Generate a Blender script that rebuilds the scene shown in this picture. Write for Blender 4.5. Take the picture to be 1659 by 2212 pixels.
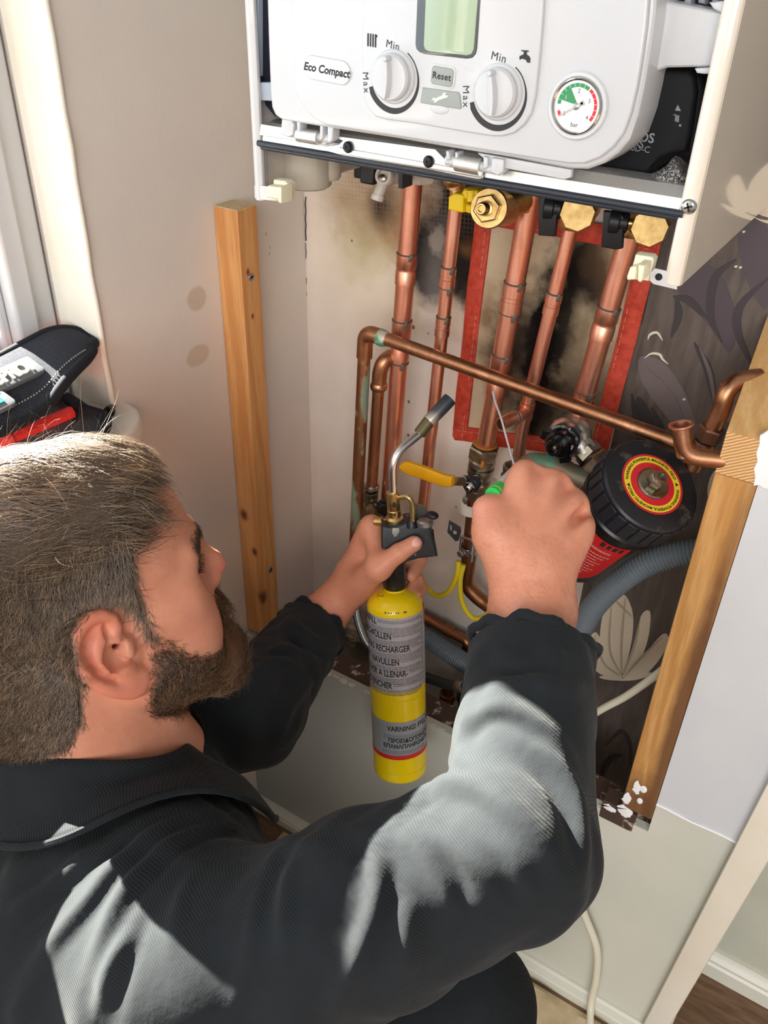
import bpy, math, random
import numpy as np
from mathutils import Vector, Matrix

random.seed(7)
RNG = np.random.default_rng(11)
for _o in list(bpy.data.objects):
    bpy.data.objects.remove(_o)
SC = bpy.context.scene
COL = SC.collection
PI = math.pi

# ------------------------------------------------------------------ camera
F_PX, CX, CY = 1850.0, 829.5, 1106.0
ROT = np.array([[0.8426785702241923, 0.5377573108901496, 0.02664398373190524],
                [0.3179373611155858, -0.45705865600064005, -0.8306703433864401],
                [-0.4345211867006815, 0.7084592151698527, -0.5561266750922381]])
CAM = np.array([0.0, -0.6224, 1.30])
cam_data = bpy.data.cameras.new('camera')
cam_data.sensor_fit = 'HORIZONTAL'
cam_data.sensor_width = 36.0
cam_data.lens = 36.0 * F_PX / 1659.0
cam_data.clip_start = 0.02
cam = bpy.data.objects.new('camera', cam_data)
COL.objects.link(cam)
_m = np.eye(4)
_m[:3, 0], _m[:3, 1], _m[:3, 2], _m[:3, 3] = ROT[0], -ROT[1], -ROT[2], CAM
cam.matrix_world = Matrix(_m.tolist())
SC.camera = cam

# ------------------------------------------------------------------ light
SC.view_settings.view_transform = 'Standard'
SC.view_settings.look = 'None'
SC.view_settings.gamma = 1.0
SC.view_settings.use_curve_mapping = False
SC.view_settings.exposure = 0.0
SC.cycles.use_denoising = True
SC.cycles.max_bounces = 8
SC.cycles.sample_clamp_indirect = 6.0

world = bpy.data.worlds.new('world')
SC.world = world
world.use_nodes = True
_nt = world.node_tree
_nt.nodes.clear()
_out = _nt.nodes.new('ShaderNodeOutputWorld')
_bg = _nt.nodes.new('ShaderNodeBackground')
_tc = _nt.nodes.new('ShaderNodeTexCoord')
_sep = _nt.nodes.new('ShaderNodeSeparateXYZ')
_rmp = _nt.nodes.new('ShaderNodeValToRGB')
_mr = _nt.nodes.new('ShaderNodeMapRange')
_mr.inputs['From Min'].default_value = -1.0
_mr.inputs['From Max'].default_value = 1.0
_nt.links.new(_tc.outputs['Generated'], _sep.inputs[0])
_nt.links.new(_sep.outputs['X'], _mr.inputs['Value'])
_nt.links.new(_mr.outputs[0], _rmp.inputs[0])
# bright daylight beyond the window side (-X), calm interior level elsewhere
_rmp.color_ramp.elements[0].position = 0.16
_rmp.color_ramp.elements[0].color = (2.6, 2.75, 3.0, 1)
_rmp.color_ramp.elements[1].position = 0.34
_rmp.color_ramp.elements[1].color = (0.40, 0.39, 0.38, 1)
_nt.links.new(_rmp.outputs[0], _bg.inputs['Color'])
_bg.inputs['Strength'].default_value = 1.0
_nt.links.new(_bg.outputs[0], _out.inputs['Surface'])


def look_rot(d):
    return Vector(d).to_track_quat('-Z', 'Y').to_euler()


SUN_DIR = (0.80, -0.07, -0.484)
sun_data = bpy.data.lights.new('sun', 'SUN')
sun_data.energy = 88.0
sun_data.angle = 0.009
sun_data.color = (1.0, 0.93, 0.82)
sun = bpy.data.objects.new('sun', sun_data)
sun.rotation_euler = look_rot(SUN_DIR)
COL.objects.link(sun)


def area(name, loc, target, sx, sy, power, color):
    d = bpy.data.lights.new(name, 'AREA')
    d.shape = 'RECTANGLE'
    d.size, d.size_y, d.energy, d.color = sx, sy, power, color
    o = bpy.data.objects.new(name, d)
    o.location = loc
    o.rotation_euler = look_rot(Vector(target) - Vector(loc))
    COL.objects.link(o)
    return o


# daylight of the room behind the photographer (its other window)
area('room_daylight', (0.75, -2.7, 1.75), (-0.3, 0.2, 0.9), 2.0, 1.5, 70.0, (1.0, 0.985, 0.97))

# ------------------------------------------------------------------ helpers


def V(*a):
    return np.array(a, float)


def nrm(v):
    v = np.asarray(v, float)
    return v / np.linalg.norm(v)


def ray(px, py):
    return ROT.T @ np.array([(px - CX) / F_PX, (py - CY) / F_PX, 1.0])


def at(px, py, Y=None, X=None, Z=None, d=None):
    r = ray(px, py)
    if Y is not None:
        t = (Y - CAM[1]) / r[1]
    elif X is not None:
        t = (X - CAM[0]) / r[0]
    elif Z is not None:
        t = (Z - CAM[2]) / r[2]
    else:
        t = d
    return CAM + r * t


def frame_of(n, up=(0, 0, 1)):
    n = nrm(n)
    up = np.asarray(up, float)
    if abs(n @ nrm(up)) > 0.98:
        up = np.array([0, 1.0, 0]) if abs(n[1]) < 0.9 else np.array([1.0, 0, 0])
    u = nrm(np.cross(up, n))
    v = np.cross(n, u)
    return u, v, n


class MB:
    """collects shapes into one mesh"""

    def __init__(self):
        self.v, self.f, self.m = [], [], []
        self.n = 0

    def add(self, verts, faces, m=0):
        verts = np.asarray(verts, float).reshape(-1, 3)
        self.v.append(verts)
        for q in faces:
            self.f.append([int(i) + self.n for i in q])
            self.m.append(m)
        self.n += len(verts)
        return self

    def box(self, lo, hi, m=0, R=None, o=None):
        lo, hi = np.asarray(lo, float), np.asarray(hi, float)
        p = np.array([[x, y, z] for x in (lo[0], hi[0]) for y in (lo[1], hi[1]) for z in (lo[2], hi[2])])
        if R is not None:
            p = p @ np.asarray(R) + (np.zeros(3) if o is None else o)
        return self.add(p, [(0, 1, 3, 2), (4, 6, 7, 5), (0, 4, 5, 1), (2, 3, 7, 6), (0, 2, 6, 4), (1, 5, 7, 3)], m)

    def obox(self, c, u, v, n, su, sv, sn, m=0):
        """box centred at c with axes u,v,n and full sizes"""
        R = np.array([nrm(u), nrm(v), nrm(n)])
        h = np.array([su, sv, sn]) / 2
        return self.box(-h, h, m, R, np.asarray(c, float))

    def rings(self, rings, m=0, close0=True, close1=True, loop=True):
        k = len(rings[0])
        vs = np.concatenate(rings)
        fs = []
        for i in range(len(rings) - 1):
            a, b = i * k, (i + 1) * k
            for j in range(k if loop else k - 1):
                j2 = (j + 1) % k
                fs.append((a + j, a + j2, b + j2, b + j))
        if close0:
            fs.append(tuple(range(k - 1, -1, -1)))
        if close1:
            fs.append(tuple(range((len(rings) - 1) * k, len(rings) * k)))
        return self.add(vs, fs, m)

    def tube(self, pts, r, seg=20, caps=True, m=0, squash=1.0):
        pts = np.asarray(pts, float)
        n = len(pts)
        r = np.full(n, r, float) if np.isscalar(r) else np.asarray(r, float)
        t = np.gradient(pts, axis=0)
        t /= np.linalg.norm(t, axis=1)[:, None] + 1e-12
        u, v, _ = frame_of(t[0])
        a = np.arange(seg) * 2 * PI / seg
        rings = []
        for i in range(n):
            u = u - t[i] * (u @ t[i])
            u = nrm(u)
            v = np.cross(t[i], u)
            rings.append(pts[i] + r[i] * (np.cos(a)[:, None] * u + squash * np.sin(a)[:, None] * v))
        return self.rings(rings, m, caps, caps)

    def lathe(self, prof, o, n, seg=40, m=0, caps=True, up=(0, 0, 1), phase=0.0):
        """profile [(radius, height)] turned about axis n through o"""
        u, v, n = frame_of(n, up)
        o = np.asarray(o, float)
        a = np.arange(seg) * 2 * PI / seg + phase
        rings = [o + n * h + max(r, 1e-5) * (np.cos(a)[:, None] * u + np.sin(a)[:, None] * v) for r, h in prof]
        return self.rings(rings, m, caps, caps)

    def nut(self, o, n, af, h, m=0, phase=0.0, seg=6, up=(0, 0, 1)):
        r = af / 2 / math.cos(PI / seg)
        return self.lathe([(r * .9, 0), (r, h * .12), (r, h * .88), (r * .9, h)], o, n, seg, m, True, up, phase)

    def plate(self, poly, o, u, v, t, bev=0.0, m=0, nb=3):
        """outline poly (2d) in the plane o,u,v; thickness t towards n=u x v, front edge rounded by bev"""
        poly = np.asarray(poly, float)
        if area2(poly) < 0:
            poly = poly[::-1]
        u, v = np.asarray(u, float), np.asarray(v, float)
        n = np.cross(u, v)
        o = np.asarray(o, float)

        def ring(p, h):
            return o + p[:, :1] * u + p[:, 1:] * v + n * h
        rings = [ring(poly, 0)]
        if bev > 0:
            for i in range(nb + 1):
                a = i / nb * PI / 2
                rings.append(ring(offset2(poly, -bev * (1 - math.cos(a))), t - bev + bev * math.sin(a)))
        else:
            rings.append(ring(poly, t))
        return self.rings(rings, m)

    def ell(self, c, r, R=None, seg=24, m=0):
        rings = []
        a = np.arange(seg) * 2 * PI / seg
        for i in range(1, seg // 2):
            th = PI * i / (seg // 2)
            p = np.stack([math.sin(th) * np.cos(a), math.sin(th) * np.sin(a), np.full(seg, -math.cos(th))], 1) * np.asarray(r, float)
            if R is not None:
                p = p @ np.asarray(R)
            rings.append(p + np.asarray(c, float))
        return self.rings(rings, m)


def area2(p):
    x, y = p[:, 0], p[:, 1]
    return 0.5 * np.sum(x * np.roll(y, -1) - y * np.roll(x, -1))


def offset2(p, d):
    """offset ccw polygon outwards by d"""
    e0 = p - np.roll(p, 1, 0)
    e1 = np.roll(p, -1, 0) - p
    n0 = np.stack([e0[:, 1], -e0[:, 0]], 1)
    n1 = np.stack([e1[:, 1], -e1[:, 0]], 1)
    n0 /= np.linalg.norm(n0, axis=1)[:, None] + 1e-12
    n1 /= np.linalg.norm(n1, axis=1)[:, None] + 1e-12
    b = n0 + n1
    L = np.maximum((b * b).sum(1, keepdims=True), .5)
    return p + d * 2 * b / L


def rrect(w, h, r, n=6, cx=0, cy=0):
    pts = []
    for sx, sy, a0 in ((1, 1, 0), (-1, 1, 90), (-1, -1, 180), (1, -1, 270)):
        for i in range(n + 1):
            a = math.radians(a0 + 90 * i / n)
            pts.append((cx + sx * (w / 2 - r) + r * math.cos(a), cy + sy * (h / 2 - r) + r * math.sin(a)))
    return np.array(pts)


def circ(r, n=32, cx=0, cy=0):
    a = np.arange(n) * 2 * PI / n
    return np.stack([cx + r * np.cos(a), cy + r * np.sin(a)], 1)


def spline(pts, n=8, closed=False):
    """Catmull-Rom through the points"""
    p = np.asarray(pts, float)
    if closed:
        p = np.vstack([p[-1], p, p[0], p[1]])
    else:
        p = np.vstack([2 * p[0] - p[1], p, 2 * p[-1] - p[-2]])
    out = []
    for i in range(1, len(p) - 2):
        for j in range(n):
            t = j / n
            a, b, c, d = p[i - 1], p[i], p[i + 1], p[i + 2]
            out.append(.5 * (2 * b + (c - a) * t + (2 * a - 5 * b + 4 * c - d) * t * t + (3 * b - a - 3 * c + d) * t ** 3))
    if not closed:
        out.append(p[-2])
    return np.array(out)


def fillet(pts, r, n=7):
    """polyline with rounded corners"""
    p = [np.asarray(q, float) for q in pts]
    out = [p[0]]
    for i in range(1, len(p) - 1):
        a, b = p[i - 1] - p[i], p[i + 1] - p[i]
        la, lb = np.linalg.norm(a), np.linalg.norm(b)
        rr = min(r, la * .48, lb * .48)
        s, e = p[i] + a / la * rr, p[i] + b / lb * rr
        for j in range(n + 1):
            t = j / n
            out.append((1 - t) ** 2 * s + 2 * t * (1 - t) * p[i] + t * t * e)
    out.append(p[-1])
    return np.array(out)


def resample(pts, n):
    pts = np.asarray(pts, float)
    L = np.concatenate([[0], np.cumsum(np.linalg.norm(np.diff(pts, axis=0), axis=1))])
    s = np.linspace(0, L[-1], n)
    return np.stack([np.interp(s, L, pts[:, i]) for i in range(3)], 1)


def mesh_np(name, verts, quads=None, polys=None, mats=(), midx=None, smooth=True, angle=None):
    me = bpy.data.meshes.new(name)
    verts = np.asarray(verts, np.float32)
    if quads is not None:
        quads = np.asarray(quads, np.int32)
        k = quads.shape[1]
        me.vertices.add(len(verts))
        me.vertices.foreach_set('co', verts.ravel())
        me.loops.add(quads.size)
        me.loops.foreach_set('vertex_index', quads.ravel())
        me.polygons.add(len(quads))
        me.polygons.foreach_set('loop_start', np.arange(0, quads.size, k, dtype=np.int32))
        me.update(calc_edges=True)
    else:
        me.from_pydata(verts.tolist(), [], polys)
        me.update()
    for q in mats:
        me.materials.append(q)
    if midx is not None:
        me.polygons.foreach_set('material_index', np.asarray(midx, np.int32))
    if smooth:
        me.shade_smooth()
        if angle is not None:
            me.set_sharp_from_angle(angle=math.radians(angle))
    me.validate()
    return me


def _tags(o, label=None, cat=None, group=None, kind=None):
    if label:
        o['label'] = label
    if cat:
        o['category'] = cat
    if group:
        o['group'] = group
    if kind:
        o['kind'] = kind
    return o


ORIG = {}


def thing(name, label, cat, loc, group=None):
    o = bpy.data.objects.new(name, None)
    o.empty_display_size = 0.02
    COL.objects.link(o)
    o.location = [float(q) for q in loc]
    ORIG[o.name] = np.asarray(loc, float)
    return _tags(o, label, cat, group)


def obj(name, mb, mats, parent=None, label=None, cat=None, group=None, kind=None, angle=38, bevel=0.0, smooth=True, loc=None, subsurf=0):
    """one mesh object; geometry is given in world coordinates"""
    if not isinstance(mats, (list, tuple)):
        mats = [mats]
    if isinstance(mb, MB):
        v = np.concatenate(mb.v)
        polys, midx, quads = mb.f, mb.m, None
    else:
        v, quads = mb
        polys, midx = None, None
    if parent is not None:
        org = ORIG[parent.name]
    elif loc is not None:
        org = np.asarray(loc, float)
    else:
        lo, hi = v.min(0), v.max(0)
        org = np.array([(lo[0] + hi[0]) / 2, (lo[1] + hi[1]) / 2, lo[2]])
    me = mesh_np(name, v - org, quads, polys, mats, midx, smooth, angle)
    o = bpy.data.objects.new(name, me)
    COL.objects.link(o)
    ORIG[o.name] = org
    if parent is not None:
        o.parent = parent
    else:
        o.location = [float(q) for q in org]
    if bevel > 0:
        b = o.modifiers.new('bevel', 'BEVEL')
        b.width = bevel
        b.segments = 2
        b.limit_method = 'ANGLE'
        b.angle_limit = math.radians(40)
    return _tags(o, label, cat, group, kind)


def text_mesh(s, size, align='CENTER', shear=0.0, bold=0.0, spacing=1.0):
    """outline letters as flat 2d mesh: verts (n,2), faces"""
    c = bpy.data.curves.new('txt', 'FONT')
    c.body = s
    c.size = size
    c.align_x = align
    c.align_y = 'CENTER'
    c.shear = shear
    c.offset = bold
    c.space_character = spacing
    c.resolution_u = 3
    o = bpy.data.objects.new('txt', c)
    COL.objects.link(o)
    dg = bpy.context.evaluated_depsgraph_get()
    dg.update()
    me = bpy.data.meshes.new_from_object(o.evaluated_get(dg))
    v = np.zeros(len(me.vertices) * 3)
    me.vertices.foreach_get('co', v)
    v = v.reshape(-1, 3)[:, :2]
    f = [list(p.vertices) for p in me.polygons]
    bpy.data.meshes.remove(me)
    bpy.data.objects.remove(o)
    bpy.data.curves.remove(c)
    return v, f


def put_text(mb, s, size, fn, m=0, **k):
    """letters mapped by fn: (n,2) -> (n,3)"""
    v, f = text_mesh(s, size, **k)
    if len(f):
        mb.add(fn(v), f, m)
    return mb


def plane_fn(o, u, v):
    o, u, v = np.asarray(o, float), np.asarray(u, float), np.asarray(v, float)
    return lambda p: o + p[:, :1] * u + p[:, 1:] * v


# ------------------------------------------------------------------ materials
class G:
    def __init__(self, m):
        self.t = m.node_tree
        self.pos = None

    def n(self, kind, **props):
        q = self.t.nodes.new(kind)
        for k, val in props.items():
            setattr(q, k, val)
        return q

    def link(self, a, b):
        self.t.links.new(a, b)

    def set(self, sock, val):
        if isinstance(val, bpy.types.NodeSocket):
            self.link(val, sock)
        elif isinstance(val, (tuple, list)) and len(val) == 3 and sock.type == 'RGBA':
            sock.default_value = (*val, 1)
        else:
            sock.default_value = val

    def P(self, local=False):
        if local:
            return self.n('ShaderNodeTexCoord').outputs['Object']
        if self.pos is None:
            self.pos = self.n('ShaderNodeNewGeometry').outputs['Position']
        return self.pos

    def map(self, vec, scale=(1, 1, 1), rot=(0, 0, 0), loc=(0, 0, 0)):
        q = self.n('ShaderNodeMapping')
        self.link(vec, q.inputs[0])
        q.inputs['Location'].default_value = loc
        q.inputs['Rotation'].default_value = rot
        q.inputs['Scale'].default_value = scale
        return q.outputs[0]

    def noise(self, scale, detail=3, rough=.5, vec=None, dist=0):
        q = self.n('ShaderNodeTexNoise')
        self.link(vec if vec is not None else self.P(), q.inputs['Vector'])
        q.inputs['Scale'].default_value = scale
        q.inputs['Detail'].default_value = detail
        q.inputs['Roughness'].default_value = rough
        q.inputs['Distortion'].default_value = dist
        return q.outputs['Fac']

    def wave(self, scale, vec=None, dist=0, dscale=1, detail=2, axis='X', kind='BANDS', profile='SIN'):
        q = self.n('ShaderNodeTexWave', wave_type=kind, wave_profile=profile)
        if kind == 'BANDS':
            q.bands_direction = axis
        else:
            q.rings_direction = axis
        self.link(vec if vec is not None else self.P(), q.inputs['Vector'])
        q.inputs['Scale'].default_value = scale
        q.inputs['Distortion'].default_value = dist
        q.inputs['Detail'].default_value = detail
        q.inputs['Detail Scale'].default_value = dscale
        return q.outputs['Fac']

    def vor(self, scale, vec=None, feature='F1', out='Distance', rnd=1):
        q = self.n('ShaderNodeTexVoronoi', feature=feature)
        self.link(vec if vec is not None else self.P(), q.inputs['Vector'])
        q.inputs['Scale'].default_value = scale
        q.inputs['Randomness'].default_value = rnd
        return q.outputs[out]

    def ramp(self, fac, stops, interp='LINEAR'):
        q = self.n('ShaderNodeValToRGB')
        cr = q.color_ramp
        cr.interpolation = interp
        while len(cr.elements) < len(stops):
            cr.elements.new(.5)
        for e, (p, c) in zip(cr.elements, stops):
            e.position = p
            e.color = (c, c, c, 1) if np.isscalar(c) else (*c, 1)
        self.link(fac, q.inputs[0])
        return q.outputs[0]

    def mix(self, fac, a, b, mode='MIX'):
        q = self.n('ShaderNodeMix', data_type='RGBA', blend_type=mode)
        self.set(q.inputs[0], fac)
        self.set(q.inputs[6], a)
        self.set(q.inputs[7], b)
        return q.outputs[2]

    def math(self, op, a, b=0.0, c=0.0, clamp=False):
        q = self.n('ShaderNodeMath', operation=op, use_clamp=clamp)
        self.set(q.inputs[0], a)
        self.set(q.inputs[1], b)
        if len(q.inputs) > 2:
            self.set(q.inputs[2], c)
        return q.outputs[0]

    def blotch(self, c, r, soft=.35, wob=.5, nscale=18, vec=None):
        """1 inside an irregular blob centred at c with radii r"""
        vec = vec if vec is not None else self.P()
        a = self.n('ShaderNodeVectorMath', operation='SUBTRACT')
        self.link(vec, a.inputs[0])
        a.inputs[1].default_value = tuple(float(q) for q in c)
        b = self.n('ShaderNodeVectorMath', operation='DIVIDE')
        self.link(a.outputs[0], b.inputs[0])
        b.inputs[1].default_value = tuple(float(q) for q in r)
        L = self.n('ShaderNodeVectorMath', operation='LENGTH')
        self.link(b.outputs[0], L.inputs[0])
        nz = self.noise(nscale, 4, .6, vec)
        d = self.math('ADD', L.outputs['Value'], self.math('MULTIPLY', self.math('SUBTRACT', nz, .5), wob * 2))
        d = self.math('MULTIPLY', d, .5)
        return self.ramp(d, [(max(0, 1 - soft) / 2, 1.0), (min(1, (1 + soft) / 2), 0.0)])

    def bump(self, h, strength=.2, dist=.001):
        q = self.n('ShaderNodeBump')
        self.link(h, q.inputs['Height'])
        q.inputs['Strength'].default_value = strength
        q.inputs['Distance'].default_value = dist
        return q.outputs[0]


def sr(r, g, b):
    """0-255 display colour to linear"""
    return tuple((c / 255 / 12.92) if c / 255 <= .04045 else ((c / 255 + .055) / 1.055) ** 2.4 for c in (r, g, b))


def mat(name, col, rough=.5, metal=0.0, tex=None, spec=.5, coat=0.0, sheen=0.0, sss=0.0, trans=0.0, alpha=1.0, ior=1.45):
    m = bpy.data.materials.new(name)
    m.use_nodes = True
    b = m.node_tree.nodes['Principled BSDF']
    b.inputs['Base Color'].default_value = (*col, 1)
    b.inputs['Roughness'].default_value = rough
    b.inputs['Metallic'].default_value = metal
    b.inputs['Specular IOR Level'].default_value = spec
    b.inputs['Coat Weight'].default_value = coat
    b.inputs['Coat Roughness'].default_value = .06
    b.inputs['Sheen Weight'].default_value = sheen
    b.inputs['IOR'].default_value = ior
    b.inputs['Transmission Weight'].default_value = trans
    b.inputs['Alpha'].default_value = alpha
    if sss:
        b.inputs['Subsurface Weight'].default_value = sss
        b.inputs['Subsurface Radius'].default_value = (1.0, .35, .2)
        b.inputs['Subsurface Scale'].default_value = .006
    if tex:
        g = G(m)
        r = tex(g)
        for k, sock in (('col', 'Base Color'), ('rough', 'Roughness'), ('nor', 'Normal'), ('metal', 'Metallic')):
            if k in r:
                g.set(b.inputs[sock], r[k])
    return m

# ---- shared materials
def thin_glass(name):
    m = bpy.data.materials.new(name)
    m.use_nodes = True
    t = m.node_tree
    t.nodes.clear()
    o, mx, a, b, fr = (t.nodes.new('ShaderNode' + k) for k in ('OutputMaterial', 'MixShader', 'BsdfTransparent', 'BsdfGlossy', 'LayerWeight'))
    a.inputs[0].default_value = (.97, .985, .98, 1)
    b.inputs['Roughness'].default_value = .01
    pw = t.nodes.new('ShaderNodeMath')
    pw.operation = 'POWER'
    pw.inputs[1].default_value = 4.0
    ml_ = t.nodes.new('ShaderNodeMath')
    ml_.operation = 'MULTIPLY_ADD'
    ml_.inputs[1].default_value = .5
    ml_.inputs[2].default_value = .035
    t.links.new(fr.outputs['Facing'], pw.inputs[0])
    t.links.new(pw.outputs[0], ml_.inputs[0])
    t.links.new(ml_.outputs[0], mx.inputs[0])
    t.links.new(a.outputs[0], mx.inputs[1])
    t.links.new(b.outputs[0], mx.inputs[2])
    t.links.new(mx.outputs[0], o.inputs[0])
    return m


WHITE_PL = mat('white_plastic', sr(197, 199, 202), .25, coat=.25)
WHITE_MET = mat('white_enamel', sr(204, 204, 204), .28, coat=.3)
CREAM_PL = mat('cream_plastic', sr(232, 226, 196), .4)
BLACK_PL = mat('black_plastic', sr(24, 25, 29), .42)
DARK_IN = mat('dark_interior', sr(16, 17, 24), .6)
PRINT_BK = mat('print_black', sr(38, 38, 40), .5)
PRINT_GY = mat('print_grey', sr(130, 132, 136), .6)
PRINT_RD = mat('print_red', sr(205, 40, 48), .4)
PRINT_GN = mat('print_green', sr(50, 140, 88), .4)
PRINT_WT = mat('print_white', sr(225, 225, 225), .5)
GREY_PL = mat('grey_plastic', sr(150, 156, 152), .4)
GREY_DK = mat('grey_dark', sr(88, 92, 94), .45)
CHROME = mat('chrome', (.62, .62, .6), .16, 1.0)
STEEL = mat('steel', (.45, .45, .46), .3, 1.0)
SCREW_BK = mat('screw_black', (.012, .013, .015), .3, 0.3)
YELLOW_PL = mat('yellow_plastic', sr(240, 205, 30), .38)


def _galv(g):
    n = g.noise(900, 2, .6)
    c = g.ramp(n, [(.3, sr(206, 206, 202)), (.7, sr(222, 222, 217))])
    return dict(col=c, rough=g.ramp(g.noise(300, 2), [(.3, .3), (.7, .42)]))


GALV = mat('galvanised', (.5, .5, .5), .35, .85, _galv)


def copper_tex(dirt, streak=(1, 1, .06), verd=0.0, base=((222, 150, 124), (238, 172, 146), (246, 194, 170))):
    def f(g):
        v = g.map(g.P(), scale=streak)
        n = g.noise(170, 3, .6, v)
        c = g.ramp(n, [(.3, sr(*base[0])), (.52, sr(*base[1])), (.72, sr(*base[2]))])
        d = g.ramp(g.noise(22, 4, .6), [(.5 - dirt * .3, 0.0), (.72 - dirt * .3, 1.0)])
        c = g.mix(g.math('MULTIPLY', d, dirt), c, sr(160, 114, 82))
        if verd:
            w = g.ramp(g.noise(34, 4, .65, g.map(g.P(), scale=(1, 1, .35))), [(.60 - verd * .12, 0.0), (.66 - verd * .12, 1.0)])
            c = g.mix(g.math('MULTIPLY', w, .75), c, sr(104, 140, 122))
            met = g.math('SUBTRACT', 1.0, w)
        else:
            met = 1.0
        r = g.ramp(g.noise(60, 3, .6, v), [(.3, .32), (.7, .48)])
        return dict(col=c, rough=r, metal=met)
    return f


COPPER = mat('copper_bright', (.7, .35, .22), .3, 1.0, copper_tex(.25))
COPPER_OLD = mat('copper_aged', (.4, .2, .12), .35, 1.0, copper_tex(.8, (1, 1, .3), base=((196, 140, 108), (216, 160, 126), (232, 184, 150))))
COPPER_VERD = mat('copper_verdigris', (.4, .2, .12), .4, 1.0, copper_tex(.8, (1, 1, .2), .8, ((130, 92, 60), (160, 114, 76), (182, 134, 92))))
COPPER_DARK = mat('copper_dark', (.2, .1, .06), .4, 1.0, copper_tex(.7, (1, 1, .1), 0, ((126, 76, 50), (152, 96, 64), (180, 120, 86))))
SOLDER = mat('solder', sr(96, 88, 80), .6, .3)


def _brass(g):
    n = g.noise(140, 3)
    return dict(col=g.ramp(n, [(.3, sr(186, 154, 96)), (.6, sr(212, 180, 122)), (.8, sr(226, 200, 148))]), rough=g.ramp(g.noise(50), [(.3, .28), (.7, .45)]))


BRASS = mat('brass', (.55, .4, .18), .35, 1.0, _brass)


def _nickel(g):
    n = g.noise(70, 4, .6)
    return dict(col=g.ramp(n, [(.3, sr(128, 120, 104)), (.6, sr(172, 166, 152)), (.8, sr(196, 192, 182))]), rough=g.ramp(g.noise(50), [(.3, .22), (.7, .45)]))


NICKEL = mat('nickel', (.5, .48, .44), .3, 1.0, _nickel)


def wood_tex(axis, c0, c1, c2, rings=26.0, knots=()):
    sc = {'X': (.07, 1, 1), 'Y': (1, .07, 1), 'Z': (1, 1, .07)}[axis]

    def f(g):
        v = g.map(g.P(), scale=sc)
        wv = g.wave(rings, v, 6.0, 2.2, 3, 'DIAGONAL')
        fine = g.noise(420, 3, .6, v)
        c = g.mix(g.ramp(wv, [(.15, 0.0), (.85, 1.0)]), sr(*c0), sr(*c1))
        c = g.mix(g.ramp(fine, [(.42, 0.0), (.75, .55)]), c, sr(*c2))
        for k in knots:
            b = g.blotch(k[0], (k[1], k[1], k[1] * 1.5), .5, .18, 60)
            c = g.mix(b, c, sr(112, 62, 34))
        return dict(col=c, nor=g.bump(fine, .12, .0006))
    return f


def wall_tex(c0, c1, scale=5.0, bump=.15, extra=None):
    def f(g):
        n = g.noise(scale, 4, .55)
        c = g.mix(g.ramp(n, [(.32, 0.0), (.68, 1.0)]), sr(*c0), sr(*c1))
        if extra:
            c = extra(g, c)
        h = g.math('ADD', g.noise(160, 3, .6), g.math('MULTIPLY', g.noise(14, 2), 2.0))
        return dict(col=c, nor=g.bump(h, bump, .0015))
    return f

# ================================================================== THE SETTING
XW, YB, YP = -0.695, 0.290, 0.110          # left wall face, back wall face, front panel face
XE = -0.0955                               # right side of the opening
Z_SILL = 0.864
Z_RAIL = 0.407                             # top of the lower front panel
Y_REV = -0.065                             # near face of the pier between window and corner


def _left_extra(g, c):
    # old paint patches and a pinkish tint low on the pier
    sx = g.n('ShaderNodeSeparateXYZ')
    g.link(g.P(), sx.inputs[0])
    low = g.ramp(g.math('MULTIPLY', g.noise(3.2, 2), g.math('SUBTRACT', 1.75, sx.outputs['Z'])), [(.36, 0.0), (.72, .8)])
    c = g.mix(low, c, sr(226, 208, 196))
    for (px, py, w, h) in ((425, 645, .016, .014), (428, 768, .019, .013)):
        p = at(px, py, X=XW)
        c = g.mix(g.math('MULTIPLY', g.blotch(p, (.05, w, h), .12, .16, 90), .7), c, sr(196, 178, 158))
    for (px, py, w, h) in ((460, 1205, .004, .014), (470, 1260, .006, .02), (700, 970, .003, .004), (575, 505, .0015, .002), (583, 535, .0015, .002), (582, 548, .0015, .002)):
        p = at(px, py, X=XW)
        c = g.mix(g.math('MULTIPLY', g.blotch(p, (.05, w, h), .4, .3, 60), .45), c, sr(120, 112, 108))
    return c


WALL_L = mat('paint_left', sr(222, 214, 206), .75, spec=.2, tex=wall_tex((214, 208, 200), (226, 218, 208), 4, .12, _left_extra))
REVEAL = mat('paint_reveal', sr(240, 236, 222), .6, tex=wall_tex((238, 233, 216), (246, 242, 230), 9, .12))
SILL = mat('paint_sill', sr(232, 228, 218), .5, tex=wall_tex((226, 222, 210), (238, 234, 226), 9, .05))

lw = MB()
XO = -1.02
lw.box((XO, Y_REV, 0), (XW, YB + .06, 2.5))
lw.box((XO, -1.62, 0), (XW, Y_REV, Z_SILL - .022))
lw.box((XO, -1.62, 2.08), (XW, Y_REV, 2.5))
lw.box((XO, -3.3, 0), (XW, -1.62, 2.5))
obj('wall_left', lw, [WALL_L], kind='structure', angle=30)
# plaster lining of the pier inside the window opening, with a worn bead down its edge
rv = MB()
pts = []
for i in range(41):
    z = Z_SILL + (2.06 - Z_SILL) * i / 40
    pts.append((XW + .0012 + .0016 * math.sin(i * 2.3) * RNG.random(), Y_REV - .0008, z))
rv.box((-.752, Y_REV - .003, Z_SILL), (XW - .001, Y_REV + .002, 2.08))
rv.tube(pts, .0034, 10)
obj('trim_reveal', rv, REVEAL, kind='structure')


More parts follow.
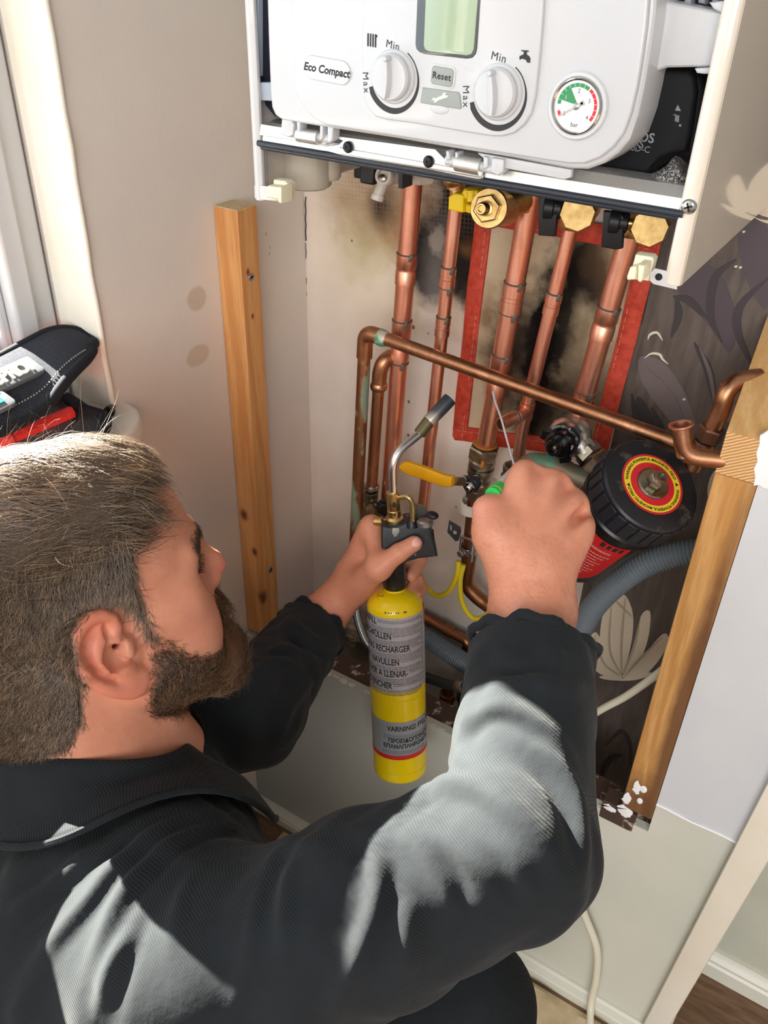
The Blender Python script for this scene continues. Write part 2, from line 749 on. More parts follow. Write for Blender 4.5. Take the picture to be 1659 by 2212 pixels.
def _back_extra(g, c):
    P = lambda x, y: at(x, y, Y=YB)

    def b(x, y, rx, rz, col, amt=1.0, soft=.5, wob=.5, ns=22):
        nonlocal c
        m = g.blotch(P(x, y), (rx, .08, rz), soft, wob, ns)
        c = g.mix(g.math('MULTIPLY', m, amt), c, sr(*col))
    b(800, 480, .075, .12, (206, 190, 150), .55, .8)
    b(790, 520, .035, .04, (170, 165, 110), .45, .7, .9)
    b(865, 500, .02, .02, (150, 105, 60), .7, .6, .9, 40)
    b(820, 425, .055, .05, (150, 112, 74), .75, .8, .7)
    b(825, 448, .016, .024, (52, 44, 42), .95, .7, .6, 40)
    b(975, 540, .062, .075, (176, 140, 96), .8, .7, .6)
    b(1000, 490, .05, .075, (30, 27, 27), 1.0, .28, .62, 30)
    b(925, 570, .028, .050, (26, 24, 25), 1.0, .25, .5, 34)
    b(985, 560, .03, .05, (40, 34, 32), .95, .4, .7, 30)
    b(945, 520, .010, .016, (150, 138, 128), .8, .3, .9, 80)
    b(1015, 540, .012, .010, (120, 84, 50), .7, .5, .9, 60)
    b(930, 760, .02, .12, (205, 196, 190), .4, .8)
    b(960, 1380, .14, .10, (150, 146, 144), .55, .8, .6, 12)
    b(800, 1400, .06, .05, (92, 78, 66), .7, .6, .8, 26)
    b(985, 1290, .05, .03, (196, 180, 150), .4, .7, .8)
    # plasterer's netting showing through under the boiler
    v = g.map(g.P(), rot=(0, .05, 0))
    wx = g.ramp(g.wave(62, v, .8, 3, 1, 'X'), [(.0, 1.0), (.32, 0.0)])
    wz = g.ramp(g.wave(62, v, .8, 3, 1, 'Z'), [(.0, 1.0), (.32, 0.0)])
    net = g.math('MAXIMUM', wx, wz)
    m = g.math('MULTIPLY', g.blotch(P(870, 405), (.13, .08, .034), .5, .4), net)
    c = g.mix(g.math('MULTIPLY', m, .4), c, sr(150, 128, 104))
    for (x, y, r) in ((912, 505, .0016), (893, 707, .0022), (883, 868, .0018), (882, 940, .002), (925, 720, .001), (760, 520, .0014), (985, 1095, .0012), (1100, 860, .0014), (640, 870, .002)):
        b(x, y, r, r * 1.3, (70, 60, 52), .8, .3, .2, 120)
    return c


WALL_B = mat('paint_back', sr(226, 216, 204), .75, spec=.2, tex=wall_tex((228, 217, 206), (242, 232, 220), 5, .22, _back_extra))


def _paper(g):
    v = g.map(g.P(), scale=(1, 1, .15))
    n = g.noise(150, 3, .6, v)
    m = g.noise(9, 3)
    c = g.mix(g.ramp(n, [(.35, 0.0), (.7, 1.0)]), sr(84, 74, 69), sr(106, 94, 86))
    c = g.mix(g.ramp(m, [(.4, 0.0), (.7, .4)]), c, sr(74, 66, 66))
    return dict(col=c, rough=g.ramp(n, [(.3, .42), (.7, .6)]))


PAPER = mat('wallpaper_ground', sr(95, 84, 78), .5, tex=_paper)
PAPER_LEAF = mat('wallpaper_leaf', sr(112, 101, 100), .35)
PAPER_LINE = mat('wallpaper_line', sr(66, 60, 62), .4)
PAPER_PURP = mat('wallpaper_dusk', sr(84, 74, 80), .35)
PAPER_LILY = mat('wallpaper_lily', sr(205, 190, 168), .5)
PAPER_LILY2 = mat('wallpaper_lily_vein', sr(168, 152, 132), .5)
PAPER_TORN = mat('wallpaper_torn', sr(222, 212, 190), .8)
GREEN_PAINT = mat('paint_green_wall', sr(190, 190, 172), .7, tex=wall_tex((184, 184, 166), (196, 196, 180), 6, .1))

bw = MB()
XPAP = float(at(1360, 760, Y=YB)[0])
bw.box((XO, YB, 0), (XPAP, YB + .06, 2.5))
obj('wall_back', bw, WALL_B, kind='structure')
wp = MB()
wp.box((XPAP, YB, 0), (0.052, YB + .06, 2.5), 0)


LIFT = [0.0]


def paper_poly(pix, m, lift=.0004, closed=True, n=6):
    LIFT[0] += .00003
    lift = lift + LIFT[0]
    q = np.array([at(x, y, Y=YB) for x, y in pix])
    s = spline(np.stack([q[:, 0], q[:, 2]], 1), n, True)
    wp.plate(s, (0, YB, 0), (1, 0, 0), (0, 0, 1), lift, 0, m)


def paper_line(pix, w, m, lift=.0006):
    LIFT[0] += .00003
    lift = lift + LIFT[0] + .0003
    q = spline(np.array([at(x, y, Y=YB) for x, y in pix]), 8)
    p2 = np.stack([q[:, 0], q[:, 2]], 1)
    t = np.gradient(p2, axis=0)
    t /= np.linalg.norm(t, axis=1)[:, None]
    nn = np.stack([-t[:, 1], t[:, 0]], 1)
    prof = np.sin(np.linspace(.15, PI - .15, len(p2)))[:, None] * w
    poly = np.vstack([p2 + nn * prof, (p2 - nn * prof)[::-1]])
    wp.plate(poly, (0, YB, 0), (1, 0, 0), (0, 0, 1), lift, 0, m)


paper_poly(((1385, 770), (1430, 780), (1470, 830), (1500, 900), (1515, 960), (1490, 960), (1440, 900), (1395, 840), (1380, 800)), 1)
paper_poly(((1375, 860), (1400, 880), (1430, 960), (1440, 1000), (1415, 1000), (1385, 930)), 2)
paper_poly(((1455, 600), (1500, 560), (1560, 600), (1590, 690), (1575, 760), (1530, 700), (1480, 650)), 3)
paper_poly(((1600, 470), (1659, 500), (1659, 660), (1630, 640), (1600, 560)), 3)
paper_poly(((1580, 1060), (1560, 1010), (1535, 1030), (1530, 1075), (1560, 1110)), 4)
paper_poly(((1395, 920), (1420, 960), (1440, 1040), (1420, 1040), (1398, 980)), 1, .0006)
for L in (((1455, 640), (1490, 650), (1530, 690)), ((1460, 640), (1466, 680), (1450, 730)), ((1660, 600), (1600, 660), (1595, 720), (1630, 800)), ((1590, 560), (1545, 600), (1535, 680), (1560, 740)),
          ((1415, 500), (1395, 620), (1385, 700)), ((1500, 740), (1530, 800), (1545, 880)), ((1365, 850), (1378, 920), (1385, 980)), ((1408, 880), (1432, 940), (1420, 1000))):
    paper_line(L, .0042, 2)
for L in (((1510, 745), (1535, 810), (1548, 900)), ((1395, 790), (1450, 850), (1480, 915))):
    paper_line(L, .0022, 1)
# torn patches showing pale backing
paper_line(((1400, 733), (1405, 722), (1420, 718), (1432, 735)), .0014, 5)
paper_line(((1392, 773), (1408, 763), (1425, 765), (1432, 775), (1444, 786)), .0014, 5)
for (x, y) in ((1607, 500), (1590, 575), (1600, 577), (1478, 862), (1560, 830)):
    paper_line(((x - 3, y - 1), (x, y), (x + 4, y - 1)), .0012, 5)
# lily low on the wall
for pet in (((1340, 1460), (1300, 1420), (1300, 1340), (1322, 1290), (1350, 1285), (1368, 1330), (1362, 1400)),
            ((1345, 1462), (1290, 1450), (1270, 1400), (1285, 1365), (1310, 1400)),
            ((1345, 1462), (1370, 1400), (1385, 1330), (1405, 1322), (1400, 1380), (1380, 1430)),
            ((1348, 1464), (1380, 1430), (1430, 1370), (1445, 1385), (1420, 1430), (1385, 1462)),
            ((1345, 1464), (1310, 1458), (1295, 1462), (1320, 1468), (1370, 1468), (1410, 1455), (1380, 1450))):
    paper_poly(pet, 4, .0007)
for L in (((1342, 1455), (1318, 1400), (1322, 1300)), ((1344, 1458), (1344, 1380), (1352, 1290)), ((1346, 1458), (1372, 1390), (1384, 1335)), ((1350, 1460), (1385, 1420), (1432, 1375)),
          ((1340, 1458), (1305, 1430), (1286, 1370)), ((1325, 1290), (1345, 1310), (1366, 1330))):
    paper_line(L, .0016, 6, .0011)
for pet in (((1690, 470), (1660, 440), (1668, 390), (1700, 350), (1722, 400), (1712, 450)), ((1690, 472), (1640, 462), (1622, 430), (1640, 420), (1670, 450)), ((1695, 472), (1720, 430), (1760, 400), (1765, 440), (1730, 470)),
            ((1690, 474), (1650, 474), (1625, 466), (1660, 482), (1720, 484), (1760, 470))):
    paper_poly(pet, 4, .0007)
for L in (((1310, 1610), (1340, 1580), (1360, 1600), (1365, 1660)), ((1300, 1680), (1320, 1640), (1345, 1630))):
    paper_line(L, .003, 2)
obj('wall_back_papered', wp, [PAPER, PAPER_LEAF, PAPER_LINE, PAPER_PURP, PAPER_LILY, PAPER_TORN, PAPER_LILY2], kind='structure')
gw = MB()
gw.box((0.052, YB - .03, 0), (2.4, YB + .06, 2.5))
obj('wall_right', gw, GREEN_PAINT, kind='structure')

# crack and shadow gap in the corner
cr = MB()
for a, b in ((425, 470), (470, 520), (525, 560), (600, 640), (645, 660), (690, 760), (765, 800), (870, 900), (905, 1000)):
    pts = [at(660 + 4 * (y - 425) / 500 + .5 * math.sin(y * .21), y, Y=YB - .0004) for y in np.linspace(a, b, 9)]
    cr.tube(pts, .0009 if a < 500 else .0005, 6)
obj('trim_corner_crack', cr, mat('crack_dark', sr(74, 68, 62), .9), kind='structure')

# lower front panel, its right return and the seam
PANEL = mat('paint_panel', sr(208, 209, 210), .5, spec=.3, tex=wall_tex((202, 204, 208), (214, 215, 216), 5, .06))


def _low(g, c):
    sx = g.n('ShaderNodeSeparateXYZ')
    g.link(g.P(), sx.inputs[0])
    return g.mix(g.ramp(g.math('ADD', sx.outputs['X'], 1.0), [(.45, 0.0), (.85, 1.0)]), sr(166, 169, 164), c)  # greyer towards the left: the panel's shadow is put into the colour


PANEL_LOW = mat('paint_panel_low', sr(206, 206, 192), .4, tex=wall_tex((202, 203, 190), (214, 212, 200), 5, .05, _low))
fp = MB()
Z_SEAM = 0.462
fp.box((XW, YP, 0), (0.047, YP + .012, Z_RAIL), 0)
fp.box((XE + .037, YP, Z_RAIL), (0.047, YP + .012, Z_SEAM), 0)
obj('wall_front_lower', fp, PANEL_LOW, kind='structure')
fu = MB()
fu.box((XE + .037, YP - .002, Z_SEAM), (0.058, YP + .011, .952))
obj('wall_front_upper', fu, PANEL, kind='structure')
FILLER = mat('filler_white', sr(240, 240, 240), .8)
fl = MB()
ridge = [np.array([x, YP - .0025, Z_SEAM - .001 + .0008 * math.sin(x * 90)]) for x in np.linspace(XE + .037, .045, 22)]
fl.tube(ridge, .0016, 8)
fq = np.array([at(x, y, Y=YP - .004) for x, y in ((1641, 941), (1650, 936), (1662, 928), (1720, 940), (1720, 1075), (1662, 1058), (1648, 1054), (1640, 1048), (1627, 1049), (1631, 1030), (1628, 1012), (1636, 996), (1633, 978), (1640, 960))])
fl.plate(np.stack([fq[:, 0], fq[:, 2]], 1), (0, YP - .001, 0), (1, 0, 0), (0, 0, 1), .004, .0012)
for px, py, r in ((1390, 1705, .006), (1382, 1730, .005)):
    fl.ell(at(px, py, Y=YP - .002), (r * .7, .0015, r))
obj('trim_filler', fl, FILLER, kind='structure')


def _ragged(g):
    n = g.noise(60, 4, .6)
    return dict(col=g.mix(g.ramp(n, [(.58, 0.0), (.66, 1.0)]), sr(72, 54, 46), sr(190, 176, 160)))


RAIL_BROWN = mat('rail_brown', sr(72, 54, 46), .6, tex=_ragged)
br = MB()
br.box((XW + .002, YP + .013, Z_RAIL - .04), (XE + .03, YP + .05, Z_RAIL - .002))
obj('trim_opening_rail', br, RAIL_BROWN, kind='structure')
ed = MB()   # chipped white edge of the panel top
for i in range(46):
    x = XW + .01 + (XE + .02 - XW) * i / 46
    ed.ell((x, YP + .002 + .002 * RNG.random(), Z_RAIL - .001), (.008, .0028 + .002 * RNG.random(), .0012 + .0015 * RNG.random()), seg=8)
obj('trim_chipped_edge', ed, mat('paint_chips', sr(206, 200, 190), .8), kind='structure')

# leaning corner strip at the right end of the panel
st = MB()
q = [at(1659, 1690, Y=.098), at(1390, 2212, Y=.098), at(1450, 2212, Y=.098), at(1659, 1862, Y=.098)]
d0, d1 = q[1] - q[0], q[2] - q[3]
poly = [q[0] - d0 * 1.0, q[1] + d0 * .12, q[2] + d1 * .12, q[3] - d1 * 1.0]
poly2 = np.array([(p[0], p[2]) for p in poly])
st.plate(poly2, (0, YP - .001, 0), (1, 0, 0), (0, 0, 1), .012, .002)
obj('trim_corner_strip', st, mat('paint_strip', sr(228, 220, 204), .35, tex=wall_tex((224, 216, 198), (234, 228, 214), 6, .04)), kind='structure')

SKIRT = mat('paint_skirting', sr(222, 220, 206), .35)


def skirting(name, x0, x1, y, h):
    s = MB()
    prof = np.array([(0, 0), (.016, 0), (.016, h * .55), (.013, h * .62), (.014, h * .75), (.008, h * .86), (.005, h), (0, h)])
    s.rings([np.stack([np.full(8, x), y - prof[:, 0], prof[:, 1]], 1) for x in (x0, x1)])
    return obj(name, s, SKIRT, kind='structure', angle=25)


skirting('baseboard_front', XW, 0.02, YP, .028)
skirting('baseboard_right', .052, 2.4, YB - .03, .05)


def _floor(g):
    v = g.map(g.P(), scale=(.12, 1, 1), rot=(0, 0, .2))
    n = g.noise(130, 4, .65, v)
    c = g.mix(g.ramp(n, [(.35, 0.0), (.7, 1.0)]), sr(98, 72, 52), sr(138, 106, 80))
    return dict(col=c, rough=.5)


fm = MB()
fm.box((-1.1, -3.3, -.04), (2.4, YB + .06, 0))
obj('floor', fm, mat('floor_wood', sr(120, 90, 66), .5, tex=_floor), kind='structure')


def _sheet(g):
    n = g.noise(16, 4, .6)
    return dict(col=g.mix(g.ramp(n, [(.4, 0.0), (.65, 1.0)]), sr(226, 206, 168), sr(196, 172, 136)))


# dust sheet crumpled on the floor in front of the panel
N = 70
xs, ys = np.linspace(-.62, .0, N), np.linspace(-.75, YP - .022, N)
gx, gy = np.meshgrid(xs, ys, indexing='ij')
hh = .006 + .007 * np.abs(np.sin(gx * 31 + 3 * np.sin(gy * 17))) * np.abs(np.cos(gy * 23 + 2 * np.sin(gx * 13))) + .003 * np.sin(gx * 71 + gy * 53)
hh[0, :] = hh[-1, :] = hh[:, 0] = hh[:, -1] = .001
vv = np.stack([gx.ravel(), gy.ravel(), hh.ravel()], 1)
ii = np.arange(N * N).reshape(N, N)
qq = np.stack([ii[:-1, :-1], ii[1:, :-1], ii[1:, 1:], ii[:-1, 1:]], -1).reshape(-1, 4)
obj('dust_sheet', (vv, qq), mat('dust_sheet_cloth', sr(214, 192, 154), .9, tex=_sheet), label='tan dust sheet crumpled on the floor below the white panel', cat='sheet')

# window frame, sash and glass in the left wall
UPVC = mat('upvc_white', sr(202, 203, 205), .25, coat=.2)
GLASS = thin_glass('window_glass')
GASKET = mat('gasket', sr(60, 62, 66), .6)
XF = -.757
wf = MB()
y0, y1, z0, z1 = -1.60, Y_REV - .003, Z_SILL + .002, 2.075


def frame_ring(mb, ya, yb, za, zb, w, xa, xb, m=0, wb=None):
    wb = wb or w
    mb.box((xa, ya, za), (xb, yb, za + wb), m)
    mb.box((xa, ya, zb - w), (xb, yb, zb), m)
    mb.box((xa, ya, za + wb), (xb, ya + w, zb - w), m)
    mb.box((xa, yb - w, za + wb), (xb, yb, zb - w), m)


frame_ring(wf, y0, y1, z0, z1, .034, XF - .06, XF, wb=.026)
ww = obj('window_1', wf, UPVC, kind='structure', bevel=.003)
yc = -.86
sashes = ((y0 + .028, yc - .03), (yc + .03, y1 - .028))
ml = MB()
ml.box((XF - .058, yc - .032, z0 + .04), (XF - .002, yc + .032, z1 - .04))
obj('window_mullion', ml, UPVC, ww, bevel=.003)
for a, b in sashes:
    s = MB()
    frame_ring(s, a, b, z0 + .022, z1 - .034, .026, XF - .05, XF + .010, wb=.034)
    so = obj('window_sash', s, UPVC, ww, bevel=.004)
    s = MB()
    frame_ring(s, a + .026, b - .026, z0 + .056, z1 - .060, .010, XF - .03, XF - .004, wb=.010)
    obj('glazing_bead', s, UPVC, so, bevel=.003)
    s = MB()
    s.box((XF - .029, a + .034, z0 + .064), (XF - .024, b - .034, z1 - .068))
    obj('pane', s, GLASS, so)
hn = MB()
p = at(-6, 757, Y=-.13)
hn.tube([p + V(0, -.05, .015), p + V(0, -.01, .004), p + V(0, .012, -.003)], [.008, .0085, .007], 14)
hn.box((XF + .008, p[1] - .06, p[2] - .01), (p[0], p[1] - .04, p[2] + .022))
obj('window_handle', hn, BLACK_PL, ww, label='black window handle', bevel=.002)

# sill board with its rounded nose projecting past the pier
sl = MB()
zt = Z_SILL
nose = at(318, 940, Z=zt)
outl = [(XW - .004, -1.62), (-.632, -1.6), (-.632, -.16), (-.633, -.125), (-.638, -.098), (-.647, -.076), (-.660, -.058), (-.675, -.047), (-.690, -.043), (XW - .004, -.043)]
sl.plate(np.array(outl), (0, 0, zt - .022), (1, 0, 0), (0, 1, 0), .022, .006)
sl.box((-.80, -1.62, zt - .022), (XW - .003, Y_REV - .003, zt))
obj('trim_windowsill', sl, SILL, kind='structure')

# ================================================================== THE BOILER
B = thing('boiler', 'white wall-hung gas boiler with its cover off and the dial panel in view', 'boiler', (-.335, .15, 1.10))
XL, XR = -.5325, -.1393
UX, UZ = V(1, 0, 0), V(0, 0, 1)
YN = V(0, -1, 0)


def pz(px, py, y):
    q = at(px, py, Y=y)
    return (q[0], q[2])


def poly_at(pix, y, n=0, closed=True):
    q = np.array([pz(a, b, y) for a, b in pix])
    return spline(q, n, closed) if n else q


def fplate(mb, pix, y, t, bev=0.0, n=0, m=0):
    """outline given by where its corners show on the plane Y=y; front face there, thickness t behind"""
    q = poly_at(pix, y, n)
    return mb.plate(q, (0, y + t, 0), UX, UZ, t, bev, m)


def _casing(g):
    return dict(rough=.22)


# casing sides with folded front lips
for nm, x0, sgn in (('side_panel', XL, 1), ('side_panel', XR, -1)):
    s = MB()
    zb = 1.098
    xi = x0 + sgn * .0012
    s.box((min(x0, xi), .004, zb), (max(x0, xi), .286, 1.78))
    w = .0098 if sgn > 0 else .0125
    # lip: rounded fold
    prof = [(x0, .006), (x0 + sgn * .0006, .002), (x0 + sgn * .003, 0), (x0 + sgn * (w - .003), 0), (x0 + sgn * w, .0025), (x0 + sgn * w, .006),
            (x0 + sgn * (w - .0012), .006), (x0 + sgn * (w - .0012), .0035), (x0 + sgn * .004, .0018), (x0 + sgn * .0014, .006)]
    s.rings([np.array([(x, y, z) for x, y in prof]) for z in (zb, 1.78)])
    so = obj(nm, s, WHITE_MET if sgn > 0 else mat('side_gloss', sr(226, 218, 204), .12, coat=1.0), B, angle=50, bevel=.0006)
    # bottom tab with a screw hole
    t = MB()
    if sgn > 0:
        pix = ((549, 400), (572, 402), (590, 405), (623, 424), (622, 437), (560, 431), (550, 428))
    else:
        pix = ((1414, 580), (1446, 587), (1462, 600), (1462, 626), (1411, 614), (1403, 606), (1404, 590))
    fplate(t, pix, 0.0005, .0012, .0004)
    h = at(584, 417, Y=-.0008) if sgn > 0 else at(1422, 599, Y=-.0008)
    t2 = MB()
    t2.lathe([(.0026, 0), (.0026, .0005)], h + V(0, .0012, 0), YN, 16)
    obj('tab', t, WHITE_MET, so)
    obj('screw_hole', t2, DARK_IN, so)

# chromed screw on the right lip
s = MB()
c = at(1489, 446, Y=0)
s.lathe([(.0052, 0), (.0052, .0012), (.004, .0026), (.0018, .003)], c, YN, 20)
for a in (.4, .4 + PI / 2):
    s.obox(c + YN * .003, V(math.cos(a), 0, math.sin(a)), V(-math.sin(a), 0, math.cos(a)), YN, .006, .0012, .0006, 1)
obj('screw', s, [CHROME, DARK_IN], B)

# dark inside of the case
s = MB()
s.box((XL + .002, .10, 1.148), (XR - .002, .284, 1.78))
s.box((XL + .013, .03, 1.16), (XL + .018, .11, 1.78))
s.box((XL + .002, .09, 1.146), (XR - .002, .284, 1.150))
obj('inner_chamber', s, DARK_IN, B)
s = MB()
s.tube(fillet([(-.508, .045, 1.45), (-.510, .04, 1.20), (-.500, .04, 1.168), (-.47, .06, 1.16)], .03), .004, 10)
obj('cable', s, mat('cable_dark_red', sr(44, 20, 26), .5), B)
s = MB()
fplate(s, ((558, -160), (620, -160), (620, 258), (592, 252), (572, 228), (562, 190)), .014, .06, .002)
obj('gap_shade_sheet', s, mat('gap_shade_navy', sr(26, 28, 40), .5), B)  # sheet added to darken the gap; the case's inner shade is in its colour
s = MB()
fplate(s, ((550, -160), (557, -160), (558, 165), (552, 168)), .008, .01, .001)
fplate(s, ((556, 178), (600, 178), (600, 219), (557, 217)), .006, .006, .001)
obj('bracket', s, mat('bracket_grey_blue', sr(150, 160, 174), .4), B)

# galvanised bottom rail: shelf on top, vertical front, turned-up edge and rubber seal
s = MB()
zl = 1.1490
x0, x1 = XL + .012, XR - .0125
prof = [(.028, zl + .016), (.022, zl + .016), (.012, zl + .0145), (.004, zl + .008), (.002, zl), (.0032, zl), (.0055, zl + .0075), (.013, zl + .013), (.022, zl + .0145), (.028, zl + .0145)]
s.rings([np.array([(x, y, z) for y, z in prof]) for x in (x0, x1)])
rail = obj('bottom_rail', s, GALV, B, angle=30)
s = MB()
s.tube([(x0 - .004, .001, zl - .0015), (x1 + .004, .001, zl - .0015)], .0026, 10)
s.tube([(x0 - .004, .004, zl - .005), (x1 + .004, .004, zl - .005)], .0022, 10)
obj('rubber_seal', s, mat('seal_dark', sr(44, 50, 58), .35), rail)
# front hinge strip screwed to the rail
s = MB()
fplate(s, ((563, 268), (712, 291), (714, 305), (700, 312), (560, 292)), -.0005, .0016, .0004)
obj('strip', s, GALV, rail)
s = MB()
fplate(s, ((716, 293), (940, 322), (962, 345), (972, 358), (1040, 372), (1042, 386), (1030, 388), (925, 366), (740, 336), (700, 325), (702, 316), (732, 312), (740, 304)), -.0012, .0022, .0005)
fplate(s, ((732, 318), (1040, 372), (1041, 385), (930, 366), (732, 333)), -.0022, .002, .001)
obj('strip', s, GALV, rail)
for px, py in ((752, 318), (926, 349)):
    s = MB()
    c = at(px, py, Y=-.002)
    s.lathe([(.0046, 0), (.0046, .001), (.0036, .0026), (.0022, .003)], c, YN, 20)
    for a in (.5, .5 + PI / 2):
        s.obox(c + YN * .003, V(math.cos(a), 0, math.sin(a)), V(-math.sin(a), 0, math.cos(a)), YN, .0048, .0011, .0006, 1)
    obj('screw', s, [SCREW_BK, DARK_IN], rail)

# hinges: white lugs on the dial panel, metal barrels on the rail
for lugs, bar, pins in (((((608, 256), (627, 259), (634, 268), (633, 292), (622, 297), (606, 290)), ((690, 268), (697, 269), (697, 300), (690, 306)), ((707, 270), (719, 272), (718, 304), (711, 309), (706, 306)), ((640, 262), (648, 263), (647, 285), (641, 285))),
                         ((645, 291), (689, 298), .0056), ((630, 287), (718, 301), .0036)),
                        ((((962, 326), (969, 327), (972, 345), (964, 347)), ((982, 329), (988, 330), (988, 348), (982, 347)), (((1043), 338), (1053, 340), (1053, 362), (1044, 366)), ((1062, 341), (1088, 345), (1087, 372), (1075, 380), (1060, 372))),
                         ((987, 351), (1040, 361), .0062), ((965, 345), (1085, 368), .0038))):
    s = MB()
    for pix in lugs:
        fplate(s, pix, -.008, .010, .0012)
    s.tube([at(*pins[0], Y=-.002), at(*pins[1], Y=-.002)], pins[2], 14)
    hg = obj('hinge', s, WHITE_PL, B)
    s = MB()
    s.tube([at(*bar[0], Y=-.0035), at(*bar[1], Y=-.0035)], bar[2], 18)
    obj('hinge_barrel', s, GALV, hg)

# ---- dial panel
FB, FA, FC = -.010, -.0145, -.0175      # base, raised face and centre module (front planes)
s = MB()
base = ((574, -160), (574, 0), (577, 100), (581, 200), (584, 232), (592, 250), (608, 261), (720, 279), (850, 299), (952, 317), (1100, 341), (1171, 355), (1228, 366),
        (1268, 367), (1304, 354), (1336, 331), (1360, 302), (1378, 250), (1390, 195), (1398, 150), (1409, 80), (1416, 30), (1418, 0), (1420, -160))
fplate(s, base, FB, .045, .004)
fplate(s, ((1030, 330), (1235, 366), (1233, 384), (1218, 388), (1090, 364), (1060, 356)), -.004, .004, .001)
panel = obj('dial_panel', s, WHITE_PL, B, angle=28)
s = MB()
face = ((628, -160), (628, 0), (630, 90), (634, 180), (639, 202), (648, 222), (662, 242), (682, 259), (706, 271), (760, 280), (850, 294), (1000, 318), (1100, 334), (1180, 347), (1226, 354),
        (1262, 354), (1296, 341), (1325, 318), (1347, 288), (1363, 245), (1376, 190), (1384, 145), (1396, 60), (1401, 0), (1403, -160))
fplate(s, face, FA, .006, .0022)
obj('raised_face', s, WHITE_PL, panel, angle=28)
s = MB()
ctr = ((781, -160), (781, 0), (781, 120), (782, 190), (786, 215), (795, 236), (810, 252), (832, 259), (900, 268), (1000, 285), (1060, 295), (1085, 295), (1110, 288), (1132, 270), (1147, 246), (1156, 210), (1163, 150), (1171, 60), (1175, 0), (1176, -160))
fplate(s, ctr, FC, .006, .002)
obj('centre_module', s, WHITE_PL, panel, angle=28)

# side arm towards the right lip
s = MB()
fplate(s, ((1405, -10), (1440, 2), (1530, 20), (1560, 24), (1566, 40), (1552, 130), (1535, 145), (1440, 147), (1415, 155), (1398, 172), (1385, 190)), .012, .02, .003)
fplate(s, ((1500, 148), (1532, 146), (1540, 160), (1520, 160), (1505, 158)), .010, .01, .001)
fplate(s, ((1530, 5), (1575, 0), (1570, 35), (1540, 20)), .006, .01, .002)
obj('panel_arm', s, WHITE_PL, panel, angle=30)
s = MB()
for x in (1475, 1505, 1535):
    fplate(s, ((x, -12), (x + 18, -10), (x + 17, 10), (x + 2, 7)), .03, .01, .002)
obj('connector', s, mat('connector_grey', sr(150, 155, 165), .5), B)

# display
s = MB()
dis = ((901, -160), (901, 0), (897, 95), (899, 106), (906, 113), (918, 117), (1008, 127), (1020, 125), (1027, 117), (1030, 105), (1037, 0), (1039, -160))
fplate(s, dis, FC - .0006, .004, .0005)
dp = obj('display', s, mat('display_bezel', sr(72, 78, 80), .15, coat=.4), panel)
s = MB()
fplate(s, ((920, -160), (919, 0), (915, 98), (918, 107), (926, 111), (1008, 120), (1018, 117), (1023, 107), (1032, 0), (1034, -160)), FC - .0010, .003, .0004)
obj('screen', s, mat('screen_green', sr(160, 178, 152), .12, coat=.5), dp)


def P2(px, py, y=FC - .0004):
    q = at(px, py, Y=y)
    return V(q[0], q[2])


def flat(mb, poly, y, m=0, t=.0003):
    mb.plate(np.asarray(poly, float), (0, y + t, 0), UX, UZ, t, 0, m)


def arc_strip(c, r0, r1f, a0, a1, n=48):
    """ring sector from angle a0 to a1; outer radius r1f(t)"""
    t = np.linspace(0, 1, n)
    a = np.radians(a0 + (a1 - a0) * t)
    ro = np.array([r1f(q) for q in t])
    o = c + np.stack([np.cos(a), np.sin(a)], 1) * ro[:, None]
    i = c + np.stack([np.cos(a), np.sin(a)], 1) * r0
    return np.vstack([o, i[::-1]])


# knobs
for (cx_, cy_, tilt, mn, mx, ab) in ((850, 166, 2, (848, 98), (790, 178), 118), (1076, 199, -7, (1077, 124), (1006, 208), 100)):
    c2 = P2(cx_, cy_)
    c = V(c2[0], FC, c2[1])
    R = .0166
    s = MB()
    s.lathe([(R + .0018, -.001), (R + .0018, .0012), (R + .0008, .0022)], c, YN, 56)
    s.lathe([(R, .0), (R - .0006, .006), (R - .002, .0078), (R - .005, .0082)], c, YN, 56)
    kn = obj('control_knob', s, WHITE_PL, panel, angle=30)
    s = MB()
    a = math.radians(90 - tilt)
    ud = V(math.cos(a), 0, math.sin(a))
    vd = V(-math.sin(a), 0, math.cos(a))
    hw = [(.9, .0012), (.6, .0022), (.2, .0034), (-.2, .0037), (-.6, .0028), (-.9, .0012)]
    rings = []
    for t, w in hw:
        o = c + YN * .0082 + ud * t * R * .92
        rings.append(np.array([o - vd * w, o - vd * w * .5 + YN * .0045, o + vd * w * .5 + YN * .0045, o + vd * w]))
    s.rings(rings, 0, True, True)
    tip = c + YN * .0086 + ud * R * .78
    s.lathe([(.0021, 0), (.0021, .005), (.0015, .006)], tip, YN, 18)
    obj('pointer', s, WHITE_PL, kn, angle=45)
    s = MB()
    st0, en = 62, -118 - 40
    flat(s, arc_strip(c2 + V(.0004, -.0010), R + .0036, lambda t: R + .0044 + .0034 * min(1, max(0, (t - .15) / .5)) * (1 if t < .97 else .8), 58, -160), FC - .0002, 0)
    for word, pp, rot in (('Min', mn, -8), ('Max', mx, -84)):
        o = at(*pp, Y=FC - .0003)
        ra = math.radians(rot)
        u = V(math.cos(ra), 0, math.sin(ra))
        v = V(-math.sin(ra), 0, math.cos(ra))
        put_text(s, word, .0074, plane_fn(o, u, v), 0, spacing=1.25 if word == 'Max' else 1.12)
    obj('lettering', s, PRINT_BK, panel, smooth=False)

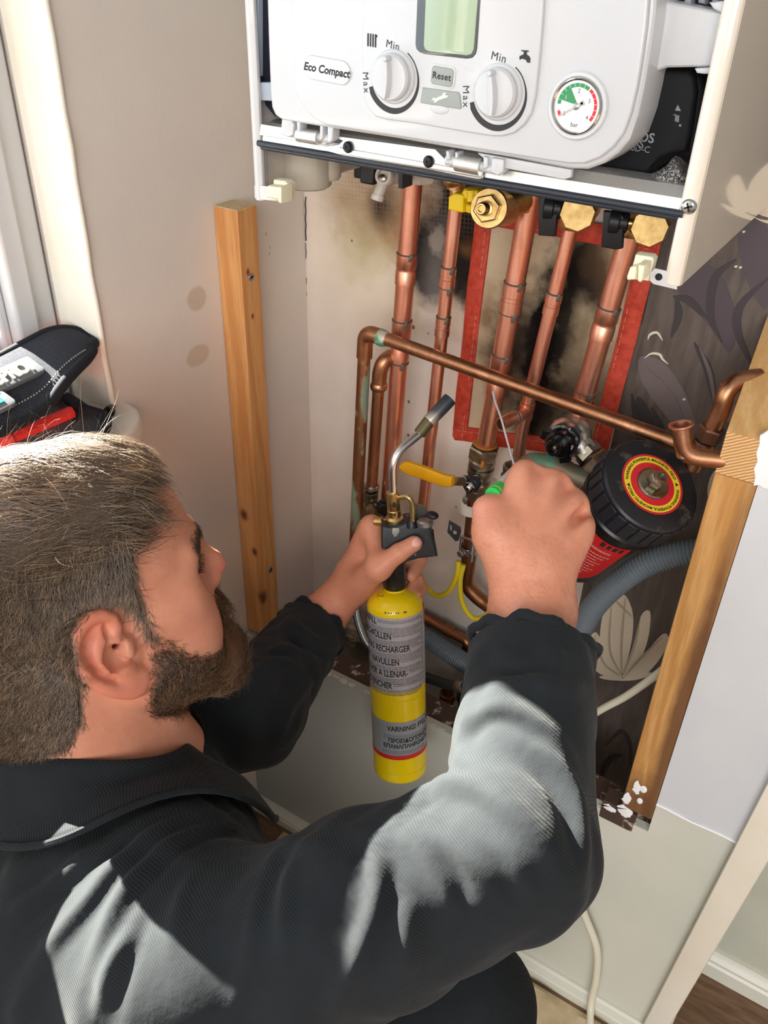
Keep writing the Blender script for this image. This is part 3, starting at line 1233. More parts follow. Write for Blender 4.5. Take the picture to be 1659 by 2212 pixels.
# radiator and tap symbols
s = MB()
for k in range(4):
    o = P2(794.5 + k * 5.4, 86 + k * .8)
    flat(s, rrect(.00135, .0088, .00065, 3, o[0], o[1]), FC - .0002)
o = P2(813, 78)
flat(s, circ(.0008, 14, *o), FC - .0002)
obj('radiator_symbol', s, PRINT_BK, panel, smooth=False)
s = MB()
tap = ((1122, 121), (1122, 129), (1125, 129), (1125, 127), (1133, 128), (1137, 131), (1138, 135), (1145, 136), (1146, 127), (1143, 121), (1138, 118), (1138, 112), (1142, 112), (1142, 109), (1126, 108), (1126, 111), (1131, 111), (1131, 117), (1125, 120))
flat(s, poly_at(tap, FC - .0002), FC - .0002)
obj('tap_symbol', s, PRINT_BK, panel, smooth=False)

# badge
s = MB()
o = P2(707, 151.5, FA)
ang = math.radians(-3.0)
bu, bv = V(math.cos(ang), 0, math.sin(ang)), V(-math.sin(ang), 0, math.cos(ang))
s.plate(rrect(.0450, .0172, .0084, 8), (o[0], FA + .002, o[1]), bu, bv, .0030, .0008)
bd = obj('badge', s, WHITE_PL, panel)
s = MB()
s.plate(rrect(.0432, .0152, .0074, 8), (o[0], FA + .002, o[1]), bu, bv, .0033, .0002)
obj('badge_face', s, mat('badge_face', sr(246, 246, 246), .35), bd)
s = MB()
put_text(s, 'Eco Compact', .0080, plane_fn((o[0], FA - .0015, o[1]), bu, bv), 0, shear=.2, bold=.0003, spacing=1.0)
obj('lettering', s, PRINT_BK, bd, smooth=False)

# reset key and service cover
s = MB()
o = P2(955.5, 165)
s.plate(rrect(.0212, .0150, .0036, 6), (o[0], FC + .002, o[1]), bu, bv, .0026, .0004)
rim = obj('key_surround', s, WHITE_PL, panel)
s = MB()
s.plate(rrect(.0182, .0122, .0026, 6), (o[0], FC + .002, o[1]), bu, bv, .0034, .0008)
rk = obj('reset_key', s, GREY_PL, panel)
s = MB()
put_text(s, 'Reset', .0062, plane_fn((o[0], FC - .0016, o[1]), bu, bv), 0, bold=.00014, spacing=1.1)
obj('lettering', s, PRINT_BK, rk, smooth=False)
s = MB()
fplate(s, ((912, 189), (989, 199), (992, 203), (996, 233), (993, 236), (909, 223), (907, 219)), FC - .0012, .003, .0008)
sv = obj('service_cover', s, GREY_PL, panel)
s = MB()
flat(s, poly_at(((932, 216), (936, 211), (941, 212), (955, 206), (958, 200), (965, 200), (962, 204), (965, 207), (969, 205), (967, 210), (961, 212), (947, 217), (943, 221), (936, 221), (939, 217)), FC - .0014), FC - .0016)
obj('symbol', s, mat('cover_emboss', sr(206, 212, 208), .35), sv, smooth=False)
s = MB()
q = at(950, 236, Y=FC)
s.ell(q, (.0078, .0012, .0034))
obj('finger_notch', s, WHITE_PL, panel)

# pressure gauge
c2 = P2(1248, 229, FA)
c = V(c2[0], FA, c2[1])
s = MB()
s.lathe([(.0215, -.001), (.0215, .0010), (.0205, .0020), (.0185, .0020), (.0178, .0008)], c, YN, 64)
pg = obj('pressure_gauge', s, WHITE_PL, panel, angle=30)
s = MB()
s.lathe([(.0176, -.001), (.0176, .0026), (.0168, .0032), (.0160, .0026), (.0158, .0012)], c, YN, 64)
obj('gauge_rim', s, CHROME, pg, angle=30)
s = MB()
yb = FA - .0014
flat(s, circ(.0160, 64, *c2), yb, 0)


def gang(val):     # dial angle of a value 0..4 in degrees
    return 213 - val * 62.5


rt = .0142
flat(s, arc_strip(c2, .0118, lambda t: rt, gang(.55), gang(2.5)), yb - .0003, 2)
w_ = np.vstack([c2[None] + .0006, arc_strip(c2, .0135, lambda t: .0140, gang(.75), gang(1.5), 20)[:20]])
flat(s, w_, yb - .0004, 2)
flat(s, arc_strip(c2, .0122, lambda t: rt, gang(2.55), gang(4.0)), yb - .0003, 1)
flat(s, arc_strip(c2, .0122, lambda t: rt, gang(.02), gang(.28)), yb - .0003, 1)
for val, rr in ((0, .0098), (1, .0096), (2, .0094), (3, .0094), (4, .0104)):
    a = math.radians(gang(val))
    o = V(c2[0] + rr * math.cos(a), yb - .0007, c2[1] + rr * math.sin(a))
    put_text(s, str(val), .0038, plane_fn(o, UX, UZ), 4 if val == 1 else 3)
put_text(s, 'bar', .0042, plane_fn((c2[0], yb - .0005, c2[1] - .0116), UX, UZ), 3)
for k in range(17):
    a = math.radians(gang(k / 4))
    d = V(math.cos(a), math.sin(a))
    pp = np.array([c2 + d * .0122 + .00012 * V(-d[1], d[0]), c2 + d * .0148 + .00012 * V(-d[1], d[0]), c2 + d * .0148 - .00012 * V(-d[1], d[0]), c2 + d * .0122 - .00012 * V(-d[1], d[0])])
    flat(s, pp, yb - .0006, 4)
obj('dial_face', s, [mat('dial_white', sr(240, 240, 238), .4), PRINT_RD, PRINT_GN, PRINT_BK, PRINT_WT], pg, smooth=False)
s = MB()
a = math.radians(gang(.02))
d = V(math.cos(a), 0, math.sin(a))
e = V(-math.sin(a), 0, math.cos(a))
for L, w, dd in ((.0128, .0006, 1), (-.0052, .0008, 1)):
    o = c + YN * .0030
    s.obox(o + d * L / 2, d, e, YN, abs(L), w * 2, .0005)
s.obox(c + YN * .003 - d * .0048, d, e, YN, .0024, .0028, .0005)
s.lathe([(.0022, 0), (.0022, .0008), (.0012, .0014)], c + YN * .0026, YN, 16)
obj('needle', s, mat('needle_grey', sr(168, 168, 170), .3, .6), pg)

# pump head behind the panel
s = MB()
fplate(s, ((1250, 140), (1440, 150), (1505, 152), (1518, 166), (1524, 200), (1512, 300), (1500, 345), (1486, 350), (1470, 342), (1440, 345), (1420, 362), (1416, 382), (1395, 388), (1300, 372), (1240, 362)), .036, .05, .005)
fplate(s, ((1250, 130), (1440, 146), (1490, 150), (1500, 165), (1505, 200), (1492, 290), (1482, 330), (1450, 336), (1425, 345), (1408, 362), (1404, 376), (1385, 380), (1250, 360)), .031, .05, .004)
pm = obj('pump_head', s, mat('pump_black', sr(15, 16, 20), .6, spec=.25), B, angle=30)
s = MB()
ym = .0306
uu = V(math.cos(math.radians(1)), 0, 0)
for word, px, py, sz in (('REA', 1404, 185, .0085), ('DFOS', 1380, 296, .0090), ('M4S', 1369, 310, .0088), ('CA0D-C', 1371, 320, .0062)):
    o = at(px, py, Y=ym)
    put_text(s, word, sz, plane_fn(o, UX, UZ), 0, bold=.0002 if word == 'DFOS' else 0)
flat(s, poly_at(((1464, 226), (1471, 240), (1458, 239)), ym), ym)
for L in (((1455, 248), (1460, 248), (1459, 262)), ((1463, 249), (1462, 263)), ((1466, 249), (1465, 264))):
    s.tube([at(*q, Y=ym) for q in L], .0005, 6)
for L in (((1375, 270), (1366, 288)), ((1364, 272), (1374, 287)), ((1376, 276), (1370, 288))):
    s.tube([at(*q, Y=ym) for q in L], .0006, 6)
o = at(1469, 271, Y=ym)
s.ell(o, (.001, .0004, .001), seg=8)
obj('lettering', s, PRINT_GY, pm, smooth=False)

# braided loom above the rail at the right


def _braid(g):
    v = g.P(True)
    n = g.vor(900, v, 'F1')
    c = g.ramp(n, [(.25, sr(14, 14, 16)), (.5, sr(60, 60, 64)), (.7, sr(150, 146, 140))])
    return dict(col=c)


s = MB()
s.tube(spline([at(1395, 398, Y=.028), at(1425, 395, Y=.026), at(1455, 382, Y=.025), at(1478, 364, Y=.025)], 6), [.007 + .004 * t for t in np.linspace(0, 1, 19)], 14)
s.tube(spline([at(1400, 404, Y=.026), at(1440, 407, Y=.024), at(1470, 407, Y=.022)], 6), .005, 12)
obj('braided_loom', s, mat('braid', sr(40, 40, 44), .6, tex=_braid), B)
s = MB()
s.tube([at(1350, 392, Y=.03), at(1396, 399, Y=.028)], .006, 12)
obj('sleeve', s, mat('sleeve_grey', sr(92, 98, 108), .5), B)

# cream catch clips on the bottom tabs
for pix1, pix2, pix3, yv in ((((590, 388), (615, 391), (622, 398), (623, 436), (596, 434), (588, 430)), ((578, 401), (603, 405), (602, 431), (576, 427), (573, 412)), ((601, 404), (607, 405), (607, 440), (600, 438)), -.006),
                             (((1372, 550), (1407, 555), (1412, 562), (1400, 608), (1366, 603), (1365, 575)), ((1360, 578), (1375, 574), (1376, 585), (1374, 605), (1354, 606), (1353, 598)), ((1378, 572), (1393, 574), (1388, 606), (1382, 611), (1376, 606)), -.004)):
    s = MB()
    fplate(s, pix1, yv + .004, .010, .0016)
    fplate(s, pix2, yv - .006, .011, .0016)
    fplate(s, pix3, yv - .012, .016, .0014)
    obj('catch_clip', s, CREAM_PL, B, angle=30)

# siphon pot under the left of the case
s = MB()
a, b = at(664, 372, Y=.062), at(706, 366, Y=.075)
for c, r, zb, zt in ((a, .0235, at(668, 412, Y=.05)[2], 1.165), (b, .014, at(712, 393, Y=.066)[2], 1.165)):
    s.lathe([(r * .86, 0), (r * .96, .002), (r, .007), (r, zt - zb)], (c[0], c[1], zb), (0, 0, 1), 12 if r > .02 else 20)
obj('siphon_pot', s, mat('siphon_translucent', sr(178, 172, 158), .35), B, angle=30)
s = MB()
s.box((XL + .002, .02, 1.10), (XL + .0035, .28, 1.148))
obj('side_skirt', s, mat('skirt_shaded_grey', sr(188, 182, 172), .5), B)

# ================================================================== TIMBERS
PINE_V = mat('pine_upright', sr(214, 158, 98), .5, tex=wood_tex('Z', (218, 164, 104), (204, 144, 84), (188, 126, 70), 22,
             [(at(535, 588, X=-.66), .0028), (at(545, 683, X=-.66), .0022), (at(508, 793, X=-.66), .002), (at(550, 1192, Y=.119), .0045), (at(568, 1292, X=-.66), .0075), (at(527, 1112, Y=.119), .006), (at(543, 1130, X=-.66), .0025)]))
def _stud(g):
    r = wood_tex('Z', (206, 158, 98), (190, 138, 78), (172, 118, 64), 30)(g)
    c = r['col']
    dark = g.blotch((-.064, YP, .62), (.009, .06, .26), .5, .25, 30)
    c = g.mix(g.math('MULTIPLY', dark, .85), c, sr(98, 62, 42))
    low = g.blotch((-.078, YP, .44), (.026, .06, .045), .6, .5, 50)
    c = g.mix(g.math('MULTIPLY', low, .8), c, sr(92, 58, 38))
    return dict(col=c, nor=r['nor'])


PINE_STUD = mat('pine_stud', sr(200, 150, 92), .5, tex=_stud)
PINE_TOP = mat('pine_pale', sr(222, 176, 118), .55, tex=wood_tex('Y', (226, 182, 124), (214, 166, 106), (200, 150, 92), 30))


def _endgrain(g):
    v = g.map(g.P(), rot=(0, .55, 0))
    w = g.wave(110, v, 1.2, 2, 2, 'Z')
    return dict(col=g.mix(g.ramp(w, [(.2, 0.0), (.8, 1.0)]), sr(222, 182, 128), sr(176, 126, 74)), nor=g.bump(g.noise(500, 3), .3, .0008))


ENDGRAIN = mat('pine_endgrain', sr(206, 160, 104), .7, tex=_endgrain)
SAWN = mat('pine_sawn_top', sr(196, 176, 140), .8, tex=wall_tex((184, 164, 128), (206, 186, 150), 90, .5))

# upright batten on the window wall
s = MB()
zb, zt = Z_RAIL + .002, 1.0435
s.box((XW + .0005, .119, zb), (-.6595, .153, zt))
t = thing('timber_batten', 'upright pine batten screwed to the window wall beside the corner', 'batten', (-.677, .136, zb))
obj('post', s, PINE_V, t, bevel=.0015)
s = MB()
s.box((XW + .001, .1195, zt - .0006), (-.660, .1525, zt + .0006))
obj('sawn_top', s, SAWN, t)
for px, py in ((543, 599), (584, 1231)):
    c = at(px, py, X=-.6592)
    s = MB()
    s.lathe([(.0048, 0), (.0046, .0007), (.003, .0009), (.0012, .0002)], c, (1, 0, 0), 18)
    s.obox(c + V(.001, 0, 0), (0, 1, .4), (0, -.4, 1), (1, 0, 0), .005, .0012, .0006, 1)
    obj('screw', s, [STEEL, SCREW_BK], t)

s = MB()
s.box((-.0964, YP - .001, .430), (-.0590, YP + .048, .9035))
obj('timber_stud', s, PINE_STUD, label='upright pine stud with dark stained edge beside the white front panel', cat='stud', bevel=.0012)
s = MB()
s.box((-.118, YP - .003, .396), (-.0762, YP + .02, .428))
for pix in (((1300, 1737), (1318, 1742), (1330, 1752), (1322, 1756), (1308, 1748)), ((1330, 1742), (1350, 1744), (1366, 1758), (1352, 1768), (1340, 1758)), ((1344, 1722), (1358, 1716), (1362, 1730), (1350, 1738)), ((1366, 1700), (1378, 1690), (1382, 1706), (1374, 1718))):
    q_ = np.array([at(x, y, Y=YP - .004) for x, y in pix])
    q_ = spline(np.stack([q_[:, 0], q_[:, 2]], 1), 5, True)
    q_ = q_ + .0007 * np.random.default_rng(3).normal(size=q_.shape)
    s.plate(q_, (0, YP - .002, 0), (1, 0, 0), (0, 0, 1), .0016, .0004, m=1)
obj('trim_rail_end', s, [RAIL_BROWN, FILLER], kind='structure')

# bearer running back from the stud to the wall, its sawn end towards the room
A = at(1570, 932, Y=.107)
E_ = at(1659, 680, Y=YB - .004)
d = nrm(E_ - A)
L = np.linalg.norm(E_ - A)
u = V(1, 0, 0)
n = nrm(np.cross(u, d))
n = n if n[2] > 0 else -n
w, h = .040, .042
s = MB()
p = [A, A + u * w, A + u * w - V(0, 0, h), A - V(0, 0, h)]
q = [k + d * L for k in p]
s.rings([np.array(p), np.array(q)], 0, False, True)
s.add(np.array(p), [(3, 2, 1, 0)], 1)
obj('timber_bearer', s, [PINE_TOP, ENDGRAIN], label='short pale pine bearer with sawn end grain above the stud', cat='timber', smooth=False)

# ================================================================== PIPES
YPIPE = .222


def S(p):
    c = ROT @ (np.asarray(p, float) - CAM)
    return c[:2] / c[2] * F_PX + V(CX, CY)


def seg_at(path, py):
    k = np.array([S(q)[1] for q in path])
    i = int(np.argmin(np.abs(k - py)))
    return path[i], nrm(path[min(i + 1, len(path) - 1)] - path[max(i - 1, 0)])


def pipe(name, label, pts, r, m, sleeves=(), rings=(), smear=(), sleeve_r=.0012, mid=None, group=None):
    pts = [np.asarray(q, float) for q in pts]
    o = thing(name, label, 'pipe', pts[-1], group)
    s = MB()
    path = resample(np.array(pts), 300)
    s.tube(fillet(pts, .02, 8) if len(pts) > 2 else resample(np.array(pts), 12), r, 24)
    obj('tube', s, m, o)
    for a, b in sleeves:
        pa, da = seg_at(path, a)
        pb, _ = seg_at(path, b)
        s = MB()
        L = np.linalg.norm(pb - pa)
        dd = (pb - pa) / L
        s.lathe([(r + .0002, 0), (r + sleeve_r, .0005), (r + sleeve_r, L * .42), (r + sleeve_r * .55, L * .44), (r + sleeve_r * .55, L * .56), (r + sleeve_r, L * .58), (r + sleeve_r, L - .0005), (r + .0002, L)], pa, dd, 28, caps=False)
        obj('coupling', s, mid or m, o)
    for k, a in enumerate(rings):
        pa, da = seg_at(path, a)
        s = MB()
        s.lathe([(r + .0002, -.0010), (r + sleeve_r + .0002, -.0005), (r + sleeve_r + .0002, .0006), (r + .0002, .0012)], pa, da, 28, caps=False)
        u_, v_, _ = frame_of(da)
        for i in range(3):
            a_ = -.5 + i * .4 + k
            side = nrm(V(.75 - .12 * i, -.5, 0)) * (r + sleeve_r * .45)
            s.ell(pa + side - da * (-.0005 - .0018 * i), (.0022, .0018, .0030 + .0016 * ((i + k) % 2)), seg=10)
        obj('solder_ring', s, SOLDER, o)
    return o


def pp(*pix, Y=YPIPE):
    return [at(x, y, Y=Y) for x, y in pix]


GP = 'upright copper pipes below the boiler'
pipe('copper_pipe', 'thick copper pipe farthest left under the boiler, dropping past the tee', pp((893, 368), (832, 1180)), .011, COPPER, ((547, 612), (690, 775)), (547, 690, 783), group=GP)
pipe('copper_pipe', 'thin copper pipe below the yellow tap, over the black scorch', pp((990, 392), (903, 1200)), .0076, COPPER, ((577, 622), (684, 726)), (577, 622, 684), group=GP)
p3 = pipe('copper_pipe', 'thick copper pipe running down to the yellow lever valve', pp((1148, 415), (1047, 975)), .011, COPPER, ((610, 676), (767, 850)), (610, 676, 767), group=GP)
p4 = pipe('copper_pipe', 'thin copper pipe with an open side stub', pp((1237, 478), (1140, 873), (1128, 925), (1112, 1060)), .0076, COPPER, ((634, 680), (868, 905)), (634,), group=GP)
pipe('copper_pipe', 'thick copper pipe farthest right, ending above the chrome angle valve', pp((1364, 495), (1266, 842), (1254, 885), (1238, 915)), .011, COPPER, ((664, 732), (842, 868)), (664, 846), group=GP)
# open stub of the tee
s = MB()
a, b = at(1137, 888, Y=YPIPE), at(1082, 917, Y=YPIPE - .045)
dd = nrm(b - a)
L = np.linalg.norm(b - a)
s.lathe([(.0088, .0), (.0088, L * .42), (.0077, L * .45), (.0076, L), (.0066, L), (.0064, L - .02)], a, dd, 26, caps=False)
s.lathe([(.0064, L - .02), (0, L - .02)], a, dd, 26, m=1, caps=False)
obj('side_stub', s, [COPPER, DARK_IN], p4)
s = MB()
s.lathe([(.0078, L * .44), (.0093, L * .45), (.0092, L * .49), (.0077, L * .50)], a, dd, 26, caps=False)
obj('solder_ring', s, SOLDER, p4)

# branch elbow beside the first pipe, into a compression valve
br_ = thing('branch_pipe', 'copper branch with an elbow at the left pipe, entering the lower left valve', 'pipe', at(802, 1058, Y=.205))
s = MB()
pth = [at(850, 768, Y=.222), at(828, 781, Y=.207), at(820, 803, Y=.205), at(802, 1058, Y=.205)]
s.tube(fillet(pth, .016, 8), .0076, 22)
obj('tube', s, COPPER_OLD, br_)
s = MB()
e1 = fillet([at(846, 769, Y=.219), at(828, 781, Y=.207), at(820, 803, Y=.205), at(818, 838, Y=.205)], .02, 8)
s.tube(e1, .0094, 22)
q0, q1 = at(818, 826, Y=.205), at(818, 846, Y=.205)
dd = nrm(q1 - q0)
s.lathe([(.0094, 0), (.0108, .003), (.0108, .007), (.0094, .010)], q0, dd, 24)
obj('elbow', s, COPPER_OLD, br_)

# long pipe across the front of the others
hp = thing('crossing_pipe', 'tarnished copper pipe crossing slantwise in front of the upright pipes', 'pipe', at(767, 1190, Y=.197))
s = MB()
YH = .194
path = fillet([at(1466, 957, Y=YH - .02), at(831, 731, Y=YH), at(790, 717, Y=YH), at(787, 765, Y=YH), at(765, 1215, Y=.172)], .013, 8)
s.tube(path, .0079, 24)
obj('tube', s, COPPER_OLD, hp)
s = MB()
s.tube([at(786, 784, Y=YH - .001), at(765, 1215, Y=.172)], .00805, 24)
obj('drop', s, COPPER_VERD, hp, label='verdigris streaked upright drop')
s = MB()
s.tube(fillet([at(828, 730, Y=YH), at(790, 717, Y=YH), at(787, 772, Y=YH)], .017, 10), .0098, 24)
obj('elbow', s, COPPER_OLD, hp)
s = MB()
a, b = at(818, 727, Y=YH), at(834, 733, Y=YH)
s.lathe([(.0099, 0), (.0104, .002), (.0102, .008), (.0085, .012)], a, nrm(b - a), 24)
obj('solder_ring', s, mat('solder_verdigris', sr(160, 184, 164), .5, .3, lambda g: dict(col=g.ramp(g.noise(60, 3), [(.42, sr(190, 184, 168)), (.55, sr(84, 160, 130))]))), hp)

# ---- heat mat
MATC = [at(1036, 448, Y=.281), at(983, 944, Y=.281), at(1302, 988, Y=.281), at(1424, 512, Y=.281)]


def _cloth(g):
    v = g.map(g.P(), rot=(0, .12, 0))
    w1 = g.wave(330, v, .5, 3, 1, 'X')
    w2 = g.wave(240, v, .5, 3, 1, 'Z')
    wv = g.math('MULTIPLY', w1, w2)
    c = g.mix(g.ramp(wv, [(.1, 0.0), (.7, 1.0)]), sr(204, 186, 154), sr(244, 228, 200))
    P = lambda x, y: at(x, y, Y=.281)

    def b(x, y, rx, rz, col, amt, soft=.6, wob=.6, ns=26):
        nonlocal c
        c = g.mix(g.math('MULTIPLY', g.blotch(P(x, y), (rx, .06, rz), soft, wob, ns), amt), c, sr(*col))
    b(1180, 780, .085, .16, (150, 122, 90), .6, .8)
    b(1160, 800, .022, .12, (16, 15, 15), 1.0, .35, .8, 34)
    b(1110, 715, .022, .055, (46, 36, 32), .9, .5, .9)
    b(1090, 790, .022, .055, (52, 42, 36), .85, .6, .8)
    b(1222, 690, .020, .075, (20, 18, 18), .95, .4, .9, 34)
    b(1215, 850, .030, .04, (30, 26, 24), .9, .5, .8, 34)
    b(1262, 650, .010, .03, (196, 178, 146), .6, .6, .8, 40)
    b(1250, 760, .012, .04, (150, 132, 104), .6, .6, .9, 40)
    b(1255, 565, .022, .042, (26, 22, 22), .95, .4, .75)
    b(1285, 600, .018, .034, (34, 28, 27), .9, .5, .8)
    b(1165, 900, .03, .04, (40, 32, 28), .85, .6, .7)
    b(1290, 880, .016, .06, (70, 54, 42), .75, .8, .7)
    b(1050, 690, .012, .03, (110, 72, 40), .7, .7, .9)
    b(1350, 560, .03, .03, (160, 128, 92), .5, .8)
    b(1240, 820, .012, .045, (120, 106, 90), .4, .8)
    return dict(col=c, nor=g.bump(wv, .5, .0008))


def _hem(g):
    n = g.noise(120, 3, .6)
    return dict(col=g.mix(g.ramp(n, [(.35, 0.0), (.7, 1.0)]), sr(176, 52, 34), sr(206, 78, 54)))


HEM = mat('hem_red', sr(192, 64, 44), .65, tex=_hem)
hm = thing('heat_mat', 'scorched cream heat mat with red hem hung behind the pipes', 'heat mat', (MATC[1] + MATC[2]) / 2)
N = 26
g0 = np.zeros((N, N, 3))
for i in range(N):
    for j in range(N):
        a, b = i / (N - 1), j / (N - 1)
        g0[i, j] = (MATC[0] * (1 - a) + MATC[1] * a) * (1 - b) + (MATC[3] * (1 - a) + MATC[2] * a) * b
        g0[i, j, 1] += .0022 * math.sin(a * 9 + b * 4) * math.sin(b * 7)
ii = np.arange(N * N).reshape(N, N)
qq = np.stack([ii[:-1, :-1], ii[1:, :-1], ii[1:, 1:], ii[:-1, 1:]], -1).reshape(-1, 4)
fr = g0.reshape(-1, 3)
bk = fr + V(0, .0035, 0)
vv = np.vstack([fr, bk])
obj('cloth', (vv, np.vstack([qq, qq[:, ::-1] + N * N])), mat('glass_cloth', sr(200, 186, 158), .9, spec=.1, tex=_cloth), hm)
s = MB()


def hem_strip(p0, p1, inward, w):
    n_ = 24
    rr = []
    for i in range(n_):
        t_ = i / (n_ - 1)
        p = p0 * (1 - t_) + p1 * t_ + V(0, .0012 * math.sin(t_ * 14), 0)
        rr.append(np.array([p + V(0, .0035, 0) - inward * .003, p - inward * .004 - V(0, .0015, 0), p - V(0, .0042, 0), p + inward * w * .7 - V(0, .0046, 0), p + inward * w - V(0, .003, 0), p + inward * w + V(0, .002, 0)]))
    s.rings(rr)


ctr = sum(MATC) / 4
for a, b in ((0, 1), (1, 2), (2, 3), (3, 0)):
    p0, p1 = MATC[a], MATC[b]
    d_ = nrm(p1 - p0)
    inw = ctr - (p0 + p1) / 2
    inw = nrm(inw - d_ * (inw @ d_))
    hem_strip(p0, p1, inw, .017)
obj('hem', s, HEM, hm)
s = MB()
for a, b in ((0, 1), (1, 2), (2, 3), (3, 0)):
    p0, p1 = MATC[a], MATC[b]
    d_ = nrm(p1 - p0)
    inw = ctr - (p0 + p1) / 2
    inw = nrm(inw - d_ * (inw @ d_))
    L = np.linalg.norm(p1 - p0)
    nst = int(L / .009)
    for i in range(1, nst):
        o_ = p0 + d_ * (L * i / nst) + inw * .0125 - V(0, .0046, 0)
        s.obox(o_, d_, inw, V(0, 1, 0), .0056, .0007, .0006)
obj('stitching', s, mat('thread_pale', sr(206, 150, 128), .8), hm)

# ================================================================== VALVES UNDER THE CASE
# white drain cock
v = thing('drain_cock', 'small white plastic drain cock at the left under the boiler', 'valve', at(827, 400, Y=.19))
c = at(827, 386, Y=.165)
s = MB()
s.lathe([(.0088, 0), (.0095, .001), (.0095, .014), (.0088, .015), (.0064, .015), (.006, .010), (0, .010)], c + V(0, .012, 0), nrm((.1, -1, .25)), 28)
b = at(814, 432, Y=.16)
s.tube([c + V(0, .004, 0), c * .3 + b * .7, b], [.0058, .0058, .0062], 18)
s.tube([c * .25 + b * .75, b], .0068, 18)
obj('spout', s, mat('plastic_offwhite', sr(206, 198, 186), .4), v)
s = MB()
s.lathe([(.0042, 0), (.0042, .004), (.002, .0052)], c + V(0, .001, 0), nrm((.1, -1, .25)), 14)
obj('spindle', s, NICKEL, v)
s = MB()
s.lathe([(.011, 0), (.012, .002), (.012, .024), (.009, .026)], c + V(.002, .03, .0), (0, 0, 1), 8)
s.tube([c + V(.004, .012, 0), c + V(.016, .03, .004)], .0075, 16)
obj('body', s, mat('plastic_dull', sr(168, 158, 146), .45), v)
s = MB()
s.box(at(763, 372, Y=.20) + V(0, 0, -.006), at(803, 388, Y=.20) + V(0, .03, .02))
a = at(792, 375, Y=.17)
s.box(a + V(-.009, 0, -.011), a + V(.009, .03, .012))
obj('hose_bracket', s, BLACK_PL, label='black plastic bracket above the white drain cock', cat='bracket', bevel=.002)
s = MB()
fplate(s, ((860, 352), (869, 354), (869, 408), (860, 407)), .16, .02, .001)
obj('hanger_plate', s, mat('hanger_grey', sr(52, 54, 58), .5), label='narrow dark hanger plate beside the leftmost thick pipe', cat='plate')
s = MB()
s.nut(at(907, 385, Y=YPIPE) + V(0, 0, -.004), (0, 0, 1), .029, .024)
obj('pipe_nut', s, mat('plastic_nut', sr(200, 192, 180), .4), label='pale plastic nut at the top of the leftmost pipe', cat='nut')
s = MB()
c = at(978, 396, Y=.20)
s.ell(c + V(0, 0, .004), (.0105, .0105, .009))
s.lathe([(.0095, 0), (.0095, .02)], c + V(.002, .004, -.006), (0, 0, 1), 20)
s.tube([c + V(0, .01, .002), c + V(.02, .02, .01)], .008, 16)
obj('brass_elbow', s, BRASS, label='small rounded brass elbow beside the yellow tap', cat='fitting')

# yellow gas tap with its brass test cap
v = thing('gas_tap', 'brass gas tap with a yellow plastic handle', 'valve', at(1060, 470, Y=.17))
s = MB()
c = at(1060, 450, Y=.155)
ax = nrm(nrm(CAM - c) + .34 * nrm(V(-.62, -.75, .0)))
s.lathe([(.0165, 0), (.0188, .001), (.0188, .006), (.0178, .0078), (.013, .0078)], c, ax, 40)
s.nut(c + ax * .0075, ax, .0235, .0085, phase=.3)
s.lathe([(.0070, .015), (.0070, .021), (.0052, .0215), (.0052, .034), (.0046, .035), (.0034, .035), (.003, .030), (0, .030)], c, ax, 22)
for k in range(5):
    s.lathe([(.0052, .0225 + k * .0024), (.0057, .0232 + k * .0024), (.0052, .0241 + k * .0024)], c, ax, 20, caps=False)
obj('test_cap', s, BRASS, v, angle=30)
s = MB()
s.tube([c - ax * .002, c - ax * .045 + V(.004, 0, 0)], [.0172, .0165], 28)
q = at(1130, 440, Y=YPIPE)
s.tube([c - ax * .03 + V(.002, 0, .002), q + V(0, 0, .006)], .0155, 24)
s.lathe([(.0165, 0), (.018, .002), (.018, .010), (.016, .012)], q + V(-.014, -.002, .008), nrm((1, .1, -.05)), 26)
s.lathe([(.0145, 0), (.0155, .002), (.0155, .03)], q + V(0, 0, -.006), (0, 0, 1), 26)
obj('body', s, BRASS, v)
s = MB()
fplate(s, ((968, 425), (980, 417), (1001, 421), (1001, 459), (997, 460), (967, 453)), .150, .026, .002)
fplate(s, ((995, 418), (1000, 408), (1020, 409), (1037, 415), (1036, 432), (1020, 434), (998, 430)), .152, .014, .003)
fplate(s, ((998, 440), (1020, 444), (1034, 456), (1030, 466), (1000, 458)), .156, .014, .002)
s.tube([at(1018, 410, Y=.153), at(1018, 434, Y=.153)], .0045, 14)
obj('handle', s, YELLOW_PL, v, angle=30)

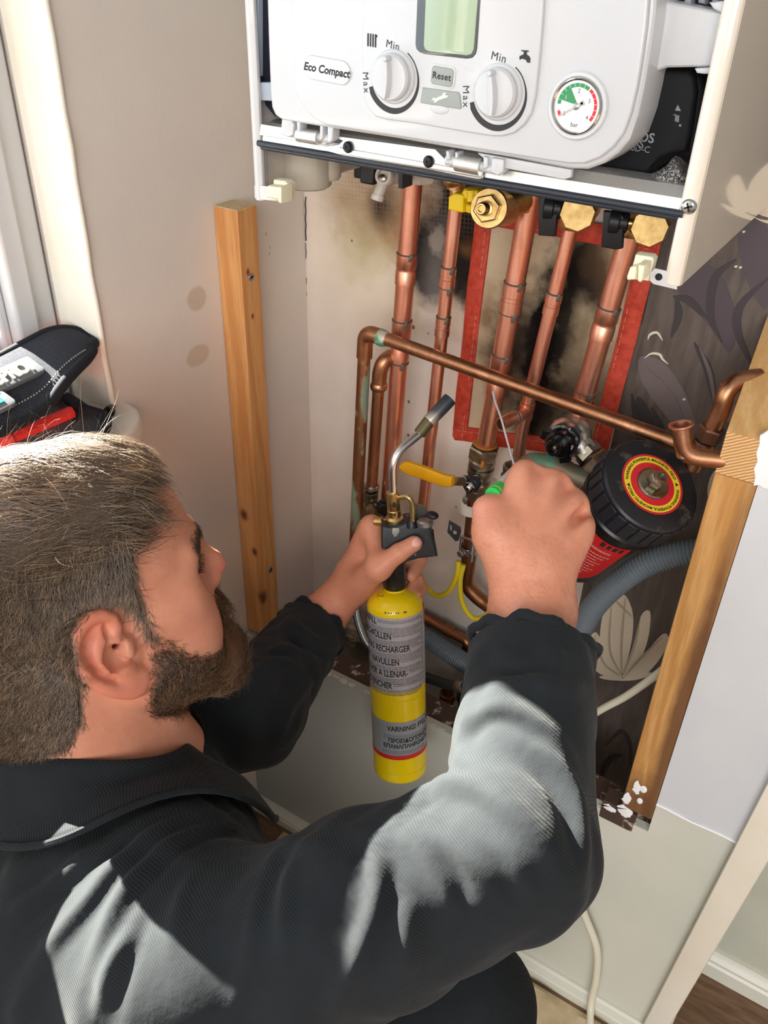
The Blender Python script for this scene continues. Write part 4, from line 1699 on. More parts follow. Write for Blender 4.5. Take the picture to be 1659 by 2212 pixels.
# two brass-capped isolating valves with black levers
for lab, pad, knob, cap, pipe_x in (('brass capped isolating valve with black lever, between the gas tap and the other one', ((1163, 423), (1186, 428), (1188, 438), (1204, 442), (1197, 512), (1162, 509)), (1190, 448), (1247, 461), (1236, 484)),
                                    ('brass capped isolating valve with black lever nearest the right casing', ((1303, 456), (1340, 461), (1347, 470), (1342, 538), (1330, 540), (1298, 534)), (1332, 478), (1403, 493), (1366, 500))):
    v = thing('isolating_valve', lab, 'valve', at(*pipe_x, Y=YPIPE), 'black levered isolating valves')
    ax = nrm((.18, -1, .08))
    c = at(*cap, Y=.160)
    s = MB()
    R = .0172
    s.lathe([(R * .82, -.016), (R, -.015), (R, -.003), (R * .93, .0), (0.004, .0)], c, ax, 8, phase=.2)
    obj('cap_nut', s, BRASS, v, angle=25)
    s = MB()
    q = at(*pipe_x, Y=YPIPE)
    s.tube([c - ax * .014, c - ax * .045], .0145, 22)
    s.lathe([(.0125, 0), (.0135, .002), (.0135, .012), (.0125, .03)], q + V(0, 0, -.004), (0, 0, 1), 22)
    s.tube([q + V(0, 0, .010), c - ax * .034], .0125, 20)
    k = at(*knob, Y=.165)
    s.tube([k + V(.004, 0, 0), c - ax * .012 + V(-.004, 0, 0)], .0042, 12)
    obj('body', s, BRASS, v)
    s = MB()
    fplate(s, pad, .158, .006, .0012)
    kx = nrm(c - ax * .012 - k)
    s.lathe([(.0105, -.006), (.0115, -.005), (.0115, .003), (.0095, .004), (.0095, .010), (.007, .011)], k, kx, 22)
    obj('lever', s, BLACK_PL, v, angle=30)

# ---- chromed compression valve at lower left
v = thing('compression_valve', 'nickel compression valve at lower left, above the torch hand', 'valve', at(797, 1160, Y=.205))
a, b = at(802, 1046, Y=.205), at(794, 1180, Y=.205)
dn = nrm(b - a)
Lv = np.linalg.norm(b - a)
s = MB()
f = Lv / 134
s.lathe([(.0092, 0), (.0108, .002), (.0108, 8 * f)], a, dn, 26)
s.nut(a + dn * 14 * f, dn, .0205, 19 * f)
s.lathe([(.0092, 33 * f), (.0098, 36 * f), (.0098, 40 * f)], a, dn, 26)
s.nut(a + dn * 40 * f, dn, .0200, 34 * f, phase=.4)
s.lathe([(.0098, 72 * f), (.0112, 76 * f), (.0112, 86 * f), (.0092, 90 * f), (.0085, 134 * f)], a, dn, 26)
obj('body', s, NICKEL, v, angle=30)
s = MB()
s.lathe([(.0098, -.001), (.0112, .0), (.0098, .0012)], a + dn * .004, dn, 26)
obj('olive_ring', s, mat('verdigris_pale', sr(150, 176, 150), .6), v)
s = MB()
q = a + dn * 66 * f
s.box(q + V(-.022, -.004, -.005), q + V(-.008, .004, .005))
obj('stop', s, NICKEL, v, bevel=.002)
s = MB()
q = at(822, 1088, Y=.20)
s.lathe([(.0085, 0), (.009, .002), (.009, .012), (.007, .014)], q + V(.004, 0, 0), nrm((.6, -.8, 0)), 18)
s.tube([q + V(.01, -.004, .012), q + V(.012, -.004, -.012)], .005, 10)
obj('knob', s, BLACK_PL, v)
s = MB()
s.tube([q + V(-.008, 0, -.006), q + V(.008, -.004, -.002)], .0045, 12)
s.box(q + V(-.002, -.004, -.022), q + V(.008, .004, -.012))
obj('spindle', s, NICKEL, v)

# ---- yellow lever ball valve under the third pipe
v = thing('lever_valve', 'nickel ball valve with a long yellow lever', 'valve', at(1030, 1080, Y=YPIPE))
a, b = at(1049, 955, Y=YPIPE), at(1026, 1085, Y=YPIPE)
dn = nrm(b - a)
f = np.linalg.norm(b - a) / 130
s = MB()
s.nut(a + dn * 8 * f, dn, .0330, 26 * f, phase=.25)
s.lathe([(.0145, 34 * f), (.0165, 37 * f), (.0165, 46 * f), (.0135, 47 * f), (.0135, 50 * f), (.0165, 51 * f), (.0165, 66 * f), (.014, 74 * f), (.014, 80 * f)], a, dn, 30)
s.ell(a + dn * 84 * f, (.0155, .0155, .015))
s.nut(a + dn * 96 * f, dn, .0265, 20 * f, phase=.1)
obj('body', s, NICKEL, v, angle=30)
s = MB()
s.lathe([(.0145, 0), (.0155, .001), (.0120, .004)], a + dn * 2 * f, dn, 24)
s.ell(at(1040, 1002, Y=YPIPE - .0155), (.004, .002, .006))
obj('jointing_paste', s, mat('paste_orange', sr(176, 112, 44), .6), v)
c = at(1019, 1048, Y=.192)
s = MB()
s.lathe([(.0085, -.012), (.0085, .0)], c, YN, 20)
s.nut(c + YN * .0005, YN, .0125, .006, phase=.2)
s.lathe([(.0034, .0065), (.0034, .010), (.002, .011)], c, YN, 14)
obj('lever_nut', s, CHROME, v, angle=30)
s = MB()
e0, e1, e2 = at(1024, 1048, Y=.1925), at(985, 1040, Y=.190), at(978, 1040, Y=.188)
fplate(s, ((976, 1031), (1004, 1030), (1008, 1038), (1003, 1050), (975, 1049)), .1875, .0025, .0004)
fplate(s, ((1000, 1028), (1030, 1032), (1040, 1046), (1030, 1064), (1008, 1066), (1000, 1052)), .1915, .0025, .0004, m=1)
lv = obj('lever', s, [mat('zinc_passivated', (.5, .52, .42), .3, 1.0), mat('lever_dark', sr(52, 54, 58), .35, .6)], v)
s = MB()
top = spline([at(x, y, Y=.184) for x, y in ((866, 1004), (880, 996), (930, 1012), (960, 1024), (980, 1028))], 6)
bot = spline([at(x, y, Y=.184) for x, y in ((866, 1006), (875, 1020), (930, 1040), (955, 1049), (978, 1051))], 6)
rr = []
for p_, q_ in zip(top, bot):
    m_ = (p_ + q_) / 2
    e_ = (p_ - q_) / 2
    ring = []
    for k in range(16):
        a_ = k / 16 * 2 * PI
        ca, sa = math.cos(a_), math.sin(a_)
        ring.append(m_ + e_ * np.sign(ca) * abs(ca) ** .55 + V(0, .0045, 0) * np.sign(sa) * abs(sa) ** .55)
    rr.append(np.array(ring))
s.rings(rr)
obj('grip', s, mat('lever_grip_yellow', sr(224, 164, 20), .42), lv)

# pipe continuing below it, with pipe clip, earth clamp and its yellow wires
pipe('lower_pipe', 'dark copper pipe dropping below the yellow lever valve', [at(1028, 1070, Y=YPIPE), at(1012, 1215, Y=.225), at(1006, 1262, Y=.23), at(1028, 1288, Y=.232), at(1085, 1330, Y=.24)], .0102, COPPER_DARK, (), (), mid=COPPER_VERD)
s = MB()
c = at(1018, 1092, Y=YPIPE)
s.lathe([(.0125, -.008), (.0155, -.007), (.0155, .007), (.0125, .008)], c, nrm((.1, -.1, 1)), 28, caps=False)
s.lathe([(.0125, .008), (.0125, -.008)], c, nrm((.1, -.1, 1)), 28, caps=False)
s.box(c + V(-.006, .012, -.006), c + V(.006, .066, .006))
obj('pipe_clip', s, mat('clip_white', sr(220, 214, 204), .4), label='white plastic pipe clip under the lever valve', cat='clip')
v = thing('earth_clamp', 'steel earth bonding clamp with a dangling tag on the dark lower pipe', 'clamp', at(1012, 1210, Y=.215))
s = MB()
c0, c1 = at(1008, 1166, Y=.206), at(1000, 1212, Y=.206)
s.lathe([(.0112, -.005), (.0118, -.005), (.0118, .005), (.0112, .005)], at(1013, 1186, Y=.2235), (0, .05, 1), 26, caps=False)
s.box(c0 + V(-.010, 0, -.001), c0 + V(.012, .004, .002))
s.box(c0 + V(-.010, 0, -.026), c0 + V(-.007, .004, .0))
s.box(c0 + V(.006, -.001, -.034), c0 + V(.010, .004, .001))
s.nut(at(1000, 1192, Y=.208), nrm((-.1, -1, 0)), .009, .008)
s.tube([at(1022, 1178, Y=.208), at(1018, 1196, Y=.206)], .0034, 12)
obj('strap', s, STEEL, v, bevel=.0006)
s = MB()
fplate(s, ((970, 1124), (994, 1138), (996, 1148), (990, 1168), (984, 1170), (966, 1150)), .214, .001, .0003)
tag_ = obj('tag', s, mat('tag_grey', sr(118, 118, 120), .35, .8), v)
s = MB()
q = at(983, 1150, Y=.2135)
s.lathe([(.0028, 0), (.0028, .0005)], q, YN, 16)
fplate(s, ((972, 1135), (975, 1134), (976, 1145), (973, 1146)), .2135, .0004)
obj('tag_hole', s, mat('tag_light', sr(176, 176, 176), .5), tag_)
YW = mat('earth_yellow', sr(226, 204, 40), .45, tex=lambda g: dict(col=g.mix(g.ramp(g.blotch(at(948, 1288, Y=.2), (.5, .5, .006), .3, .05, 8), [(0, 0.0), (1, .0)]), sr(226, 204, 40), sr(120, 150, 50))))
for lab, pts in (('yellow earth wire looping left from the clamp', [at(991, 1212, Y=.205), at(986, 1245, Y=.200), at(968, 1278, Y=.198), at(942, 1286, Y=.2), at(918, 1262, Y=.205), at(902, 1225, Y=.21)]),
                 ('yellow earth wire looping right from the clamp', [at(1001, 1220, Y=.205), at(994, 1255, Y=.200), at(998, 1300, Y=.198), at(1018, 1332, Y=.198), at(1042, 1334, Y=.2), at(1062, 1312, Y=.205), at(1072, 1270, Y=.215)])):
    s = MB()
    s.tube(spline(pts, 10), .0036, 12)
    obj('earth_wire', s, YW, label=lab, cat='wire', group='yellow earth wires')

# ---- chrome angle valve with a black cap
v = thing('angle_valve', 'chrome angle valve with a black cap below the rightmost thick pipe', 'valve', at(1225, 985, Y=.2))
c = at(1232, 938, Y=.196)
s = MB()
s.ell(c, (.024, .022, .022))
u_ = nrm(at(1200, 966, Y=.150) - c)
s.lathe([(.019, .006), (.0175, .016), (.0165, .022)], c, u_, 30)
w_ = nrm(at(1290, 1000, Y=.185) - c)
s.lathe([(.017, .010), (.0135, .020), (.0135, .030)], c, w_, 26)
t_ = nrm(at(1240, 905, Y=YPIPE) - c)
s.lathe([(.019, .010), (.0165, .020), (.0165, .026), (.0150, .034)], c, t_, 28)
obj('body', s, mat('satin_nickel', (.72, .7, .66), .34, 1.0), v, angle=30)
s = MB()
s.nut(c + w_ * .024, w_, .0265, .012)
s.lathe([(.010, .036), (.010, .04)], c, w_, 20)
s.nut(c + w_ * .038, w_, .032, .022, phase=.35)
obj('union_nut', s, NICKEL, v, angle=30)
s = MB()
s.lathe([(.0185, .020), (.0190, .0215), (.0190, .028), (.0165, .029), (.0150, .034), (.0150, .040), (.0125, .043), (.0100, .043), (.0100, .050), (.0085, .052), (.0055, .052), (.0050, .046), (0.0001, .046)], c, u_, 36)
ua, va, _ = frame_of(u_)
for k in range(3):
    a_ = k * 2 * PI / 3 + .9
    s.obox(c + u_ * .026 + (ua * math.cos(a_) + va * math.sin(a_)) * .019, ua * math.cos(a_) + va * math.sin(a_), -ua * math.sin(a_) + va * math.cos(a_), u_, .008, .010, .010)
obj('cap', s, mat('cap_black_gloss', sr(18, 18, 20), .16, coat=.5), v, angle=30)
s = MB()
s.lathe([(.0022, .044), (.0022, .050), (.001, .051)], c, u_, 12)
obj('stem', s, BRASS, v)

# green tarnished elbow going to the filter
VERD = mat('verdigris_fitting', sr(120, 110, 90), .5, .5, lambda g: dict(col=g.mix(g.ramp(g.noise(42, 4, .65), [(.54, 0.0), (.62, 1.0)]), sr(138, 124, 104), sr(96, 150, 124)), nor=g.bump(g.noise(120, 3), .3, .001)))
s = MB()
e = [at(1118, 1040, Y=.215), at(1140, 1000, Y=.19), at(1185, 1003, Y=.178), at(1300, 1055, Y=.165)]
s.tube(fillet(e, .03, 10), .0125, 24)
for x, y, rr in ((1215, 1018, .0140), (1248, 1032, .0135), (1268, 1040, .0145)):
    q = at(x, y, Y=.176)
    s.lathe([(.0125, -.006), (rr, -.005), (rr, .005), (.0125, .006)], q, nrm(e[3] - e[2]), 26)
obj('tarnished_elbow', s, VERD, label='green tarnished copper elbow behind the raised fist', cat='fitting', angle=30)
s = MB()
q = at(1108, 1020, Y=YPIPE - .004)
s.lathe([(.0095, -.01), (.0125, -.009), (.0125, .004), (.0145, .005), (.0145, .014), (.011, .015)], q, (0, .1, -1), 26)
obj('pipe_collar', s, CHROME, label='bright collar on the thin pipe beside the green reel', cat='fitting', angle=30)

# ---- magnetic filter
fl_ = thing('magnetic_filter', 'black canister filter with a ribbed cap and red and yellow ring label', 'filter', at(1340, 1180, Y=.19))
cf = at(1409, 1046, Y=.118)
vd = nrm(cf - CAM)
Rt, Dn = ROT[0], -ROT[1]
ax = nrm(-.80 * vd + .60 * (.77 * Rt + .63 * Dn))
RC = .0505
s = MB()
s.lathe([(RC * .95, -.036), (RC * .985, -.034), (RC, -.030), (RC, -.006), (RC * .985, -.0025), (RC * .95, -.0006), (RC * .90, 0), (0.001, 0)], cf, ax, 72)
ua, va, _ = frame_of(ax)
cap = obj('cap', s, mat('filter_black', sr(30, 31, 35), .4, tex=lambda g: dict(col=g.mix(g.ramp(g.noise(55, 4, .65), [(.56, 0.0), (.74, 1.0)]), sr(28, 29, 33), sr(92, 84, 70)))), fl_, angle=30)
s = MB()
for k in range(26):
    a_ = k / 26 * 2 * PI
    e_ = ua * math.cos(a_) + va * math.sin(a_)
    t_ = -ua * math.sin(a_) + va * math.cos(a_)
    s.obox(cf - ax * .018 + e_ * (RC + .0004), e_, t_, ax, .0018, .0095, .026)
obj('grip_rib', s, mat('filter_rib', sr(36, 38, 46), .45), cap, bevel=.0006)
s = MB()


def ring_face(mb, r0, r1, h, m):
    a_ = np.arange(64) * 2 * PI / 64
    d_ = np.cos(a_)[:, None] * ua + np.sin(a_)[:, None] * va
    mb.rings([cf + ax * h + d_ * r1, cf + ax * h + d_ * r0], m, False, False)


RL = .0325
ring_face(s, RL * .93, RL, .0004, 0)
ring_face(s, RL * .72, RL * .93, .0005, 1)
ring_face(s, RL * .50, RL * .72, .0004, 0)
PRINT_YE = mat('print_yellow', sr(236, 206, 50), .4)


def ring_text(txt, a0, a1, r, size):
    v_, f_ = text_mesh(txt, size, 'LEFT', bold=.00012)
    w_ = v_[:, 0].max() - v_[:, 0].min()
    aa = a0 + (v_[:, 0] - v_[:, 0].min()) / w_ * (a1 - a0)
    rr_ = r + v_[:, 1]
    s.add(cf + ax * .0008 + (np.cos(aa) * rr_)[:, None] * ua + (np.sin(aa) * rr_)[:, None] * va, f_, 2)


# angle of the picture's "left" on the cap, lettering runs clockwise
refl = -Rt - ax * (-Rt @ ax)
a_l = math.atan2(refl @ va, refl @ ua)
sg = -1
ring_text('WARNING POWERFUL MAGNETIC FIELD', a_l + sg * .05, a_l + sg * 2.85, RL * .83, .0042)
ring_text('WARNING POWERFUL MAGNETIC FIELD', a_l + sg * 3.25, a_l + sg * 6.05, RL * .83, .0042)
for b0 in (-.16, 3.05):
    a_ = a_l + sg * b0
    e_ = ua * math.cos(a_) + va * math.sin(a_)
    t_ = ua * -math.sin(a_) + va * math.cos(a_)
    q = cf + ax * .0008 + e_ * RL * .83
    s.add([q + e_ * .002, q - e_ * .0015 + t_ * .002, q - e_ * .0015 - t_ * .002], [(0, 1, 2)], 2)
obj('ring_label', s, [PRINT_RD, PRINT_YE, PRINT_BK], cap, smooth=False)
s = MB()
s.lathe([(.0165, 0), (.0165, .002), (.015, .003)], cf, ax, 32)
s.nut(cf + ax * .002, ax, .0150, .012, phase=.2)
s.lathe([(.0062, .012), (.0062, .017), (.0046, .017), (.004, .014), (0.0001, .014)], cf, ax, 22)
obj('bleed_screw', s, NICKEL, cap, angle=30)
s = MB()
s.lathe([(RC * .93, -.052), (RC * .98, -.050), (RC * .98, -.040), (RC * .93, -.038), (RC * .93, -.034)], cf, ax, 56)
s.lathe([(.030, -.175), (.040, -.172), (.0445, -.160), (.0445, -.048)], cf, ax, 56)
inlet = cf - ax * .06
s.tube([inlet, at(1298, 1058, Y=.166)], .016, 20)
s.tube([inlet + ax * .01, c + w_ * .062], .013, 20)
obj('canister', s, mat('canister_black', sr(18, 18, 20), .3), fl_, angle=30)
# curved red instruction label on the canister
s = MB()
dl = nrm(-vd - ax * (-vd @ ax))
dx = np.cross(ax, dl)
RLc = .0449


def can_pt(a_, h, r=RLc):
    return cf + ax * h + r * (math.cos(a_) * dl + math.sin(a_) * dx)


aL, aR, h0, h1 = -.52, 1.0, -.060, -.150
rows = []
for i in range(15):
    h = h0 + (h1 - h0) * i / 14
    k = max(0, (i - 10) / 4)
    ins = (1 - math.sqrt(max(0, 1 - k * k))) * .34
    rows.append(np.array([can_pt(a_, h) for a_ in np.linspace(aL + ins, aR - ins, 17)]))
s.rings(rows, 0, False, False, loop=False)


def can_fn(h, a_, sz=1):
    up_ = ax
    def fn(p):
        return np.array([can_pt(a_ + x / RLc, h + y, RLc + .0004) for x, y in p])
    return fn


put_text(s, 'Maintenance', .0068, can_fn(-.078, .30), 1, bold=.0002)
for i in range(9):      # lines too small to read in the photograph
    h = -.0865 - i * .0056
    a0 = -.05
    while a0 < .70 - .1 * (i % 3):
        a1 = a0 + .035 + .05 * RNG.random()
        s.rings([np.array([can_pt(a_, hh_, RLc + .0004) for a_ in np.linspace(a0, a1, 4)]) for hh_ in (h, h - .0019)], 1, False, False, loop=False)
        a0 = a1 + .018
for i, (a0, a1) in enumerate(((.30, .40), (.47, .55), (.61, .71), (.77, .85))):
    s.rings([np.array([can_pt(a_, h, RLc + .0004) for a_ in np.linspace(a0, a1, 5)]) for h in (-.062, -.070)], 2, False, False, loop=False)
obj('instruction_label', s, [mat('label_red', sr(196, 34, 40), .35), mat('label_red_print', sr(226, 160, 150), .5), PRINT_BK], fl_, smooth=False)

# ---- hoses and cables
HOSE = mat('hose_grey', sr(112, 122, 130), .45)


def corrugated(pts, r, pitch=.0042):
    P_ = spline(np.array(pts), 30)
    L = np.sum(np.linalg.norm(np.diff(P_, axis=0), axis=1))
    n_ = int(L / pitch * 6)
    P_ = resample(P_, n_)
    rr_ = r + .0011 * np.sign(np.cos(np.arange(n_) / 6 * 2 * PI)) * np.abs(np.cos(np.arange(n_) / 6 * 2 * PI)) ** .6
    m_ = MB()
    m_.tube(P_, rr_, 20)
    return m_


obj('corrugated_hose', corrugated([at(860, 1330, Y=.262), at(925, 1378, Y=.252), at(1022, 1442, Y=.23), at(1130, 1482, Y=.205), at(1228, 1395, Y=.20), at(1290, 1302, Y=.205), at(1372, 1232, Y=.215), at(1450, 1200, Y=.225), at(1530, 1188, Y=.235), at(1640, 1180, Y=.25)], .0138), HOSE,
    label='grey corrugated drain hose curving below the canister filter', cat='hose', angle=80)
s = MB()
s.tube(fillet([at(890, 1318, Y=.272), at(985, 1372, Y=.268), at(1012, 1385, Y=.266), at(1003, 1420, Y=.266)], .014, 8), .0078, 18)
for x, y in ((968, 1362),):
    s.tube([at(x - 8, y - 5, Y=.269), at(x + 10, y + 6, Y=.2685)], .0095, 18)
obj('elbowed_pipe', s, COPPER_DARK, label='short dark copper pipe with a downward elbow low behind the yellow bottle', cat='pipe')
s = MB()
s.tube(spline([at(890, 1452, Y=.20), at(940, 1470, Y=.19), at(985, 1482, Y=.18), at(1060, 1488, Y=.175)], 8), .0075, 16)
hb = obj('braided_hose', s, mat('hose_black', sr(58, 60, 60), .35, .4), label='dark braided hose low beside the yellow bottle', cat='hose')
s = MB()
a, b = at(985, 1482, Y=.18), at(1012, 1486, Y=.178)
s.lathe([(.008, 0), (.0088, .002), (.0088, .012), (.0078, .016)], a, nrm(b - a), 20)
obj('ferrule', s, NICKEL, hb)
for lab, x, m_ in (('dull copper pipe stub low under the braided hose', 968, COPPER_DARK), ('green black pipe stub low under the braided hose', 1005, mat('pipe_green_black', sr(34, 58, 50), .5))):
    s = MB()
    a, b = at(x, 1478, Y=.235), at(x - 6, 1600, Y=.235)
    s.tube([a, b], .0095, 18)
    s.lathe([(.0095, 0), (.0125, .001), (.0125, .012), (.0095, .014)], a + nrm(b - a) * .018, nrm(b - a), 20)
    obj('pipe_stub', s, m_, label=lab, cat='pipe', group='pipe stubs under the braided hose')
s = MB()
s.tube(spline([at(770, 1290, Y=.21), at(772, 1335, Y=.20), at(790, 1385, Y=.19), at(815, 1410, Y=.19)], 8), .0065, 14)
obj('flexible_hose', s, STEEL, label='thin steel flexible hose behind the torch hand', cat='hose')
s = MB()
for i in range(16):
    q = at(730 + 70 * RNG.random(), 1345 + 60 * RNG.random(), Y=.245)
    q[1] += .02 * RNG.random()
    r_ = .010 + .012 * RNG.random()
    s.ell(q, (r_, r_ * .8, r_ * .7), seg=10)
obj('mortar_rubble', s, mat('mortar', sr(150, 136, 116), .9, tex=wall_tex((120, 108, 92), (176, 162, 140), 60, .6)), label='broken mortar around the pipes low in the corner', cat='rubble', kind='stuff')
WCAB = mat('cable_white', sr(226, 220, 198), .4)
s = MB()
s.tube(spline([at(1230, 1575, Y=.20), at(1300, 1532, Y=.19), at(1352, 1504, Y=.185), at(1412, 1462, Y=.18), at(1470, 1415, Y=.185)], 8), .0048, 14)
obj('white_cable', s, WCAB, label='white cable running up to the pine stud behind the sleeve', cat='cable')
s = MB()
s.tube(spline([at(1200, 1880, Y=.092), at(1243, 1935, Y=.092), at(1268, 1990, Y=.094), at(1289, 2050, Y=.094), at(1288, 2110, Y=.094), at(1277, 2165, Y=.092), at(1274, 2230, Z=.008)], 10), .0052, 14)
obj('white_cable', s, WCAB, label='cream cable hanging down the lower white panel to the floor', cat='cable')

# ---- open bend and the nut fitting at the right
ob = thing('open_bend', 'copper bend with a flared open mouth beside the pine bearer', 'pipe', at(1500, 990, Y=.10))
s = MB()
top = at(1471, 919, Y=.103)
pth = fillet([top, at(1479, 985, Y=.103), at(1640, 1002, Y=.125)], .026, 12)
s.tube(pth, .0084, 28, caps=False)
upd = nrm(pth[0] - pth[1])
obj('tube', s, COPPER_OLD, ob)
s = MB()
s.lathe([(.0084, -.002), (.0092, -.0008), (.0112, .0), (.0112, .0014), (.0090, .0018), (.0078, .0008), (.0074, -.012), (.0070, -.03), (.0001, -.03)], top, upd, 32, caps=False)
obj('flare', s, COPPER, ob)
nf = thing('nut_fitting', 'brown compression nut with a pipe curving up beside the pine bearer', 'fitting', at(1520, 965, Y=.165))
a, b = at(1522, 958, Y=.17), at(1550, 902, Y=.17)
dn = nrm(b - a)
s = MB()
s.tube(fillet([a - dn * .03, b + dn * .01, at(1566, 850, Y=.17), at(1590, 822, Y=.18), at(1640, 815, Y=.2)], .02, 8), .0085, 22)
obj('tube', s, COPPER_OLD, nf)
s = MB()
s.tube(spline([at(1585, 905, Y=.195), at(1582, 860, Y=.195), at(1590, 832, Y=.2), at(1615, 822, Y=.215)], 8), .0098, 20)
obj('painted_tube', s, mat('tube_paint_flaked', sr(150, 120, 102), .6, tex=wall_tex((128, 98, 80), (186, 164, 150), 70, .4)), nf)
s = MB()
s.nut(a + dn * .004, dn, .0225, .016, phase=.3)
s.lathe([(.0105, -.01), (.0115, -.006), (.0105, .003)], a, dn, 24)
obj('nut', s, mat('nut_brown', (.26, .16, .12), .35, 1.0), nf, angle=30)

# ================================================================== THE TORCH
T_top, T_bot = at(857, 1400, d=1.06), at(865, 1650, d=1.12)
tax = nrm(T_top - T_bot)                      # up along the bottle
RB = .0347


def t_at(py):
    """point on the bottle's axis seen at picture row py"""
    lo, hi = -1.5, 1.5
    for _ in range(50):
        m_ = (lo + hi) / 2
        if S(T_bot + tax * m_)[1] > py:
            lo = m_
        else:
            hi = m_
    return (lo + hi) / 2


DROP = 33
torch = thing('gas_torch', 'yellow gas bottle torch with grey multilingual label, held by the left hand', 'torch', T_bot + tax * t_at(1693 - DROP))
hb0 = t_at(1693 - DROP)
HB = lambda y: t_at(y - DROP)
tc = nrm(CAM - T_top)
tdl = nrm(tc - tax * (tc @ tax))              # towards the camera
tdx = nrm(np.cross(tax, tdl))                 # to the right


def bot_pt(a_, h, r=RB):
    return T_bot + tax * h + r * (math.cos(a_) * tdl + math.sin(a_) * tdx)


YEL = mat('bottle_yellow', sr(240, 208, 10), .28, coat=.3)
LBL = mat('bottle_label', sr(176, 172, 176), .35, coat=.2)
LBL2 = mat('bottle_label_grey', sr(150, 154, 158), .35, coat=.2)
sh = HB(1338)
s = MB()
g1, g2 = HB(1516), HB(1670)
s.lathe([(.010, hb0 + .002), (RB - .004, hb0), (RB - .001, hb0 + .002), (RB, hb0 + .006), (RB, g2 - .001), (RB - .0009, g2 - .0005), (RB - .0009, g2 + .0005), (RB, g2 + .001), (RB, g1 - .001), (RB - .0009, g1 - .0004), (RB - .0009, g1 + .0004), (RB, g1 + .001),
         (RB, sh), (RB - .0012, sh + .005), (RB - .0045, sh + .0105), (RB - .010, sh + .0155), (RB - .017, sh + .019), (.013, sh + .0205), (.0125, sh + .0235), (.010, sh + .024)], T_bot, tax, 72)
bottle = obj('gas_bottle', s, YEL, torch, angle=50)
# dent and embossing on the shoulder
s = MB()
q = T_bot + tax * (sh + .0185) + nrm(-tdx * .8 + tdl * .6) * .022
s.lathe([(.0042, -.004), (.0044, .0), (.0030, .0006), (.0024, -.001), (.0001, -.001)], q, tax, 18)
obj('relief_plug', s, mat('plug_yellow', sr(214, 180, 10), .35), bottle)
s = MB()
for i, a_ in enumerate((-.36, -.24, -.16, .02, .1, .3, .36)):
    q = T_bot + tax * (sh + .0048) + (RB - .001) * (math.cos(a_) * tdl + math.sin(a_) * tdx)
    s.obox(q, tdx, tax, tdl, .0022 if i in (0, 6) else .0012, .0016, .0008)
obj('stamp', s, mat('stamp_dark', sr(70, 62, 20), .6), bottle, smooth=False)


def band(mb, h0, h1, m, a0=-PI, a1=PI, r=RB + .0002, n=72):
    aa = np.linspace(a0, a1, n)
    mb.rings([np.array([bot_pt(a_, h, r) for a_ in aa]) for h in (h0, h1)], m, False, False, loop=False)


s = MB()
L0, L1 = HB(1497), HB(1341)
band(s, L0, L1, 0)
band(s, HB(1631), HB(1560), 1, r=RB + .0003)
band(s, HB(1639), HB(1630), 2, r=RB + .0004)
band(s, HB(1375), HB(1330), 2, 1.28, 1.5, r=RB + .0004, n=8)
lab = obj('label', s, [LBL, LBL2, PRINT_RD], bottle, angle=30)


def bot_fn(h, a_ref, r=RB + .0006):
    return lambda p: np.array([bot_pt(a_ref + x / RB, h + y, r) for x, y in p])


s = MB()
bands = []
for txt, y, xe in (('DO NOT REFILL', 1339, 818), ('NICHT NACHF\u00dcLLEN', 1367, 847), ('NE PAS RECHARGER', 1394, 886), ('NIET NAVULLEN', 1421, 862), ('NO VOLVER A LLENAR-', 1446, 880), ('N\u00c3O ENCHER', 1471, 846)):
    a_e = math.asin(max(-.98, min(.98, (xe - 858) / 60.5)))
    h = HB(y + 14) + .001
    v_, f_ = text_mesh(txt, .0118, 'RIGHT', bold=.0002)
    v_ = v_ * V(.66, 1.0)
    v_[:, 0] -= v_[:, 0].max()
    s.add(bot_fn(h, a_e)(v_), f_)
    bands.append((h, a_e))
v_, f_ = text_mesh('VARNING! FYLL INTE', .0100, 'LEFT', bold=.0002)
s.add(bot_fn(HB(1574), -.44)(v_ * V(.8, 1)), f_)
v_, f_ = text_mesh('\u03a0\u03a1\u039f\u0395\u0399\u0394\u039f\u03a0\u039f\u0399\u0397\u03a3\u0397: \u039c\u0397\u039d', .0082, 'LEFT', bold=.00025)
s.add(bot_fn(HB(1599), -.42)(v_ * V(.86, 1)), f_)
v_, f_ = text_mesh('\u0395\u03a0\u0391\u039d\u0391\u03a0\u039b\u0397\u03a1\u03a9\u039d\u0395\u03a4\u0395', .0082, 'LEFT', bold=.00025)
s.add(bot_fn(HB(1611), -.62)(v_ * V(.86, 1)), f_)
obj('lettering', s, PRINT_BK, lab, smooth=False)
# print too fine to read in the photograph
s = MB()
R2 = np.random.default_rng(5)


def fine(h, a0, a1, t=.0009):
    x = a0
    while x < a1 - .05:
        w_ = min(.06 + .2 * R2.random(), a1 - x)
        s.rings([np.array([bot_pt(a_, hh_, RB + .0005) for a_ in np.linspace(x, x + w_, 5)]) for hh_ in (h, h - t)], 0, False, False, loop=False)
        x += w_ + .022


for h, a_e in bands:
    for k in range(2):
        fine(h + .003 - k * .0022, a_e + .05, .98)
    for k in range(4):
        fine(h - .0062 - k * .0021, -1.3, .98 - .2 * (k == 3))
for k in range(3):
    fine(HB(1583) - k * .0021 - .003, -.6, 1.2)
    fine(HB(1616) - k * .002 - .003, -.7, 1.1)
for k in range(24):
    h = L1 - .006 - k * .0068
    if h > L0 + .012:
        band(s, h, h - .0045, 0, 1.04, 1.09, RB + .0005, 4)
obj('fine_print', s, mat('print_soft', sr(122, 120, 126), .5), lab, smooth=False)

